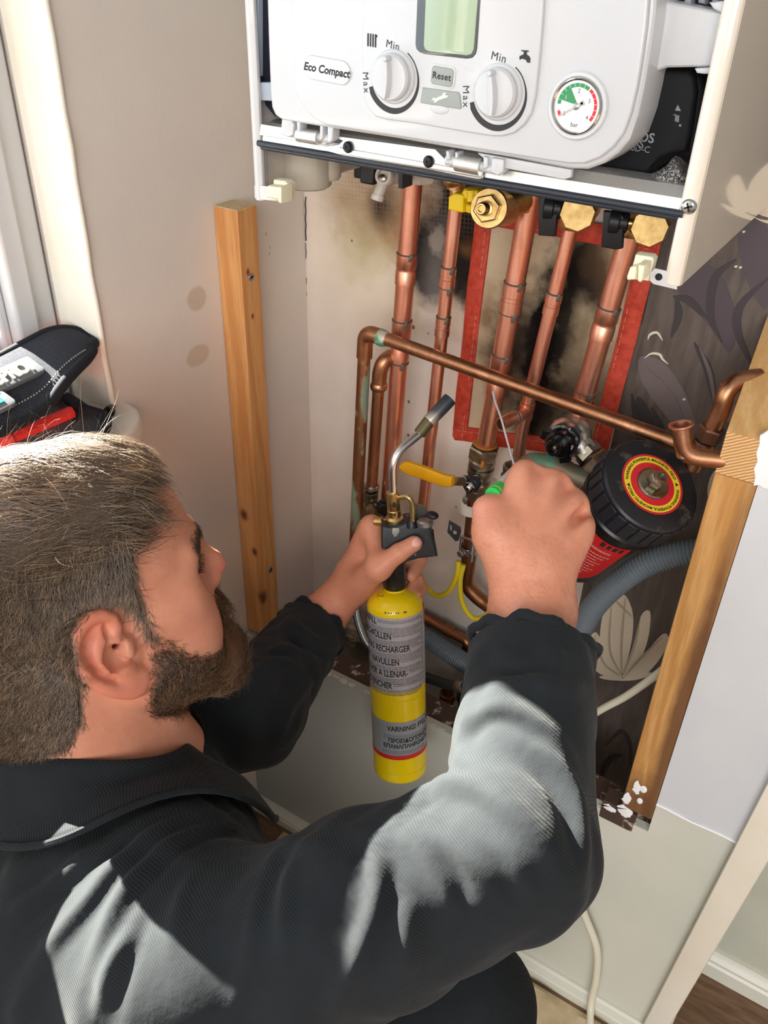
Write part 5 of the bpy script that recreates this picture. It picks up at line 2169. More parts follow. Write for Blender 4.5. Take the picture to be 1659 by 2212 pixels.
# black grip on the bottle, trigger body, brass and steel burner
G0 = T_bot + tax * (sh + .0225)
hx = at(853, 1190, d=1.035)
G1 = G0 + tax * .080
s = MB()
s.lathe([(.0128, 0), (.0142, .002), (.0142, .082), (.012, .084)], G0, tax, 40)
obj('grip', s, mat('grip_black', sr(22, 22, 25), .3, coat=.2), torch, angle=40)


def trig(px, py, off):
    """point seen at a picture point on the plane facing the room at off in front of the grip's axis"""
    r_ = ray(px, py)
    o_ = G1 + tdl * off
    return CAM + r_ * (((o_ - CAM) @ tdl) / (r_ @ tdl))


def tplate(mb, pix, off, t, bev=0.0, m=0):
    q_ = np.array([trig(a, b, off) for a, b in pix]) - G1
    p2_ = np.stack([q_ @ tdx, q_ @ tax], 1)
    return mb.plate(p2_, G1 + tdl * (off - t), tdx, tax, t, bev, m)



s = MB()


def _worn(g):
    n = g.noise(70, 4, .7)
    return dict(col=g.mix(g.ramp(n, [(.66, 0.0), (.69, 1.0)]), sr(38, 40, 44), sr(150, 150, 146)), rough=.5)


tplate(s, ((824, 1136), (840, 1139), (860, 1136), (876, 1130), (908, 1127), (931, 1129), (933, 1152), (941, 1182), (946, 1203), (905, 1208), (886, 1213), (860, 1222), (836, 1222), (824, 1205)), .0165, .032, .0035)
tb = obj('trigger_body', s, mat('trigger_black', sr(40, 42, 46), .5, tex=_worn), torch, angle=40)
s = MB()
tplate(s, ((930, 1158), (938, 1156), (941, 1178), (938, 1188), (930, 1186)), .0125, .020, .002)
obj('trigger', s, BLACK_PL, torch)
s = MB()
tplate(s, ((848, 1141), (862, 1141), (863, 1149), (857, 1158), (852, 1160), (847, 1151)), .0169, .001, .0002)
obj('worn_patch', s, mat('worn_metal', sr(150, 148, 140), .5, .4), tb)
yb_ = float(trig(853, 1130, 0)[1])
s = MB()
c0 = at(853, 1138, Y=yb_)
c1 = at(849, 1063, Y=yb_)
dd = nrm(c1 - c0)
L = np.linalg.norm(c1 - c0)
s.lathe([(.0100, -.004), (.0104, 0), (.0104, L * .27), (.0092, L * .30), (.0080, L * .33), (.0080, L * .50), (.0074, L * .52), (.0074, L * .56), (.0078, L * .58), (.0078, L), (.0052, L + .0005)], c0, dd, 40)
bv_ = obj('burner_valve', s, BRASS, torch, angle=30)
s = MB()
for (px, py, r_) in ((852, 1092, .0026), (853, 1113, .0014)):
    q = at(px, py, Y=yb_ - .0078)
    s.lathe([(r_, 0), (r_, .0006)], q - V(0, .0, 0), nrm(CAM - q) * V(1, 1, .2), 16)
obj('air_hole', s, DARK_IN, bv_)
s = MB()
q0, q1 = at(834, 1127, Y=yb_), at(807, 1127, Y=yb_ - .004)
s.tube([c0 * .8 + c1 * .2, q1 * .5 + q0 * .5], .0032, 12)
s.lathe([(.0050, 0), (.0056, .001), (.0056, .010), (.005, .011)], q0 + (q1 - q0) * .25, nrm(q1 - q0), 24)
obj('flow_screw', s, BRASS, torch, angle=30)
s = MB()
s.tube(fillet([at(860, 1075, Y=yb_), at(884, 1073, Y=yb_ - .004), at(892, 1090, Y=yb_), at(892, 1126, Y=yb_)], .010, 8), .0030, 14)
obj('pilot_tube', s, mat('brass_pale', (.62, .5, .24), .4, 1.0), torch)
s = MB()
q = at(890, 1133, Y=yb_)
s.lathe([(.0072, -.003), (.0068, .002), (.0046, .006), (.0038, .010)], q, tax, 20)
obj('grommet', s, BLACK_PL, torch)
s = MB()
q = at(918, 1128, Y=yb_)
s.lathe([(.009, -.004), (.0095, .001), (.008, .003), (.004, .004)], q, tax, 24)
fplate(s, ((884, 1092), (897, 1088), (920, 1096), (922, 1108), (906, 1126), (884, 1126)), yb_ + .012, .002)
obj('igniter_plate', s, mat('igniter_grey', (.3, .29, .28), .45, .9), torch)
s = MB()
q = at(934, 1113, Y=yb_)
s.ell(q, (.0075, .006, .0042))
obj('lock_button', s, BLACK_PL, torch)
s = MB()
b0, b1, b2 = at(850, 1066, Y=yb_), at(848, 985, Y=yb_), at(905, 938, Y=yb_ + .035)
b3 = at(926, 911, Y=yb_ + .048)
b4 = at(972, 862, Y=yb_ + .075)
s.tube(fillet([b0, b1, b2], .030, 12), .0052, 24)
obj('burner_tube', s, mat('steel_bright', (.72, .7, .7), .28, 1.0), torch)
s = MB()
s.lathe([(.0055, 0), (.0072, .001), (.0074, np.linalg.norm(b3 - b2))], b2, nrm(b3 - b2), 28)
obj('burner_collar', s, mat('brass_tarnished', sr(122, 112, 82), .4, .8), torch)


def _tip(g):
    a = g.n('ShaderNodeVectorMath', operation='DISTANCE')
    g.link(g.P(), a.inputs[0])
    a.inputs[1].default_value = tuple(b4)
    f_ = g.ramp(g.math('ADD', g.math('MULTIPLY', a.outputs['Value'], 22), g.math('MULTIPLY', g.noise(90, 3), .2)), [(.3, sr(70, 76, 86)), (.62, sr(92, 92, 96)), (.85, sr(190, 182, 170))])
    return dict(col=f_)


s = MB()
L = np.linalg.norm(b4 - b3)
s.lathe([(.0074, 0), (.0077, .001), (.0082, L), (.0070, L), (.0068, L - .015), (.0001, L - .015)], b3, nrm(b4 - b3), 32, caps=False)
obj('flame_tip', s, mat('tip_steel', sr(120, 118, 118), .4, .7, _tip), torch)

# ================================================================== distance-field sculpting (for the figure and soft goods)
def p_cap(a, b, ra, rb):
    a, b = np.asarray(a, np.float32), np.asarray(b, np.float32)
    ab = b - a
    L2 = float(ab @ ab) + 1e-12

    def f(p):
        q = p - a
        t = np.clip((q @ ab) / L2, 0, 1)
        return np.linalg.norm(q - t[..., None] * ab, axis=-1) - (ra + (rb - ra) * t)
    return f


def p_chain(pts, r):
    pts = [np.asarray(q, np.float32) for q in pts]
    r = [float(r)] * len(pts) if np.isscalar(r) else list(r)
    caps = [p_cap(pts[i], pts[i + 1], r[i], r[i + 1]) for i in range(len(pts) - 1)]

    def f(p):
        d = caps[0](p)
        for c in caps[1:]:
            d = np.minimum(d, c(p))
        return d
    return f


def p_ell(c, r, R=None):
    c, r = np.asarray(c, np.float32), np.asarray(r, np.float32)
    Rm = None if R is None else np.asarray(R, np.float32)   # columns = local axes

    def f(p):
        q = p - c
        if Rm is not None:
            q = q @ Rm
        k0 = np.linalg.norm(q / r, axis=-1)
        k1 = np.linalg.norm(q / (r * r), axis=-1) + 1e-9
        return np.where(k0 < .02, -float(r.min()), k0 * (k0 - 1) / k1)
    return f


def p_prism(poly, o, u, v, half, rnd=0.0):
    """slab of half thickness whose outline in the plane (o,u,v) is poly"""
    poly = np.asarray(poly, np.float32)
    o, u, v = (np.asarray(q, np.float32) for q in (o, u, v))
    n = np.cross(u, v)

    def f(p):
        q = p - o
        x, y, z = q @ u, q @ v, q @ n
        d = np.full(x.shape, 1e9, np.float32)
        s = np.ones(x.shape, np.float32)
        m = len(poly)
        for i in range(m):
            a, b = poly[i], poly[i - 1]
            e = b - a
            wx, wy = x - a[0], y - a[1]
            t = np.clip((wx * e[0] + wy * e[1]) / (e @ e), 0, 1)
            d = np.minimum(d, (wx - e[0] * t) ** 2 + (wy - e[1] * t) ** 2)
            c1, c2, c3 = y >= a[1], y < b[1], e[0] * wy > e[1] * wx
            s = np.where((c1 & c2 & c3) | (~c1 & ~c2 & ~c3), -s, s)
        d2 = s * np.sqrt(d) + rnd
        dz = np.abs(z) - half + rnd
        return np.minimum(np.maximum(d2, dz), 0) + np.sqrt(np.maximum(d2, 0) ** 2 + np.maximum(dz, 0) ** 2) - rnd
    return f


def p_plane(o, n):
    o, n = np.asarray(o, np.float32), np.asarray(nrm(n), np.float32)
    return lambda p: (p - o) @ n


def smin(a, b, k):
    if k <= 0:
        return np.minimum(a, b)
    h = np.maximum(k - np.abs(a - b), 0) / k
    return np.minimum(a, b) - h * h * k * .25


class Field:
    def __init__(self):
        self.ops = []

    def u(self, f, k=.01):
        self.ops.append(('u', f, k))
        return self

    def s(self, f, k=.004):
        self.ops.append(('s', f, k))
        return self

    def i(self, f, k=.002):
        self.ops.append(('i', f, k))
        return self

    def ev(self, p, far=None):
        d = np.full(p.shape[:-1], .3, np.float32)
        for kind, f, k in self.ops:
            g = f(p).astype(np.float32)
            d = self.comb(kind, d, g, k)
        return d

    @staticmethod
    def comb(kind, d, g, k):
        if kind == 'u':
            return smin(d, g, k)
        if kind == 's':
            return -smin(-d, g, k)
        return -smin(-d, -g, k)

    def march(self, px, py, d0=.3, d1=1.6):
        """points where rays through picture points first meet the surface"""
        R_ = np.array([ray(a, b) for a, b in zip(px, py)])
        L = np.linalg.norm(R_, axis=1)
        t = np.full(len(R_), d0)
        for _ in range(90):
            d = self.ev((CAM + R_ * t[:, None]).astype(np.float32))
            t = t + np.clip(d, -.02, .05) / L * .8
        return CAM + R_ * t[:, None]

    def normal(self, P):
        e = 1e-3
        P = np.asarray(P, np.float32)
        g = np.stack([self.ev(P + np.array(v, np.float32) * e) - self.ev(P - np.array(v, np.float32) * e) for v in ((1, 0, 0), (0, 1, 0), (0, 0, 1))], -1)
        return g / (np.linalg.norm(g, axis=-1, keepdims=True) + 1e-9)

    def project(self, P, it=4):
        P = np.asarray(P, np.float32).copy()
        for _ in range(it):
            P -= self.normal(P) * self.ev(P)[..., None]
        return P

    def mesh(self, lo, hi, h, n=16, smooth=1):
        lo, hi = np.asarray(lo, np.float32), np.asarray(hi, np.float32)
        nb = np.ceil((hi - lo) / (h * n)).astype(int)
        bi = np.stack(np.meshgrid(*[np.arange(q) for q in nb], indexing='ij'), -1).reshape(-1, 3)
        cen = lo + (bi + .5) * n * h
        rad = n * h * .8661
        D = np.stack([f(cen.astype(np.float32)) for _, f, _ in self.ops])
        F = np.full(len(cen), .3, np.float32)
        for (kind, f, k), g in zip(self.ops, D):
            F = self.comb(kind, F, g, k)
        act = np.abs(F) < rad * 1.35 + .006
        bi, D = bi[act], D[:, act]
        m = len(bi)
        g1 = np.arange(n + 1, dtype=np.float32) * h
        loc = np.stack(np.meshgrid(g1, g1, g1, indexing='ij'), -1).reshape(-1, 3)
        org = (lo + bi * n * h).astype(np.float32)
        val = np.full((m, (n + 1) ** 3), .3, np.float32)
        CH = 400
        for (kind, f, k), g in zip(self.ops, D):
            if kind == 'i':
                idx = np.arange(m)
            else:
                idx = np.nonzero(g < rad * 1.35 + k * 1.2 + .014)[0]
            for c in range(0, len(idx), CH):
                j = idx[c:c + CH]
                P = org[j][:, None, :] + loc[None]
                val[j] = self.comb(kind, val[j], f(P).astype(np.float32), k)
        val = val.reshape(m, n + 1, n + 1, n + 1)
        # surface nets
        neg = val < 0
        cnt = np.zeros((m, n, n, n), np.int8)
        cr = [(0, 0, 0), (1, 0, 0), (0, 1, 0), (1, 1, 0), (0, 0, 1), (1, 0, 1), (0, 1, 1), (1, 1, 1)]
        for a, b, c in cr:
            cnt += neg[:, a:n + a, b:n + b, c:n + c]
        B, I, J, K = np.nonzero((cnt > 0) & (cnt < 8))
        cv = np.stack([val[B, I + a, J + b, K + c] for a, b, c in cr], 1)
        acc = np.zeros((len(B), 3), np.float32)
        num = np.zeros(len(B), np.float32)
        for p, q in ((0, 1), (2, 3), (4, 5), (6, 7), (0, 2), (1, 3), (4, 6), (5, 7), (0, 4), (1, 5), (2, 6), (3, 7)):
            x, y = cv[:, p], cv[:, q]
            on = (x < 0) != (y < 0)
            t = np.where(on, x / np.where(x - y == 0, 1, x - y), 0)
            pp_, qq_ = np.array(cr[p], np.float32), np.array(cr[q], np.float32)
            acc += np.where(on[:, None], pp_ + t[:, None] * (qq_ - pp_), 0)
            num += on
        gi = bi[B] * n + np.stack([I, J, K], 1)
        verts = lo + (gi + acc / num[:, None]) * h
        tot = nb * n + 2
        key = (gi[:, 0].astype(np.int64) * tot[1] + gi[:, 1]) * tot[2] + gi[:, 2]
        order = np.argsort(key)
        ks = key[order]

        def find(g):
            kk = (g[:, 0].astype(np.int64) * tot[1] + g[:, 1]) * tot[2] + g[:, 2]
            pos = np.clip(np.searchsorted(ks, kk), 0, len(ks) - 1)
            return np.where(ks[pos] == kk, order[pos], -1)
        quads = []
        for ax in range(3):
            sl0 = [slice(None)] + [slice(0, n)] * 3
            sl1 = list(sl0)
            sl1[ax + 1] = slice(1, n + 1)
            a, b = neg[tuple(sl0)], neg[tuple(sl1)]
            Bq, i, j, k = np.nonzero(a != b)
            g = bi[Bq] * n + np.stack([i, j, k], 1)
            flip = a[Bq, i, j, k]
            o1, o2 = (ax + 1) % 3, (ax + 2) % 3
            e1, e2 = np.zeros(3, int), np.zeros(3, int)
            e1[o1], e2[o2] = 1, 1
            q = np.stack([find(g - e1 - e2), find(g - e2), find(g), find(g - e1)], 1)
            ok = (q >= 0).all(1)
            q, flip = q[ok], flip[ok]
            q = np.where(flip[:, None], q, q[:, ::-1])
            quads.append(q)
        quads = np.concatenate(quads)
        for _ in range(smooth):
            s_ = np.zeros_like(verts)
            c_ = np.zeros(len(verts), np.float32)
            for a in range(4):
                b = (a + 1) % 4
                np.add.at(s_, quads[:, a], verts[quads[:, b]])
                np.add.at(s_, quads[:, b], verts[quads[:, a]])
                np.add.at(c_, quads[:, a], 1)
                np.add.at(c_, quads[:, b], 1)
            verts = verts * .5 + .5 * s_ / np.maximum(c_, 1)[:, None]
        used = np.unique(quads)
        remap = np.full(len(verts), -1)
        remap[used] = np.arange(len(used))
        return verts[used], remap[quads]


def biggest(v, q):
    """keep the largest connected piece"""
    par = np.arange(len(v))
    ed = np.concatenate([q[:, [0, 1]], q[:, [1, 2]], q[:, [2, 3]]])
    while True:
        ra, rb = par[ed[:, 0]], par[ed[:, 1]]
        if (ra == rb).all():
            break
        np.minimum.at(par, np.maximum(ra, rb), np.minimum(ra, rb))
        while True:
            p2 = par[par]
            if (p2 == par).all():
                break
            par = p2
    lab, cnt = np.unique(par, return_counts=True)
    keep = par == lab[np.argmax(cnt)]
    qk = q[keep[q[:, 0]]]
    rm = np.full(len(v), -1)
    rm[keep] = np.arange(keep.sum())
    return v[keep], rm[qk]


STR_SHADE = []


def shade_attr(o, parts):
    a = o.data.attributes.new('shade', 'FLOAT', 'POINT')
    a.data.foreach_set('value', np.concatenate(parts))


def strands(roots, normals, dirs, length, radius, seg=4, bend=.0, lift=.25, curl=0.0, hug=0.09, rng=None):
    """tapered three-sided hairs as one quad soup: verts, quads"""
    m = len(roots)
    t = np.linspace(0, 1, seg + 1)[None, :, None]
    Ln = length[:, None, None]
    side = np.cross(normals, dirs)
    lift = np.broadcast_to(np.asarray(lift, float), (m,))[:, None, None]
    ph = rng.random(m)[:, None, None] * 2 * PI
    P = (roots[:, None] + dirs[:, None] * (Ln * t) + normals[:, None] * (Ln * (lift * t * (1 - .5 * t)) - (Ln * t) ** 2 / (2 * hug))
         + side[:, None] * (Ln * (bend[:, None, None] * t * t + curl * np.sin(ph + t * 5) * t)) + normals[:, None] * (Ln * curl * .5 * np.cos(ph * 1.7 + t * 6) * t))
    rad = radius[:, None, None] * (1 - .8 * t ** 1.5)
    tan = nrm3(dirs)
    u_ = nrm3(np.cross(tan, normals + 1e-4))
    v_ = np.cross(tan, u_)
    rings = []
    for k in range(3):
        a = 2 * PI * k / 3
        rings.append(P + rad * (math.cos(a) * u_ + math.sin(a) * v_)[:, None])
    vv = np.stack(rings, 2)                       # m, seg+1, 3, 3
    idx = np.arange(m * (seg + 1) * 3).reshape(m, seg + 1, 3)
    q = []
    for k in range(3):
        k2 = (k + 1) % 3
        q.append(np.stack([idx[:, :-1, k], idx[:, :-1, k2], idx[:, 1:, k2], idx[:, 1:, k]], -1).reshape(-1, 4))
    STR_SHADE.append(np.repeat(rng.random(m).astype(np.float32), (seg + 1) * 3))
    return vv.reshape(-1, 3), np.concatenate(q)


def nrm3(a):
    return a / (np.linalg.norm(a, axis=-1, keepdims=True) + 1e-9)

# ================================================================== THE PERSON
HC = np.array([-.494, -.277, .828])
HR = np.array([[0.88210244, 0.42561995, -0.20184883], [-0.43403134, 0.90089322, 0.00286368], [0.18306308, 0.08508266, 0.9794125]])


def hl(*p):
    return HC + HR @ np.array(p, float)


def to_head(P):
    return (np.asarray(P) - HC) @ HR


def hcap(F, a, b, ra, rb, k, kind='u', mirror=False):
    for s_ in ((1, -1) if mirror else (1,)):
        fn = p_cap(hl(a[0] * s_, a[1], a[2]), hl(b[0] * s_, b[1], b[2]), ra, rb)
        (F.u if kind == 'u' else F.s)(fn, k)


def hell(F, c, r, k, kind='u', mirror=False, rot=None):
    for s_ in ((1, -1) if mirror else (1,)):
        fn = p_ell(hl(c[0] * s_, c[1], c[2]), r, HR)
        (F.u if kind == 'u' else F.s)(fn, k)


# joints
NB = hl(0, -.045, -.155)                     # neck base
SR, ER, WR = at(450, 2110, d=.638), at(1110, 1835, d=.605), at(1150, 1315, d=.735)
SL, EL, WL = V(-.590, -.230, .610), at(540, 1545, d=.92), at(676, 1357, d=1.06)
PEL = V(-.455, -.560, .315)
HIPR, KNR, ANR = V(-.37, -.60, .30), at(1005, 2170, d=.93), V(-.20, -.20, .09)
HIPL, KNL, ANL = V(-.55, -.53, .28), V(-.50, -.14, .085), V(-.60, -.56, .075)
CHE = (SR + SL) / 2 * .62 + PEL * .38
fwdT = nrm(np.cross(SL - SR, NB - PEL))
fwdT = fwdT if fwdT[1] > 0 else -fwdT
latT = nrm(SR - SL)
upT = nrm(np.cross(latT, fwdT)) if np.cross(latT, fwdT)[2] > 0 else -nrm(np.cross(latT, fwdT))
TR = np.stack([latT, fwdT, upT], 1)

BODY = Field()
# torso, legs (clothed)
BODY.u(p_cap(SR, SL, .060, .060), .02)
BODY.u(p_ell(CHE, (.155, .105, .19), TR), .06)
BODY.u(p_ell(PEL + V(0, .02, .02), (.155, .115, .13), TR), .08)
for hp_, kn_, an_ in ((HIPR, KNR, ANR), (HIPL, KNL, ANL)):
    BODY.u(p_cap(hp_, kn_, .080, .056), .04)
    BODY.u(p_cap(kn_, an_, .052, .036), .02)
    foot_ = V(.03, .13, -.045) if hp_ is HIPR else V(-.02, -.10, -.03)
    BODY.u(p_cap(an_, an_ + foot_, .034, .024), .02)
# arms
BODY.u(p_cap(SR, ER, .048, .037), .03)
BODY.u(p_cap(ER, ER * .45 + WR * .55, .037, .035), .02)
BODY.u(p_cap(ER * .5 + WR * .5, WR, .035, .0335), .02)
BODY.u(p_cap(SL, EL, .050, .042), .03)
BODY.u(p_cap(EL, WL, .042, .030), .02)
# neck and trapezius
BODY.u(p_cap(hl(0, -.028, -.045), NB, .063, .068), .03)
BODY.u(p_cap(hl(0, -.055, -.02), NB + V(0, -.02, 0), .052, .062), .03)
BODY.u(p_cap(NB - V(0, 0, .035), SR * .7 + NB * .3, .048, .046), .03)
BODY.u(p_cap(NB - V(0, 0, .035), SL * .7 + NB * .3, .048, .046), .03)
BODY.u(p_cap(hl(.045, .0, -.045), hl(.012, .035, -.16), .016, .014), .03)

# ---- head
hell(BODY, (0, -.018, .048), (.0765, .098, .083), .02)
hell(BODY, (0, .026, .050), (.066, .062, .068), .03)
hell(BODY, (0, .030, -.012), (.0645, .058, .085), .03)
hell(BODY, (.043, .046, -.020), (.026, .036, .030), .022, mirror=True)
hell(BODY, (.038, .056, -.046), (.026, .030, .034), .022, mirror=True)
hcap(BODY, (.057, .012, -.048), (.030, .072, -.088), .022, .019, .02, mirror=True)
hcap(BODY, (.024, .078, -.088), (-.024, .078, -.088), .019, .019, .015)
hell(BODY, (0, .090, -.086), (.020, .016, .017), .015)
hell(BODY, (0, .074, -.045), (.030, .026, .030), .02)
hcap(BODY, (.010, .087, .034), (.044, .074, .034), .011, .010, .014, mirror=True)
hcap(BODY, (.050, .060, .005), (.060, .030, .0), .016, .013, .02, mirror=True)
hell(BODY, (.031, .094, .015), (.016, .014, .013), .016, 's', mirror=True)
hell(BODY, (.0315, .0735, .0155), (.0125, .0125, .0125), .003, mirror=True)
hcap(BODY, (.020, .0825, .0185), (.043, .0725, .0145), .0042, .0036, .005, mirror=True)
hcap(BODY, (.020, .0800, .0085), (.042, .0715, .0085), .0032, .0030, .006, mirror=True)
hcap(BODY, (0, .087, .030), (0, .1035, .000), .0072, .0088, .012)
hell(BODY, (0, .1055, -.008), (.0105, .0110, .0100), .009)
hell(BODY, (.0118, .0965, -.0145), (.0070, .0092, .0080), .008, mirror=True)
hell(BODY, (.0060, .1000, -.0225), (.0030, .0045, .0030), .003, 's', mirror=True)
hcap(BODY, (-.019, .0955, -.0445), (.019, .0955, -.0445), .0060, .0060, .008)
hcap(BODY, (-.017, .0945, -.0535), (.017, .0945, -.0535), .0065, .0065, .008)

# ---- right ear, its outline followed on the plane of the auricle
en = nrm(HR @ V(.90, .40, .05))
eo = hl(.079, -.002, .0)


def ear_px(cx_, cy_):
    r_ = ray(130 + cx_ / 7.54, 1300 + cy_ / 7.54)
    t_ = ((eo - CAM) @ en) / (r_ @ en)
    return CAM + r_ * t_


ear_rim = [(900, 560), (900, 400), (800, 262), (640, 212), (470, 262), (330, 370), (235, 520), (195, 700), (205, 870), (265, 1040), (380, 1180), (520, 1290), (680, 1375), (850, 1432), (1020, 1452), (1170, 1450), (1270, 1400), (1325, 1300), (1330, 1180), (1300, 1060)]
RIM = [ear_px(*q) for q in ear_rim]
eu = nrm(RIM[3] - RIM[15])
eu = nrm(eu - en * (eu @ en))
ev_ = np.cross(en, eu)
eco = sum(RIM) / len(RIM)
inner = ear_rim + [(1330, 900), (1300, 700), (1150, 560)]
poly = np.array([((ear_px(*q) - eco) @ eu, (ear_px(*q) - eco) @ ev_) for q in inner])
BODY.u(p_prism(poly, eco - en * .002, eu, ev_, .0030, .002), .004)
# back of the auricle joins the skull
for cxy, rr_ in (((900, 750), .014), ((760, 980), .013), ((1000, 1100), .012), ((760, 640), .012)):
    q = ear_px(*cxy)
    BODY.u(p_cap(q - en * .003, q - en * .022 - HR @ V(.01, 0, 0), rr_ * .8, rr_ * 1.1), .008)
E_up = lambda pts, lift: [ear_px(*q) + en * lift for q in pts]
BODY.u(p_chain(E_up([(980, 690), (860, 560)] + ear_rim[1:11], .0018), [.0026, .0034, .0042, .0052, .0056, .0056, .0054, .0052, .0050, .0050, .0052, .0054]), .0035)
BODY.u(p_chain(E_up(ear_rim[10:19], .0004), [.0054, .0056, .0060, .0064, .0068, .0070, .0070, .0062, .0052]), .005)
BODY.u(p_ell(ear_px(1150, 1270), (.011, .011, .0065), np.stack([eu, ev_, en], 1)), .006)
# scapha groove, concha bowl, canal
BODY.s(p_chain(E_up([(700, 380), (560, 470), (420, 640), (390, 820), (440, 980), (560, 1110), (720, 1200), (860, 1235)], .0030), [.0030, .0036, .0042, .0044, .0042, .0036, .0030, .0018]), .004)
BODY.u(p_chain(E_up([(640, 430), (590, 620), (575, 800), (620, 960), (730, 1085), (880, 1125), (1000, 1075), (1120, 1040)], .0012), [.0026, .0036, .0042, .0044, .0044, .0042, .0040, .0034]), .0045)
BODY.s(p_chain(E_up([(700, 420), (735, 520), (745, 640), (700, 730)], .0036), [.0024, .0030, .0030, .0022]), .003)
BODY.u(p_chain(E_up([(700, 760), (800, 745), (900, 620)], .0006), [.0018, .0024, .0030]), .004)
BODY.s(p_chain(E_up([(790, 880), (860, 980), (820, 830)], .0040), [.0078, .0066, .0070]), .005)
BODY.s(p_chain(E_up([(900, 900), (1020, 900), (1150, 900)], .0036), [.0062, .0056, .0030]), .004)
BODY.s(p_cap(ear_px(945, 705) + en * .004, ear_px(985, 700) - en * .018, .0042, .0036), .003)
BODY.s(p_cap(ear_px(990, 760) + en * .003, ear_px(1080, 850) + en * .001, .0036, .0034), .003)
BODY.u(p_cap(ear_px(1075, 690) + en * .0005, ear_px(1090, 810) + en * .0026, .0052, .0050), .005)
# left ear, plain
hcap(BODY, (-.078, -.004, .025), (-.088, -.018, .018), .008, .007, .008)
hcap(BODY, (-.078, -.002, -.018), (-.087, -.016, .02), .007, .008, .006)
hcap(BODY, (-.077, .002, -.03), (-.080, -.002, -.015), .007, .007, .006)

# ---- right fist: back of the hand to the camera, thumb closed on the solder reel
K = dict(i=at(1136, 1042, d=.752), m=at(1188, 1056, d=.750), r=at(1222, 1096, d=.748), l=at(1234, 1144, d=.742))
KT = at(1150, 1265, d=.730)
away = nrm(K['m'] - CAM)
upH = nrm(K['m'] - WR)
latH = nrm(ROT[0] - upH * (ROT[0] @ upH))
HND = np.stack([latH, upH, np.cross(latH, upH)], 1)
for nm, r0, r1 in (('i', .0185, .0130), ('m', .0185, .0130), ('r', .0160, .0125), ('l', .0145, .0120)):
    base = KT * .72 + K[nm] * .28
    BODY.u(p_cap(base, K[nm], r0, r1), .016)
BODY.u(p_cap(WR, at(1150, 1240, d=.733), .0335, .0300), .02)
BODY.u(p_ell(at(1155, 1150, d=.742), (.042, .048, .019), HND), .02)
BODY.u(p_ell(at(1216, 1140, d=.745), (.0215, .029, .020), HND), .015)
for nm in 'imrl':      # knuckles stand proud
    BODY.u(p_ell(K[nm], (.0130, .0130, .0130)), .012)
for px_, py_, d_, r_ in ((1135, 1022, .752, .0120), (1202, 1046, .750, .0115), (1240, 1090, .747, .0105), (1252, 1136, .742, .0100)):
    BODY.u(p_ell(at(px_, py_, d=d_), (r_, r_, r_)), .007)
for a_, b_ in (((1168, 1012), (1158, 1075)), ((1226, 1050), (1205, 1100)), ((1256, 1106), (1232, 1140))):
    BODY.s(p_cap(at(*a_, d=.738), at(*b_, d=.716), .0060, .0030), .010)
for nm, L1, L2, L3, rr_ in (('i', .043, .026, .020, .0108), ('m', .046, .029, .021, .0110), ('r', .043, .027, .020, .0105), ('l', .034, .021, .018, .0095)):
    d1 = nrm(away * .92 + upH * .06 - latH * .15)
    d2 = nrm(-nrm(K['m'] - WR) * .90 - nrm(K['l'] - K['i']) * .35 + away * .2)
    d3 = nrm(-away * .85 - nrm(K['m'] - WR) * .35 - nrm(K['l'] - K['i']) * .2)
    a1 = K[nm] + d1 * L1
    a2 = a1 + d2 * L2
    BODY.u(p_cap(K[nm], a1, rr_ * 1.18, rr_), .004)
    BODY.u(p_cap(a1, a2, rr_, rr_ * .92), .003)
    BODY.u(p_cap(a2, a2 + d3 * L3, rr_ * .92, rr_ * .8), .003)
# thumb: metacarpal, proximal, tip folded over the reel
T0, T1, T2, T3 = at(1116, 1225, d=.735), at(1072, 1152, d=.735), at(1054, 1102, d=.738), at(1074, 1082, d=.758)
BODY.u(p_cap(T0, T1, .0215, .0165), .018)
BODY.u(p_cap(T1, T2, .0165, .0125), .014)
BODY.u(p_cap(T2, T3, .0115, .0098), .005)
BODY.u(p_cap(T1, K['i'] * .5 + KT * .5, .012, .013), .016)

# ---- left hand around the torch grip
gA = G0 + tax * .040                       # middle of the grip
toc = nrm(CAM - gA)
rgt = nrm(np.cross(tax, toc))              # picture right
bck = -nrm(toc - tax * (toc @ tax))
hand = lambda h, x, b: G0 + tax * h + rgt * x + bck * b
PALM = at(770, 1250, d=1.062)
BODY.u(p_cap(WL, PALM, .0300, .0245), .02)
for h, x, b, r0 in ((.072, -.026, .024, .0125), (.060, -.028, .024, .0130), (.038, -.028, .022, .0125), (.018, -.028, .018, .0120)):
    BODY.u(p_cap(PALM + tax * (h - .045) * .4 + bck * .006, hand(h, x, b), .0180, r0), .014)
BODY.u(p_cap(PALM, at(812, 1255, d=1.050), .0230, .0165), .015)
# index runs up behind the trigger body, the others close round the grip
ix = [hand(.070, -.026, .024), at(818, 1174, d=1.070), at(850, 1160, d=1.085), at(905, 1165, d=1.085)]
for a_, b_, ra_, rb_ in ((0, 1, .0115, .0105), (1, 2, .0105, .0098), (2, 3, .0098, .0082)):
    BODY.u(p_cap(ix[a_], ix[b_], ra_, rb_), .004)
for (h, pa, pb, rr_) in ((.060, (907, 1209), (889, 1243), .0090), (.038, (900, 1250), (884, 1281), .0085), (.018, (911, 1270), (900, 1286), .0078)):
    m0 = hand(h, -.028, .022)
    m1 = hand(h + .004, .004, .034)
    dpa = 1.052
    m2 = at(*pa, d=dpa)
    m3 = at(*pb, d=dpa - .016)
    BODY.u(p_cap(m0, m1, rr_ * 1.2, rr_ * 1.08), .004)
    BODY.u(p_cap(m1, m2, rr_ * 1.08, rr_), .003)
    BODY.u(p_cap(m2, m3, rr_, rr_ * .86), .002)
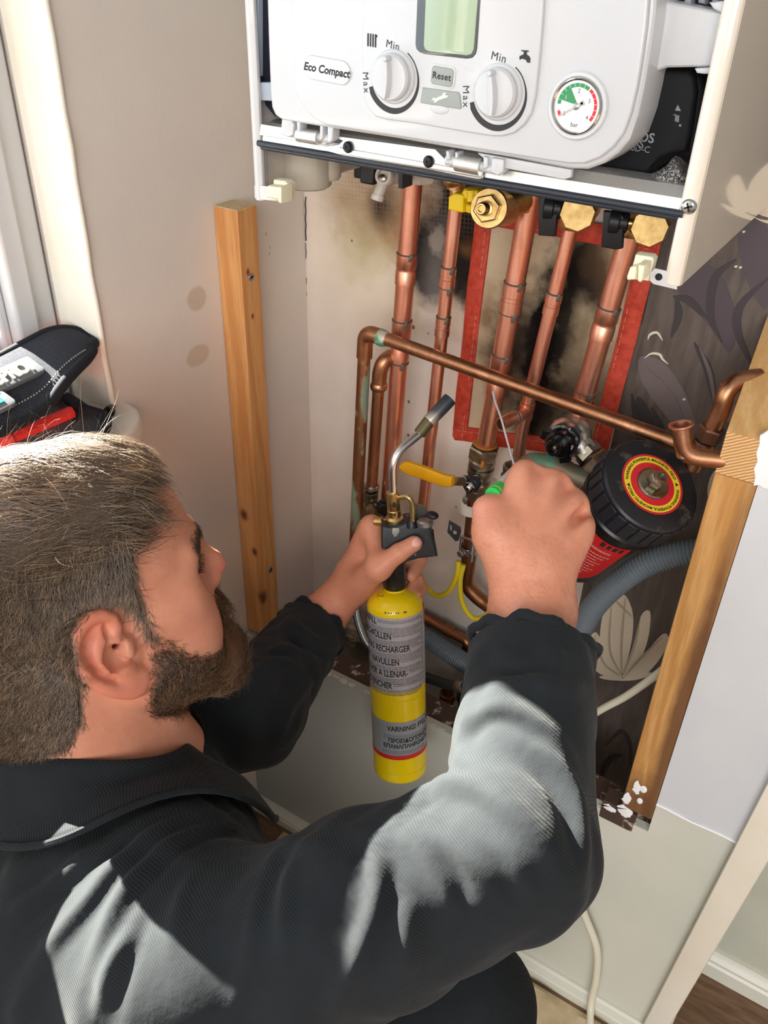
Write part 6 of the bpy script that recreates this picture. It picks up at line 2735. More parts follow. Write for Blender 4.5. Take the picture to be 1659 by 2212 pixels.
# thumb lies across the front of the trigger body
tb_ = [at(768, 1266, d=1.045), trig(818, 1226, .024), trig(862, 1194, .0285), trig(895, 1174, .0265)]
BODY.u(p_cap(tb_[0], tb_[1], .0195, .0140), .015)
BODY.u(p_cap(tb_[1], tb_[2], .0138, .0108), .006)
BODY.u(p_cap(tb_[2], tb_[3], .0110, .0094), .003)
BODY.u(p_cap(tb_[1], hand(.068, -.024, .016), .0100, .0110), .014)

NAIL = trig(901, 1170, .036)


def _skin(g):
    P = g.P()
    n1 = g.noise(38, 4, .6)
    n2 = g.noise(420, 3, .6)
    c = g.mix(g.ramp(n1, [(.35, 0.0), (.68, 1.0)]), sr(202, 134, 106), sr(212, 146, 118))
    c = g.mix(g.ramp(n2, [(.35, .25), (.6, 0.0)]), c, sr(190, 118, 94))

    def b(p, r, col, amt, soft=.8, wob=.25, ns=30):
        nonlocal c
        c = g.mix(g.math('MULTIPLY', g.blotch(p, r, soft, wob, ns), amt), c, sr(*col))
    for q in RIM[2:17:2]:
        b(q, (.016, .016, .016), (226, 128, 104), .4)
    b(hl(.0, .114, -.01), (.016, .018, .014), (226, 122, 104), .6)
    b(hl(.045, .060, -.012), (.03, .03, .025), (216, 134, 110), .4)
    b(hl(.035, .082, .018), (.016, .014, .012), (150, 96, 78), .6)
    b(hl(.03, .088, .020), (.012, .01, .006), (120, 74, 62), .5)
    for nm in 'imrl':
        b(K[nm], (.011, .011, .011), (220, 124, 100), .5)
    b(T2, (.014, .014, .014), (232, 152, 130), .4)
    b(hl(0, .10, -.049), (.022, .02, .007), (196, 104, 92), .8, .4, .1, 30)
    at_ = g.n('ShaderNodeAttribute', attribute_name='stubble')
    c = g.mix(g.math('MULTIPLY', at_.outputs['Fac'], g.ramp(n2, [(.2, .80), (.8, .98)])), c, sr(78, 62, 52))
    # thumb nail
    b(NAIL, (.0060, .014, .0066), (236, 176, 166), .9, .12, .02, 20)
    for q, r_ in ((hl(.05, .0, -.12), .0012), (hl(.06, -.02, -.10), .001)):
        b(q, (r_, r_, r_), (120, 70, 54), .8, .3, .1)
    return dict(col=c, rough=g.ramp(n2, [(.3, .42), (.7, .56)]), nor=g.bump(g.math('ADD', n2, g.math('MULTIPLY', g.vor(900), .7)), .12, .0006))


SKIN = mat('skin', sr(206, 146, 120), .5, tex=_skin, sss=.12)
import time as _time
_t0 = _time.time()
bv, bq = BODY.mesh((-.80, -.86, .0), (-.02, .20, 1.02), .0021)
bv, bq = biggest(bv, bq)
person = obj('person', (bv, bq), SKIN, label='bearded person in a black work jacket kneeling at the open pipes', cat='person', loc=V(-.4, -.4, 0))

# ------------------------------------------------------------------ jacket
def _twill(g):
    v = g.map(g.P(), rot=(.3, .5, .2))
    w = g.wave(205, v, .5, 6, 1, 'DIAGONAL')
    n = g.noise(9, 4, .6)
    lint = g.ramp(g.noise(700, 2, .7), [(.74, 0.0), (.80, 1.0)])
    c = g.mix(g.ramp(n, [(.35, 0.0), (.7, 1.0)]), sr(30, 33, 36), sr(40, 44, 47))
    c = g.mix(g.math('MULTIPLY', g.ramp(w, [(.2, 1.0), (.6, 0.0)]), .45), c, sr(18, 21, 25))
    c = g.mix(g.math('MULTIPLY', lint, .28), c, sr(120, 124, 124))
    h = g.math('ADD', g.math('MULTIPLY', w, .8), g.math('MULTIPLY', g.noise(55, 4, .6), 3.0))
    return dict(col=c, rough=.85, nor=g.bump(h, .34, .0011))


TWILL = mat('black_twill', sr(44, 49, 54), .85, tex=_twill, spec=.12, sheen=.08)

CUFR, CUFL = at(1151, 1402, d=.716), at(672, 1362, d=1.055)
axR, axL = nrm(WR - ER), nrm(WL - EL)
JK = Field()
MIDS = (SR + SL) / 2 - V(0, 0, .065)
JK.u(p_cap(SR + V(-.02, .0, -.012), MIDS, .080, .085), .04)
JK.u(p_cap(SL + V(.01, 0, -.01), MIDS, .074, .085), .04)
JK.u(p_ell(CHE + V(0, -.01, 0), (.195, .140, .22), TR), .07)
JK.u(p_ell(PEL + V(0, .01, .06), (.185, .150, .17), TR), .09)
JK.u(p_cap(NB - V(0, 0, .112), SR * .75 + NB * .25 - V(0, 0, .016), .064, .070), .04)
JK.u(p_cap(NB - V(0, 0, .112), SL * .75 + NB * .25 - V(0, 0, .016), .064, .066), .04)
JK.u(p_cap(SR, SR * .45 + ER * .55, .074, .066), .03)
JK.u(p_cap(SR * .45 + ER * .55, ER, .066, .0585), .02)
MID = ER * .45 + CUFR * .55
JK.u(p_cap(ER, MID, .0575, .0515), .012)
JK.u(p_cap(MID, CUFR, .0515, .0520), .012)
JK.u(p_cap(SL, EL, .066, .056), .03)
JK.u(p_cap(EL, CUFL, .054, .043), .015)
BASE_J = Field()
BASE_J.ops = list(JK.ops)


FOLDS = []


def fold(pix, r, sink, k=.012, kind='u', n=5, taper=True):
    """a ridge or a crease of the cloth along the picture line pix, kept as points on the cloth"""
    q = spline(np.array([(a, b, 0) for a, b in pix]), n)[:, :2]
    P_ = BASE_J.march(q[:, 0], q[:, 1])
    ok = np.concatenate([[True], np.linalg.norm(np.diff(P_, axis=0), axis=1) < .05])
    t = np.linspace(0, 1, len(q))
    w = np.sin(np.clip(t * PI, .12, PI - .12)) ** .7
    if kind == 'u':
        FOLDS.append((P_[ok], w[ok] * min(1.1 * sink + .0018, r * .50), max(.0070, r * .70)))
    else:
        FOLDS.append((P_[ok], -w[ok] * .0036, max(.0062, r * 1.1)))


# elbow: forearm cloth overlapping the upper sleeve
fold(((866, 1762), (900, 1722), (955, 1698), (1030, 1712), (1110, 1765), (1180, 1835), (1225, 1900), (1240, 1950)), .016, .007, .010)
fold(((880, 1772), (950, 1722), (1025, 1738), (1100, 1790), (1165, 1862), (1205, 1925)), .0052, -.0015, .006, 's')
fold(((960, 1640), (1010, 1650), (1060, 1685), (1120, 1740)), .007, .002, .010)
fold(((975, 1655), (1030, 1680), (1080, 1722)), .0036, .0, .006, 's')
fold(((1130, 1600), (1190, 1640), (1240, 1720), (1262, 1820), (1255, 1900)), .011, .006, .012)
fold(((1120, 1640), (1180, 1690), (1225, 1770), (1235, 1850)), .005, .0, .008, 's')
# roll below the turned-up cuff
fold(((990, 1590), (1020, 1552), (1085, 1535), (1160, 1565), (1220, 1620), (1262, 1700)), .013, .006, .010)
fold(((1000, 1604), (1060, 1560), (1120, 1568), (1190, 1630)), .0045, -.001, .006, 's')
fold(((1015, 1470), (1080, 1480), (1150, 1470), (1220, 1490), (1275, 1470)), .010, .006, .012)
fold(((1020, 1410), (1070, 1400), (1130, 1430), (1200, 1420), (1262, 1440)), .008, .004, .010)
fold(((1040, 1440), (1100, 1455), (1160, 1440)), .004, .0, .007, 's')
fold(((1150, 1370), (1190, 1400), (1205, 1440), (1180, 1480)), .006, .003, .008)
fold(((1020, 1520), (1070, 1505), (1120, 1525)), .006, .003, .008)
# upper sleeve: long drags running down from the crook
fold(((775, 1795), (808, 1840), (815, 1910), (795, 1990), (765, 2080), (730, 2170), (700, 2230)), .015, .008, .012)
fold(((765, 1810), (785, 1860), (786, 1930), (762, 2010), (730, 2100)), .006, -.001, .008, 's')
fold(((858, 1940), (880, 1990), (882, 2050), (868, 2110)), .013, .008, .014)
fold(((850, 1800), (900, 1830), (960, 1900), (990, 1960)), .010, .005, .012)
fold(((900, 1790), (980, 1830), (1050, 1890), (1090, 1950)), .009, .005, .012)
fold(((930, 1840), (985, 1900), (1010, 1960)), .005, .0, .008, 's')
fold(((1000, 1780), (1080, 1840), (1130, 1900), (1150, 1960)), .009, .005, .012)
fold(((840, 1850), (850, 1920), (845, 2000)), .005, .0, .008, 's')
# armhole seam and the drags across the shoulder blade
fold(((690, 1818), (640, 1830), (600, 1850), (580, 1900), (560, 1960), (545, 2030), (520, 2120), (500, 2212)), .008, .003, .008)
fold(((612, 1838), (590, 1890), (570, 1960), (552, 2040)), .0045, -.001, .005, 's')
fold(((640, 1850), (620, 1910), (615, 1990), (610, 2070)), .010, .006, .012)
fold(((700, 1835), (560, 1795), (450, 1790), (360, 1830), (290, 1900), (235, 1990), (195, 2090), (170, 2212)), .013, .006, .010)
fold(((640, 1825), (520, 1800), (440, 1808), (370, 1850), (300, 1930), (245, 2030), (215, 2140)), .005, -.001, .006, 's')
fold(((600, 1790), (480, 1765), (390, 1775), (300, 1830), (220, 1910), (140, 2010), (60, 2110), (0, 2190)), .013, .006, .012)
fold(((560, 1790), (450, 1780), (360, 1810), (270, 1890), (190, 1980), (110, 2090)), .006, -.001, .008, 's')
fold(((480, 1740), (380, 1750), (280, 1800), (180, 1860), (90, 1930), (0, 1990)), .012, .006, .012)
fold(((430, 1760), (330, 1785), (230, 1850), (130, 1930), (40, 2010)), .006, -.001, .008, 's')
fold(((150, 1830), (100, 1850), (50, 1880), (0, 1895)), .013, .007, .014)
fold(((140, 1770), (70, 1800), (0, 1840)), .010, .006, .012)
fold(((300, 2000), (240, 2090), (200, 2212)), .012, .006, .014)
fold(((330, 1960), (290, 2040), (262, 2130), (250, 2212)), .006, -.001, .008, 's')
fold(((120, 2080), (60, 2160), (20, 2212)), .012, .006, .014)
fold(((430, 1870), (390, 1950), (370, 2050)), .007, .004, .014)
# left sleeve
fold(((640, 1440), (600, 1430), (560, 1450), (530, 1500)), .010, .006, .010)
fold(((700, 1450), (660, 1480), (620, 1540), (600, 1600)), .010, .006, .012)
fold(((660, 1410), (620, 1400), (580, 1410)), .009, .005, .010)
fold(((640, 1470), (600, 1500), (580, 1560)), .005, 0, .008, 's')
fold(((610, 1320), (650, 1360), (700, 1392), (735, 1392)), .008, .004, .008)
fold(((600, 1345), (640, 1385), (690, 1412), (725, 1412)), .0035, 0, .006, 's')
# openings: cut the cuffs square and hollow them, clear the neck


def half_cut(c, a, R_):
    c32, a32 = c.astype(np.float32), a.astype(np.float32)
    return lambda p: np.maximum(-((p - c32) @ a32), np.linalg.norm(p - c32, axis=-1) - R_)


JK.s(half_cut(CUFR, axR, .16), .004)
JK.s(half_cut(CUFL, axL, .11), .004)
JK.s(p_cap(CUFR - axR * .018, CUFR + axR * .06, .0440, .0500), .004)
JK.s(p_cap(CUFL - axL * .012, CUFL + axL * .05, .0365, .0420), .004)
JK.s(p_cap(NB - nrm(hl(0, 0, 0) - NB) * .0, hl(0, -.03, .02), .073, .080), .008)
_t0 = _time.time()
jv, jq = JK.mesh((-.86, -.86, .10), (.06, .06, .92), .0025, smooth=3)
jv, jq = biggest(jv, jq)
jn = BASE_J.normal(jv)
dh = np.zeros(len(jv))
for P_, a_, w_ in FOLDS:
    lo_, hi_ = P_.min(0) - w_ * 3, P_.max(0) + w_ * 3
    ii_ = np.nonzero(((jv > lo_) & (jv < hi_)).all(1))[0]
    best, amp = np.full(len(ii_), 1e9), np.zeros(len(ii_))
    for k_ in range(len(P_) - 1):
        e_ = P_[k_ + 1] - P_[k_]
        q_ = jv[ii_] - P_[k_]
        t_ = np.clip((q_ @ e_) / (e_ @ e_ + 1e-12), 0, 1)
        d_ = np.linalg.norm(q_ - t_[:, None] * e_, axis=1)
        m_ = d_ < best
        best = np.where(m_, d_, best)
        amp = np.where(m_, a_[k_] + (a_[k_ + 1] - a_[k_]) * t_, amp)
    dh[ii_] += amp * np.exp(-(best / w_) ** 2)
dh += .0012 * np.sin(jv @ V(60, 90, 40) + 2 * np.sin(jv @ V(30, -50, 70)))
jv = jv + jn * np.clip(dh, -.009, .012)[:, None]
jacket = obj('jacket', (jv, jq), TWILL, person)

# cuff hems
for c_, a_, r_, nm in ((CUFR, axR, .0500, 0), (CUFL, axL, .0415, 1)):
    s = MB()
    u_, v_, _ = frame_of(a_)
    pts = []
    for i in range(65):
        t_ = i / 64 * 2 * PI
        wob = .0022 * math.sin(t_ * 5 + nm) + .0016 * math.sin(t_ * 11)
        pts.append(c_ - a_ * (.0015 - .004 * math.sin(t_ * 2 + .6) - wob) + (r_ + wob) * (math.cos(t_) * u_ + math.sin(t_) * v_))
    s.tube(pts, .0042, 10, caps=False)
    obj('cuff_hem', s, TWILL, jacket)

# collar: a stand that folds over and falls to two points at the throat
neck_ax = nrm(hl(0, -.02, -.02) - NB)
cf_ = nrm(HR @ V(0, 1, 0) * .5 + fwdT * .5)
cf_ = nrm(cf_ - neck_ax * (cf_ @ neck_ax))
cr_ = np.cross(cf_, neck_ax)
NC = NB + neck_ax * .052
prof = [(.0700, -.050, 0), (.0710, -.010, 0), (.0740, .003, 0), (.0790, .004, 0), (.0860, -.006, .15), (.1000, -.028, .5), (.1150, -.052, 1)]
N_ = 72
th = np.linspace(-2.62, 2.62, N_)
rows = []
for r_, h_, fall in prof:
    row = []
    for t_ in th:
        front = max(0, (abs(t_) - 1.3) / 1.32)
        rr_ = r_ + fall * (.030 * front ** 2) + .0014 * math.sin(t_ * 6) * fall
        hh_ = h_ - fall * (.012 + .018 * front ** 1.5) - .022 * front ** 1.5 + .016 * math.cos(t_)
        d_ = -math.cos(t_) * cf_ + math.sin(t_) * cr_
        row.append(NC + d_ * rr_ * (1.0 + .03 * math.cos(t_) ** 2) + neck_ax * hh_ + cf_ * .004)
    rows.append(np.array(row))
rows = np.stack(rows, 0)
for i_ in range(4, len(prof)):            # the fall rests on the shoulders
    P_ = rows[i_].astype(np.float32)
    for _ in range(5):
        d_ = BASE_J.ev(P_)
        P_ = P_ + BASE_J.normal(P_) * np.maximum(0, (.004 + .004 * (i_ - 3)) - d_)[:, None]
    rows[i_] = P_
    for _ in range(3):
        rows[i_][1:-1] = .5 * rows[i_][1:-1] + .25 * (rows[i_][:-2] + rows[i_][2:])
rows = [spline(np.array(c), 3) for c in np.stack(rows, 1)]        # smooth across the fold
A_ = np.stack(rows, 0)
n0, n1 = A_.shape[:2]
ii = np.arange(n0 * n1).reshape(n0, n1)
cq = np.stack([ii[:-1, :-1], ii[1:, :-1], ii[1:, 1:], ii[:-1, 1:]], -1).reshape(-1, 4)
collar = obj('collar', (A_.reshape(-1, 3), cq), TWILL, jacket)
so_ = collar.modifiers.new('thick', 'SOLIDIFY')
so_.thickness = .0026
so_.offset = 0
# stitched edge of the collar
s = MB()
s.tube(A_[:, -1] + 0, .0030, 8)
obj('collar_piping', s, TWILL, jacket)

# trousers
TRS = Field()
for hp_, kn_, an_ in ((HIPR, KNR, ANR), (HIPL, KNL, ANL)):
    TRS.u(p_cap(hp_, kn_, .100, .074), .04)
    TRS.u(p_cap(kn_, an_, .070, .052), .02)
TRS.u(p_ell(PEL + V(0, .01, -.01), (.18, .14, .14), TR), .06)
TRS.s(lambda p: p[..., 2] + .0 - .004, .002)
TRS.s(half_cut(ANR, nrm(ANR - KNR), .12), .004)
TRS.s(half_cut(ANL, nrm(ANL - KNL), .12), .004)
tv, tq = TRS.mesh((-.80, -.86, -.02), (-.04, .02, .52), .006)
tv, tq = biggest(tv, tq)
obj('trousers', (tv, tq), mat('trousers_black', sr(30, 34, 38), .85, tex=_twill, spec=.2), person)

BOOT = mat('boot_leather', sr(46, 38, 32), .6)
for an_, kn_, ft_ in ((ANR, KNR, V(.03, .13, -.045)), (ANL, KNL, V(-.02, -.10, -.03))):
    bt = Field()
    bt.u(p_cap(an_ + nrm(kn_ - an_) * .05, an_, .050, .050), .01)
    bt.u(p_cap(an_ - V(0, 0, .03), an_ + ft_ * 1.15, .048, .040), .03)
    bt.s(lambda p: p[..., 2] - .012, .002)
    xv, xq = bt.mesh(an_ - .28, an_ + .28, .006)
    obj('boot', (xv, xq), BOOT, person)

# ------------------------------------------------------------------ hair and beard
HR32 = np.random.default_rng(21)


def area_pick(v, q, mask_fn, n):
    a = v[q]
    cen = a.mean(1)
    nn = np.cross(a[:, 2] - a[:, 0], a[:, 3] - a[:, 1])
    ar = np.linalg.norm(nn, axis=1) / 2
    nn = nn / (2 * ar[:, None] + 1e-12)
    w = mask_fn(to_head(cen)) * ar
    idx = HR32.choice(len(cen), n, p=w / w.sum())
    e = HR32.random((n, 2))
    P_ = (a[idx, 0] * (1 - e[:, :1]) + a[idx, 1] * e[:, :1]) * (1 - e[:, 1:]) + (a[idx, 3] * (1 - e[:, :1]) + a[idx, 2] * e[:, :1]) * e[:, 1:]
    return P_, nn[idx]


def sstep(a, b, x):
    t = np.clip((x - a) / (b - a), 0, 1)
    return t * t * (3 - 2 * t)


hb_ = to_head(bv)
near = np.abs(hb_ - V(0, -.01, .0)).max(1) < .17
fsel = near[bq].all(1)
hq = bq[fsel]


def poly_in(y, z, poly):
    """signed distance (inside positive) to an outline in the head's side view"""
    P_ = np.asarray(poly, float)
    d = np.full(y.shape, 1e9)
    ins = np.zeros(y.shape, bool)
    for i in range(len(P_)):
        a, b = P_[i], P_[i - 1]
        ex, ey = b - a
        wx, wy = y - a[0], z - a[1]
        t = np.clip((wx * ex + wy * ey) / (ex * ex + ey * ey), 0, 1)
        d = np.minimum(d, (wx - ex * t) ** 2 + (wy - ey * t) ** 2)
        c = (a[1] > z) != (b[1] > z)
        ins ^= c & (y < (b[0] - a[0]) * (z - a[1]) / (b[1] - a[1] + 1e-12) + a[0])
    return np.where(ins, 1, -1) * np.sqrt(d)


HAIRLINE = [(.068, .150), (.064, .120), (.056, .104), (.044, .090), (.036, .074), (.031, .055), (.030, .036), (.030, .014), (.030, -.012), (.018, -.010), (.015, .020), (.008, .034), (-.012, .040),
            (-.026, .032), (-.032, .008), (-.032, -.030), (-.042, -.060), (-.060, -.080), (-.12, -.086), (-.16, -.05), (-.16, .15)]
BEARD = [(.034, .0), (.022, -.006), (.014, -.030), (.004, -.056), (.004, -.088), (.026, -.112), (.060, -.118), (.095, -.122), (.125, -.11), (.125, -.062), (.108, -.060), (.090, -.058), (.070, -.050), (.052, -.036), (.044, -.020)]


def hair_mask(l):
    d = poly_in(l[:, 1], l[:, 2], HAIRLINE)
    ear = np.linalg.norm((l - V(.088, -.008, .002)) / V(.03, .026, .037), axis=1)
    return sstep(-.0015, .010, d) * (ear > 1)


def beard_mask(l):
    d = poly_in(l[:, 1], l[:, 2], BEARD)
    ear = np.linalg.norm((l - V(.088, -.008, .002)) / V(.03, .026, .037), axis=1)
    m = sstep(-.002, .012, d) * (ear > 1)
    mo = np.exp(-(((l[:, 2] + .0335) / .0062) ** 2)) * (l[:, 1] > .083) * (np.abs(l[:, 0]) < .034)
    mo2 = np.exp(-(((np.abs(l[:, 0]) - .030) / .008) ** 2)) * (l[:, 1] > .068) * (l[:, 2] < -.028) * (l[:, 2] > -.07)
    lips = (np.abs(l[:, 2] + .049) < .0075) * (np.abs(l[:, 0]) < .022) * (l[:, 1] > .085)
    return np.clip(m + mo + mo2, 0, 1) * (1 - lips)


_st = np.zeros(len(bv), np.float32)
_st[near] = np.maximum(sstep(.05, .9, hair_mask(hb_[near])) * .96, sstep(.05, 1.0, beard_mask(hb_[near])) * (.30 + .55 * sstep(-.02, -.07, hb_[near][:, 2])))
_at = person.data.attributes.new('stubble', 'FLOAT', 'POINT')
_at.data.foreach_set('value', _st)


def shell(mask_fn, thick):
    """a skin of hair over the masked part of the head, feathered to nothing at its rim"""
    m = mask_fn(hb_[hq].mean(1)) > .6
    q = hq[m]
    used = np.unique(q)
    rm = np.full(len(bv), -1)
    rm[used] = np.arange(len(used))
    nn = BODY.normal(bv[used])
    l = hb_[used]
    w = sstep(.6, 1.0, mask_fn(l))
    v = bv[used] + nn * (thick(l) * w - .0006)[:, None]
    return v, rm[q]


def _hair(c0, c1, c2, shade=False):
    def f(g):
        n = g.noise(60, 3, .6, g.map(g.P(), scale=(1, 1, 1)))
        n2 = g.noise(900, 2, .7)
        c = g.mix(g.ramp(n2, [(.3, 0.0), (.7, 1.0)]), sr(*c0), sr(*c1))
        c = g.mix(g.ramp(n, [(.4, 0.0), (.7, .6)]), c, sr(*c2))
        if shade:
            at_ = g.n('ShaderNodeAttribute', attribute_name='shade')
            c = g.mix(1.0, c, g.ramp(at_.outputs['Fac'], [(0.0, .35), (.6, .9), (1.0, 1.9)]), 'MULTIPLY')
            return dict(col=c)
        return dict(col=c, nor=g.bump(n2, .6, .0012))
    return f


HAIR = mat('hair_brown', sr(96, 78, 62), .5, tex=_hair((70, 56, 44), (112, 92, 74), (128, 106, 84), True), spec=.5)
HAIR_S = mat('hair_scalp', sr(74, 60, 50), .75, tex=_hair((62, 50, 42), (92, 76, 62), (84, 70, 58)), spec=.3)
BEARD_M = mat('beard_brown', sr(92, 68, 50), .5, tex=_hair((64, 48, 38), (104, 76, 54), (132, 92, 60), True), spec=.4)
BROW_M = mat('brow_dark', sr(84, 66, 54), .6)

thick_h = lambda l: .0020 + .010 * sstep(.035, .10, l[:, 2]) + .003 * sstep(.0, -.09, l[:, 1])
v, q = shell(hair_mask, thick_h)
hair = obj('hair', (v, q), HAIR_S, person)


def comb(l, nn, field):
    d = field(l) @ HR.T
    d = d - nn * (d * nn).sum(1, keepdims=True)
    return nrm3(d + 1e-6)


# short sides and nape
n_ = 20000
side_mask = lambda l: hair_mask(l) * (1 - sstep(.070, .10, l[:, 2])) * (l[:, 0] > -.03)
R_, Nn = area_pick(bv, hq, side_mask, n_)
l = to_head(R_)
f_side = lambda l: np.stack([0 * l[:, 0], -.55 + .5 * sstep(.0, .05, l[:, 1]), -.85 + 0 * l[:, 0]], 1) + .35 * HR32.normal(size=l.shape)
D_ = comb(l, Nn, f_side)
Ln = .006 + .010 * sstep(-.06, .06, l[:, 2]) * HR32.random(n_) + .003 * HR32.random(n_)
v1, q1 = strands(R_ + Nn * (thick_h(l) * .9 * sstep(.6, 1.0, hair_mask(l)))[:, None], Nn, D_, Ln, np.full(n_, .00022), 3, HR32.normal(size=n_) * .12, .32, .04, .09, HR32)
# long top, swept forward over the brow
n2 = 9500
top_mask = lambda l: hair_mask(l) * sstep(.060, .095, l[:, 2])
R2_, N2 = area_pick(bv, hq, top_mask, n2)
l2 = to_head(R2_)
cl = np.round(l2[:, :2] / .011)                                   # locks: neighbours share a direction
key = np.sin(cl[:, 0] * 12.9898 + cl[:, 1] * 78.233) * 43758.5453
key = key - np.floor(key)
key2 = np.sin(cl[:, 0] * 39.346 + cl[:, 1] * 11.135) * 9631.77
key2 = key2 - np.floor(key2)
f_top = lambda l: np.stack([.22 + (key - .5) * .9, .95 + 0 * key, .05 + (key2 - .5) * .5], 1) + .13 * HR32.normal(size=l.shape)
D2 = comb(l2, N2, f_top)
Ln2 = .024 + .020 * HR32.random(n2) + .010 * key
Ln2 *= 1 - .25 * sstep(.035, .065, l2[:, 1])
v2, q2 = strands(R2_ + N2 * (thick_h(l2) * .55)[:, None], N2, D2, Ln2, np.full(n2, .00030), 6, (key2 - .5) * .30 + HR32.normal(size=n2) * .06, .30 + .35 * key * HR32.random(n2), .05, .075, HR32)
# a few stray flyaways
n3 = 260
R3, N3 = area_pick(bv, hq, top_mask, n3)
l3 = to_head(R3)
D3 = nrm3(HR32.normal(size=(n3, 3)) * .7 + (V(0, .6, .3) @ HR.T))
v3, q3 = strands(R3 + N3 * .006, N3, D3, .020 + .022 * HR32.random(n3), np.full(n3, .00013), 6, HR32.normal(size=n3) * .5, .9, .12, .3, HR32)
vv = np.vstack([v1, v2, v3])
qq = np.vstack([q1, q2 + len(v1), q3 + len(v1) + len(v2)])
shade_attr(obj('strands', (vv, qq), HAIR, hair, kind='stuff'), STR_SHADE[0:3])

# beard
thick_b = lambda l: .0008 + .0034 * sstep(-.035, -.085, l[:, 2]) + .0035 * sstep(.07, .10, l[:, 1])
v, q = shell(lambda l: beard_mask(l) * sstep(-.02, -.055, l[:, 2] - .25 * np.maximum(0, l[:, 1] - .07)), thick_b)
beard = obj('beard', (v, q), mat('beard_base', sr(88, 64, 50), .8, tex=_hair((72, 52, 40), (104, 78, 58), (118, 86, 62)), spec=.2), person)
n4 = 15000
R4, N4 = area_pick(bv, hq, lambda l: beard_mask(l) * (l[:, 0] > -.05) * (.30 + .70 * sstep(-.01, -.05, l[:, 2])), n4)
l4 = to_head(R4)
f_b = lambda l: np.stack([0 * l[:, 0], .25 + 1.2 * sstep(-.06, -.1, l[:, 2]), -.9 + 0 * l[:, 0]], 1) + .45 * HR32.normal(size=l.shape)
D4 = comb(l4, N4, f_b)
Ln4 = .005 + .006 * HR32.random(n4) + .006 * sstep(-.05, -.09, l4[:, 2]) + .004 * sstep(.07, .10, l4[:, 1])
v4, q4 = strands(R4 + N4 * (thick_b(l4) * .3 * beard_mask(l4))[:, None], N4, D4, Ln4, np.full(n4, .00021), 4, HR32.normal(size=n4) * .5, .55, .22, .06, HR32)
shade_attr(obj('strands', (v4, q4), BEARD_M, beard, kind='stuff'), STR_SHADE[3:4])

# eyebrows and lashes
bm_ = lambda l: np.exp(-(((l[:, 2] - .0385 - .10 * (.03 - np.abs(l[:, 0] - .018)) * 0) / .0048) ** 2)) * (np.abs(l[:, 0]) > .010) * (np.abs(l[:, 0]) < .050) * (l[:, 1] > .055)
n5 = 620
R5, N5 = area_pick(bv, hq, bm_, n5)
l5 = to_head(R5)
D5 = comb(l5, N5, lambda l: np.stack([np.sign(l[:, 0]), 0 * l[:, 0], -.1 + 0 * l[:, 0]], 1) + .3 * HR32.normal(size=l.shape))
v5, q5 = strands(R5, N5, D5, .006 + .004 * HR32.random(n5), np.full(n5, .00020), 3, HR32.normal(size=n5) * .2, .35, .05, .06, HR32)
obj('eyebrows', (v5, q5), BROW_M, person, kind='stuff')
n6 = 120
t_ = HR32.random(n6)
sg_ = np.where(HR32.random(n6) < .7, 1, -1)
R6 = np.array([hl(s_ * (.020 + .024 * a), .0865 - .0095 * a, .0165 - .003 * a) for a, s_ in zip(t_, sg_)])
N6 = np.tile(HR @ V(0, .3, .95), (n6, 1))
D6 = nrm3(np.array([HR @ V(s_ * .35 * a, 1, -.25) for a, s_ in zip(t_, sg_)]) + .08 * HR32.normal(size=(n6, 3)))
v6, q6 = strands(R6, N6, D6, np.full(n6, .0085), np.full(n6, .00022), 5, HR32.normal(size=n6) * .1, .7, .0, .3, HR32)
obj('eyelashes', (v6, q6), BROW_M, person, kind='stuff')
# fine hair on the right forearm
fa = (np.linalg.norm(bv - (WR * .75 + CUFR * .25), axis=1) < .11) & (np.linalg.norm(bv - K['m'], axis=1) > .055)
fq = bq[fa[bq].all(1)]
a = bv[fq]
nn = np.cross(a[:, 2] - a[:, 0], a[:, 3] - a[:, 1])
nn /= np.linalg.norm(nn, axis=1)[:, None] + 1e-12
n7 = 2400
idx = HR32.choice(len(fq), n7)
R7, N7 = a[idx].mean(1), nn[idx]
D7 = nrm3(np.cross(N7, axR) * .8 + axR * .5 + .35 * HR32.normal(size=(n7, 3)))
D7 = nrm3(D7 - N7 * (D7 * N7).sum(1, keepdims=True))
v7, q7 = strands(R7, N7, D7, .004 + .005 * HR32.random(n7), np.full(n7, .00005), 4, HR32.normal(size=n7) * .4, .22, .06, .05, HR32)
obj('arm_hair', (v7, q7), mat('arm_hair_brown', sr(160, 112, 82), .6), person, kind='stuff')

# ================================================================== SOLDER IN THE RIGHT HAND
sd = thing('solder_reel', 'thin solder wire rising from a green tube in the right fist', 'solder', at(1085, 1050, d=.752))
a, b = at(1066, 1068, d=.742), at(1116, 1020, d=.790)
s = MB()
s.tube([a, b], .0068, 20)
obj('tube', s, mat('tube_clear', sr(196, 200, 194), .2, coat=.3), sd)
s = MB()
dd = nrm(b - a)
s.lathe([(.0070, 0), (.0070, .017)], a - dd * .002, dd, 24)
s.lathe([(.0071, .004), (.0071, .0065)], a - dd * .002, dd, 24, m=1)
obj('band', s, [mat('tube_green', sr(40, 184, 84), .35), mat('tube_lime', sr(140, 214, 70), .35)], sd)
s = MB()
s.tube(spline([at(1118, 1030, d=.790), at(1111, 1005, d=.80), at(1098, 960, d=.82), at(1083, 905, d=.84), at(1070, 868, d=.86), at(1065, 846, d=.868)], 8), .0011, 10)
obj('wire', s, mat('solder_wire_tin', sr(214, 214, 214), .3, .35), sd)

# ================================================================== TOOL POUCH ON THE SILL


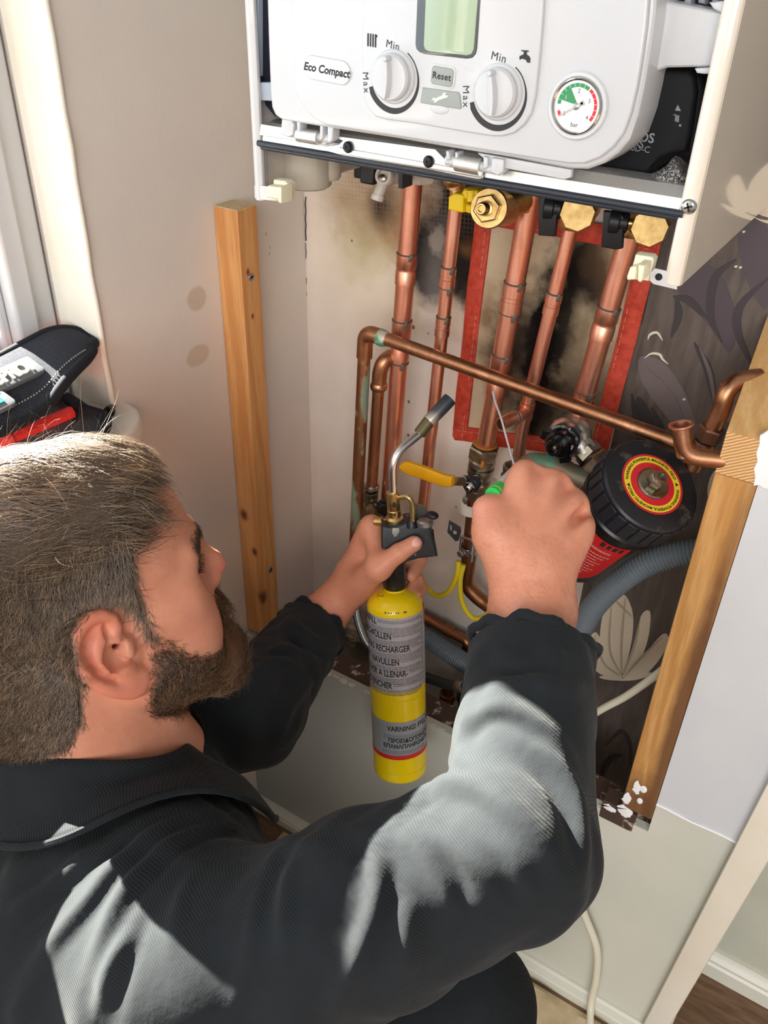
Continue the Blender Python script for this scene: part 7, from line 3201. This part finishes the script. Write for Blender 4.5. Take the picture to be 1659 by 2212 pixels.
def _canvas(g):
    w = g.math('MULTIPLY', g.wave(900, g.P(), .3, 3, 1, 'X'), g.wave(900, g.P(), .3, 3, 1, 'Y'))
    n = g.noise(500, 2, .6)
    return dict(col=g.mix(g.ramp(n, [(.35, 0.0), (.7, 1.0)]), sr(44, 46, 54), sr(60, 62, 70)), nor=g.bump(w, .4, .0008))


CANVAS = mat('pouch_canvas', sr(62, 64, 70), .85, tex=_canvas, spec=.1, sheen=.03)
EDGE = mat('pouch_binding', sr(34, 36, 42), .8, spec=.1, sheen=.05, tex=lambda g: dict(col=sr(34, 36, 42), nor=g.bump(g.wave(700, g.P(), .2, 2, 1, 'DIAGONAL'), .35, .0008)))
pch = thing('tool_pouch', 'dark grey canvas tool pouch with pale logo badge lying on the windowsill', 'tool pouch', (-.70, -.17, Z_SILL))
# flap: a curved sheet, its near edge rolling down
nearP = spline(np.array([at(-70, 962, X=-.650), at(0, 926, X=-.652), at(60, 898, X=-.654), at(104, 866, X=-.656), at(140, 818, X=-.660), at(176, 780, X=-.668), at(198, 758, X=-.680)]), 8)
farP = spline(np.array([at(-70, 803, X=-.735), at(0, 766, X=-.735), at(60, 734, X=-.735), at(108, 711, X=-.735), at(150, 707, X=-.728), at(182, 718, X=-.716), at(203, 736, X=-.700)]), 8)
M_, N_ = 22, 40
nearP, farP = resample(nearP, N_), resample(farP, N_)
gr = np.zeros((M_, N_, 3))
for i in range(M_):
    u_ = i / (M_ - 1)
    gr[i] = nearP * (1 - u_) + farP * u_
    gr[i, :, 2] += .010 * math.sin(u_ * PI) * np.linspace(1, .5, N_)
out_ = []
for k in range(len(gr[0])):
    out_.append(gr[0, k])


def sheet(g_, t):
    m_, n_ = g_.shape[:2]
    ii_ = np.arange(m_ * n_).reshape(m_, n_)
    q_ = np.stack([ii_[:-1, :-1], ii_[:-1, 1:], ii_[1:, 1:], ii_[1:, :-1]], -1).reshape(-1, 4)
    return g_.reshape(-1, 3), q_


flap = obj('flap', sheet(gr, 0), CANVAS, pch)
sm_ = flap.modifiers.new('thick', 'SOLIDIFY')
sm_.thickness = .006
sm_.offset = -1
s = MB()
edge_pts = np.vstack([gr[0, :-1:3], gr[2:-2:4, -1], gr[-1, :-1:3][::-1]])
edge_pts = spline(edge_pts, 3) - V(0, 0, .003)
s.tube(edge_pts, .0055, 14)
obj('binding', s, EDGE, pch)
s = MB()
st_ = spline(gr[3, :-3:2], 5)
for i in range(0, len(st_) - 2, 2):
    d_ = st_[i + 1] - st_[i]
    s.tube([st_[i] + V(0, 0, .0012) + d_ * .1, st_[i] + V(0, 0, .0016) + d_ * .8], .0008, 6)
obj('stitching', s, mat('pouch_thread', sr(150, 146, 132), .7), pch)
# raised badge
ni, nj = M_ - 1, N_ - 1


def flap_pt(u_, v_, lift=0.0):
    i, j = np.clip(u_ * ni, 0, ni - 1e-6), np.clip(v_ * nj, 0, nj - 1e-6)
    i0, j0 = int(i), int(j)
    a_, b_ = i - i0, j - j0
    p = gr[i0, j0] * (1 - a_) * (1 - b_) + gr[i0 + 1, j0] * a_ * (1 - b_) + gr[i0, j0 + 1] * (1 - a_) * b_ + gr[i0 + 1, j0 + 1] * a_ * b_
    return p + V(0, 0, lift)


PXg = np.array([[S(p) for p in row] for row in gr])
i_, j_ = np.unravel_index(np.argmin(np.linalg.norm(PXg - V(24, 814), axis=2)), PXg.shape[:2])
c0 = gr[i_, j_]
bu_ = nrm(gr[i_, min(j_ + 4, N_ - 1)] - gr[i_, max(j_ - 4, 0)])
bv_2 = gr[min(i_ + 3, M_ - 1), j_] - gr[max(i_ - 3, 0), j_]
bn_ = nrm(np.cross(bu_, bv_2))
bv_2 = np.cross(bn_, bu_)
BC = c0 + bn_ * .003
s = MB()
s.plate(rrect(.074, .0255, .004, 5, -.006, 0), BC - bn_ * .003, bu_, bv_2, .0045, .001)
s.plate(rrect(.034, .040, .005, 5, -.038, -.013), BC - bn_ * .003, bu_, bv_2, .0042, .001)
bdg = obj('badge', s, mat('badge_rubber', sr(92, 98, 104), .5), pch)
s = MB()
v_, f_ = text_mesh('NCPRO.', .0225, 'CENTER', shear=.1, bold=.0009)
v_ = v_ * V(.72, .95) + V(-.007, .0)
top_ = BC + v_[:, :1] * bu_ + v_[:, 1:] * bv_2 + bn_ * .0030
bot_ = top_ - bn_ * .0018
s.add(top_, f_)
ed_ = {}
for fc in f_:
    for a_, b_ in zip(fc, fc[1:] + fc[:1]):
        ed_[(a_, b_)] = ed_.get((a_, b_), 0) + 1
side = [(a_, b_) for (a_, b_) in ed_ if (b_, a_) not in ed_]
nv_ = len(v_)
s.add(np.vstack([top_, bot_]), [(b_, a_, a_ + nv_, b_ + nv_) for a_, b_ in side])
obj('lettering', s, mat('badge_letters', sr(214, 208, 192), .5), bdg, smooth=False)
s = MB()
q = BC - bu_ * .037 - bv_2 * .023 + bn_ * .0016
s.obox(q, bu_, bv_2, bn_, .014, .006, .0012)
obj('badge_accent', s, mat('badge_teal', sr(36, 170, 140), .4), bdg)
# body of the pouch under the flap, with its flared wing to the right
BODYP = mat('pouch_body_dark', sr(38, 40, 46), .85, tex=_canvas, spec=.15, sheen=.2)
s = MB()
pw = [at(-60, 900, Z=.888), at(120, 860, Z=.888), at(150, 850, Z=.884), at(228, 905, Z=.880), at(226, 935, Z=.874), at(120, 990, Z=.872), at(-60, 1040, Z=.872)]
rows_ = []
for t in range(7):
    k = t / 6
    zz = .868 + .0
    ring = []
    for p in pw:
        q = p.copy()
        q[2] = Z_SILL + .001 + (p[2] - Z_SILL - .001) * math.sin(k * PI / 2)
        q[0] += -.004 * (1 - k)
        ring.append(q)
    rows_.append(spline(np.array(ring), 5, closed=True))
s.rings(rows_)
obj('body', s, BODYP, pch, angle=60)
s = MB()
s.tube(spline([at(120, 842, Z=.894), at(140, 868, Z=.892), at(185, 885, Z=.892), at(224, 898, Z=.884), at(230, 915, Z=.879), at(222, 938, Z=.876)], 8), .0055, 12)
obj('binding', s, EDGE, pch)
s = MB()
s.tube(spline([at(60, 900, Z=.896), at(112, 872, Z=.898), at(140, 880, Z=.894), at(165, 905, Z=.888)], 8), .0035, 10)
obj('pocket_edge', s, EDGE, pch)

# red screwdriver in the pouch
a, b = at(158, 888, Z=.902), at(-70, 985, Z=.888)
dd = nrm(b - a)
scd = thing('screwdriver', 'red insulated screwdriver slipped into the pouch on the sill', 'screwdriver', (a + b) / 2)
s = MB()
s.lathe([(.0052, 0), (.0064, .0015), (.0062, .060), (.0056, .063)], a, dd, 6, phase=.3)
s.lathe([(.0062, .062), (.0086, .064), (.0090, .068), (.0074, .071), (.0066, .074), (.0070, .09), (.0096, .098), (.0110, .12), (.0106, .17), (.008, .176)], a, dd, 20)
obj('handle', s, mat('driver_red', sr(206, 44, 42), .42), scd, angle=35)

# black bolt lying in the corner of the sill
q = at(238, 886, Z=Z_SILL + .005)
s = MB()
s.lathe([(.0058, 0), (.0060, .001), (.0060, .0055), (.0048, .006)], q, nrm((.55, -.75, .12)), 18)
s.lathe([(.0034, -.012), (.0034, .0)], q, nrm((.55, -.75, .12)), 14)
obj('bolt', s, SCREW_BK, label='small black bolt lying in the corner of the windowsill', cat='bolt')
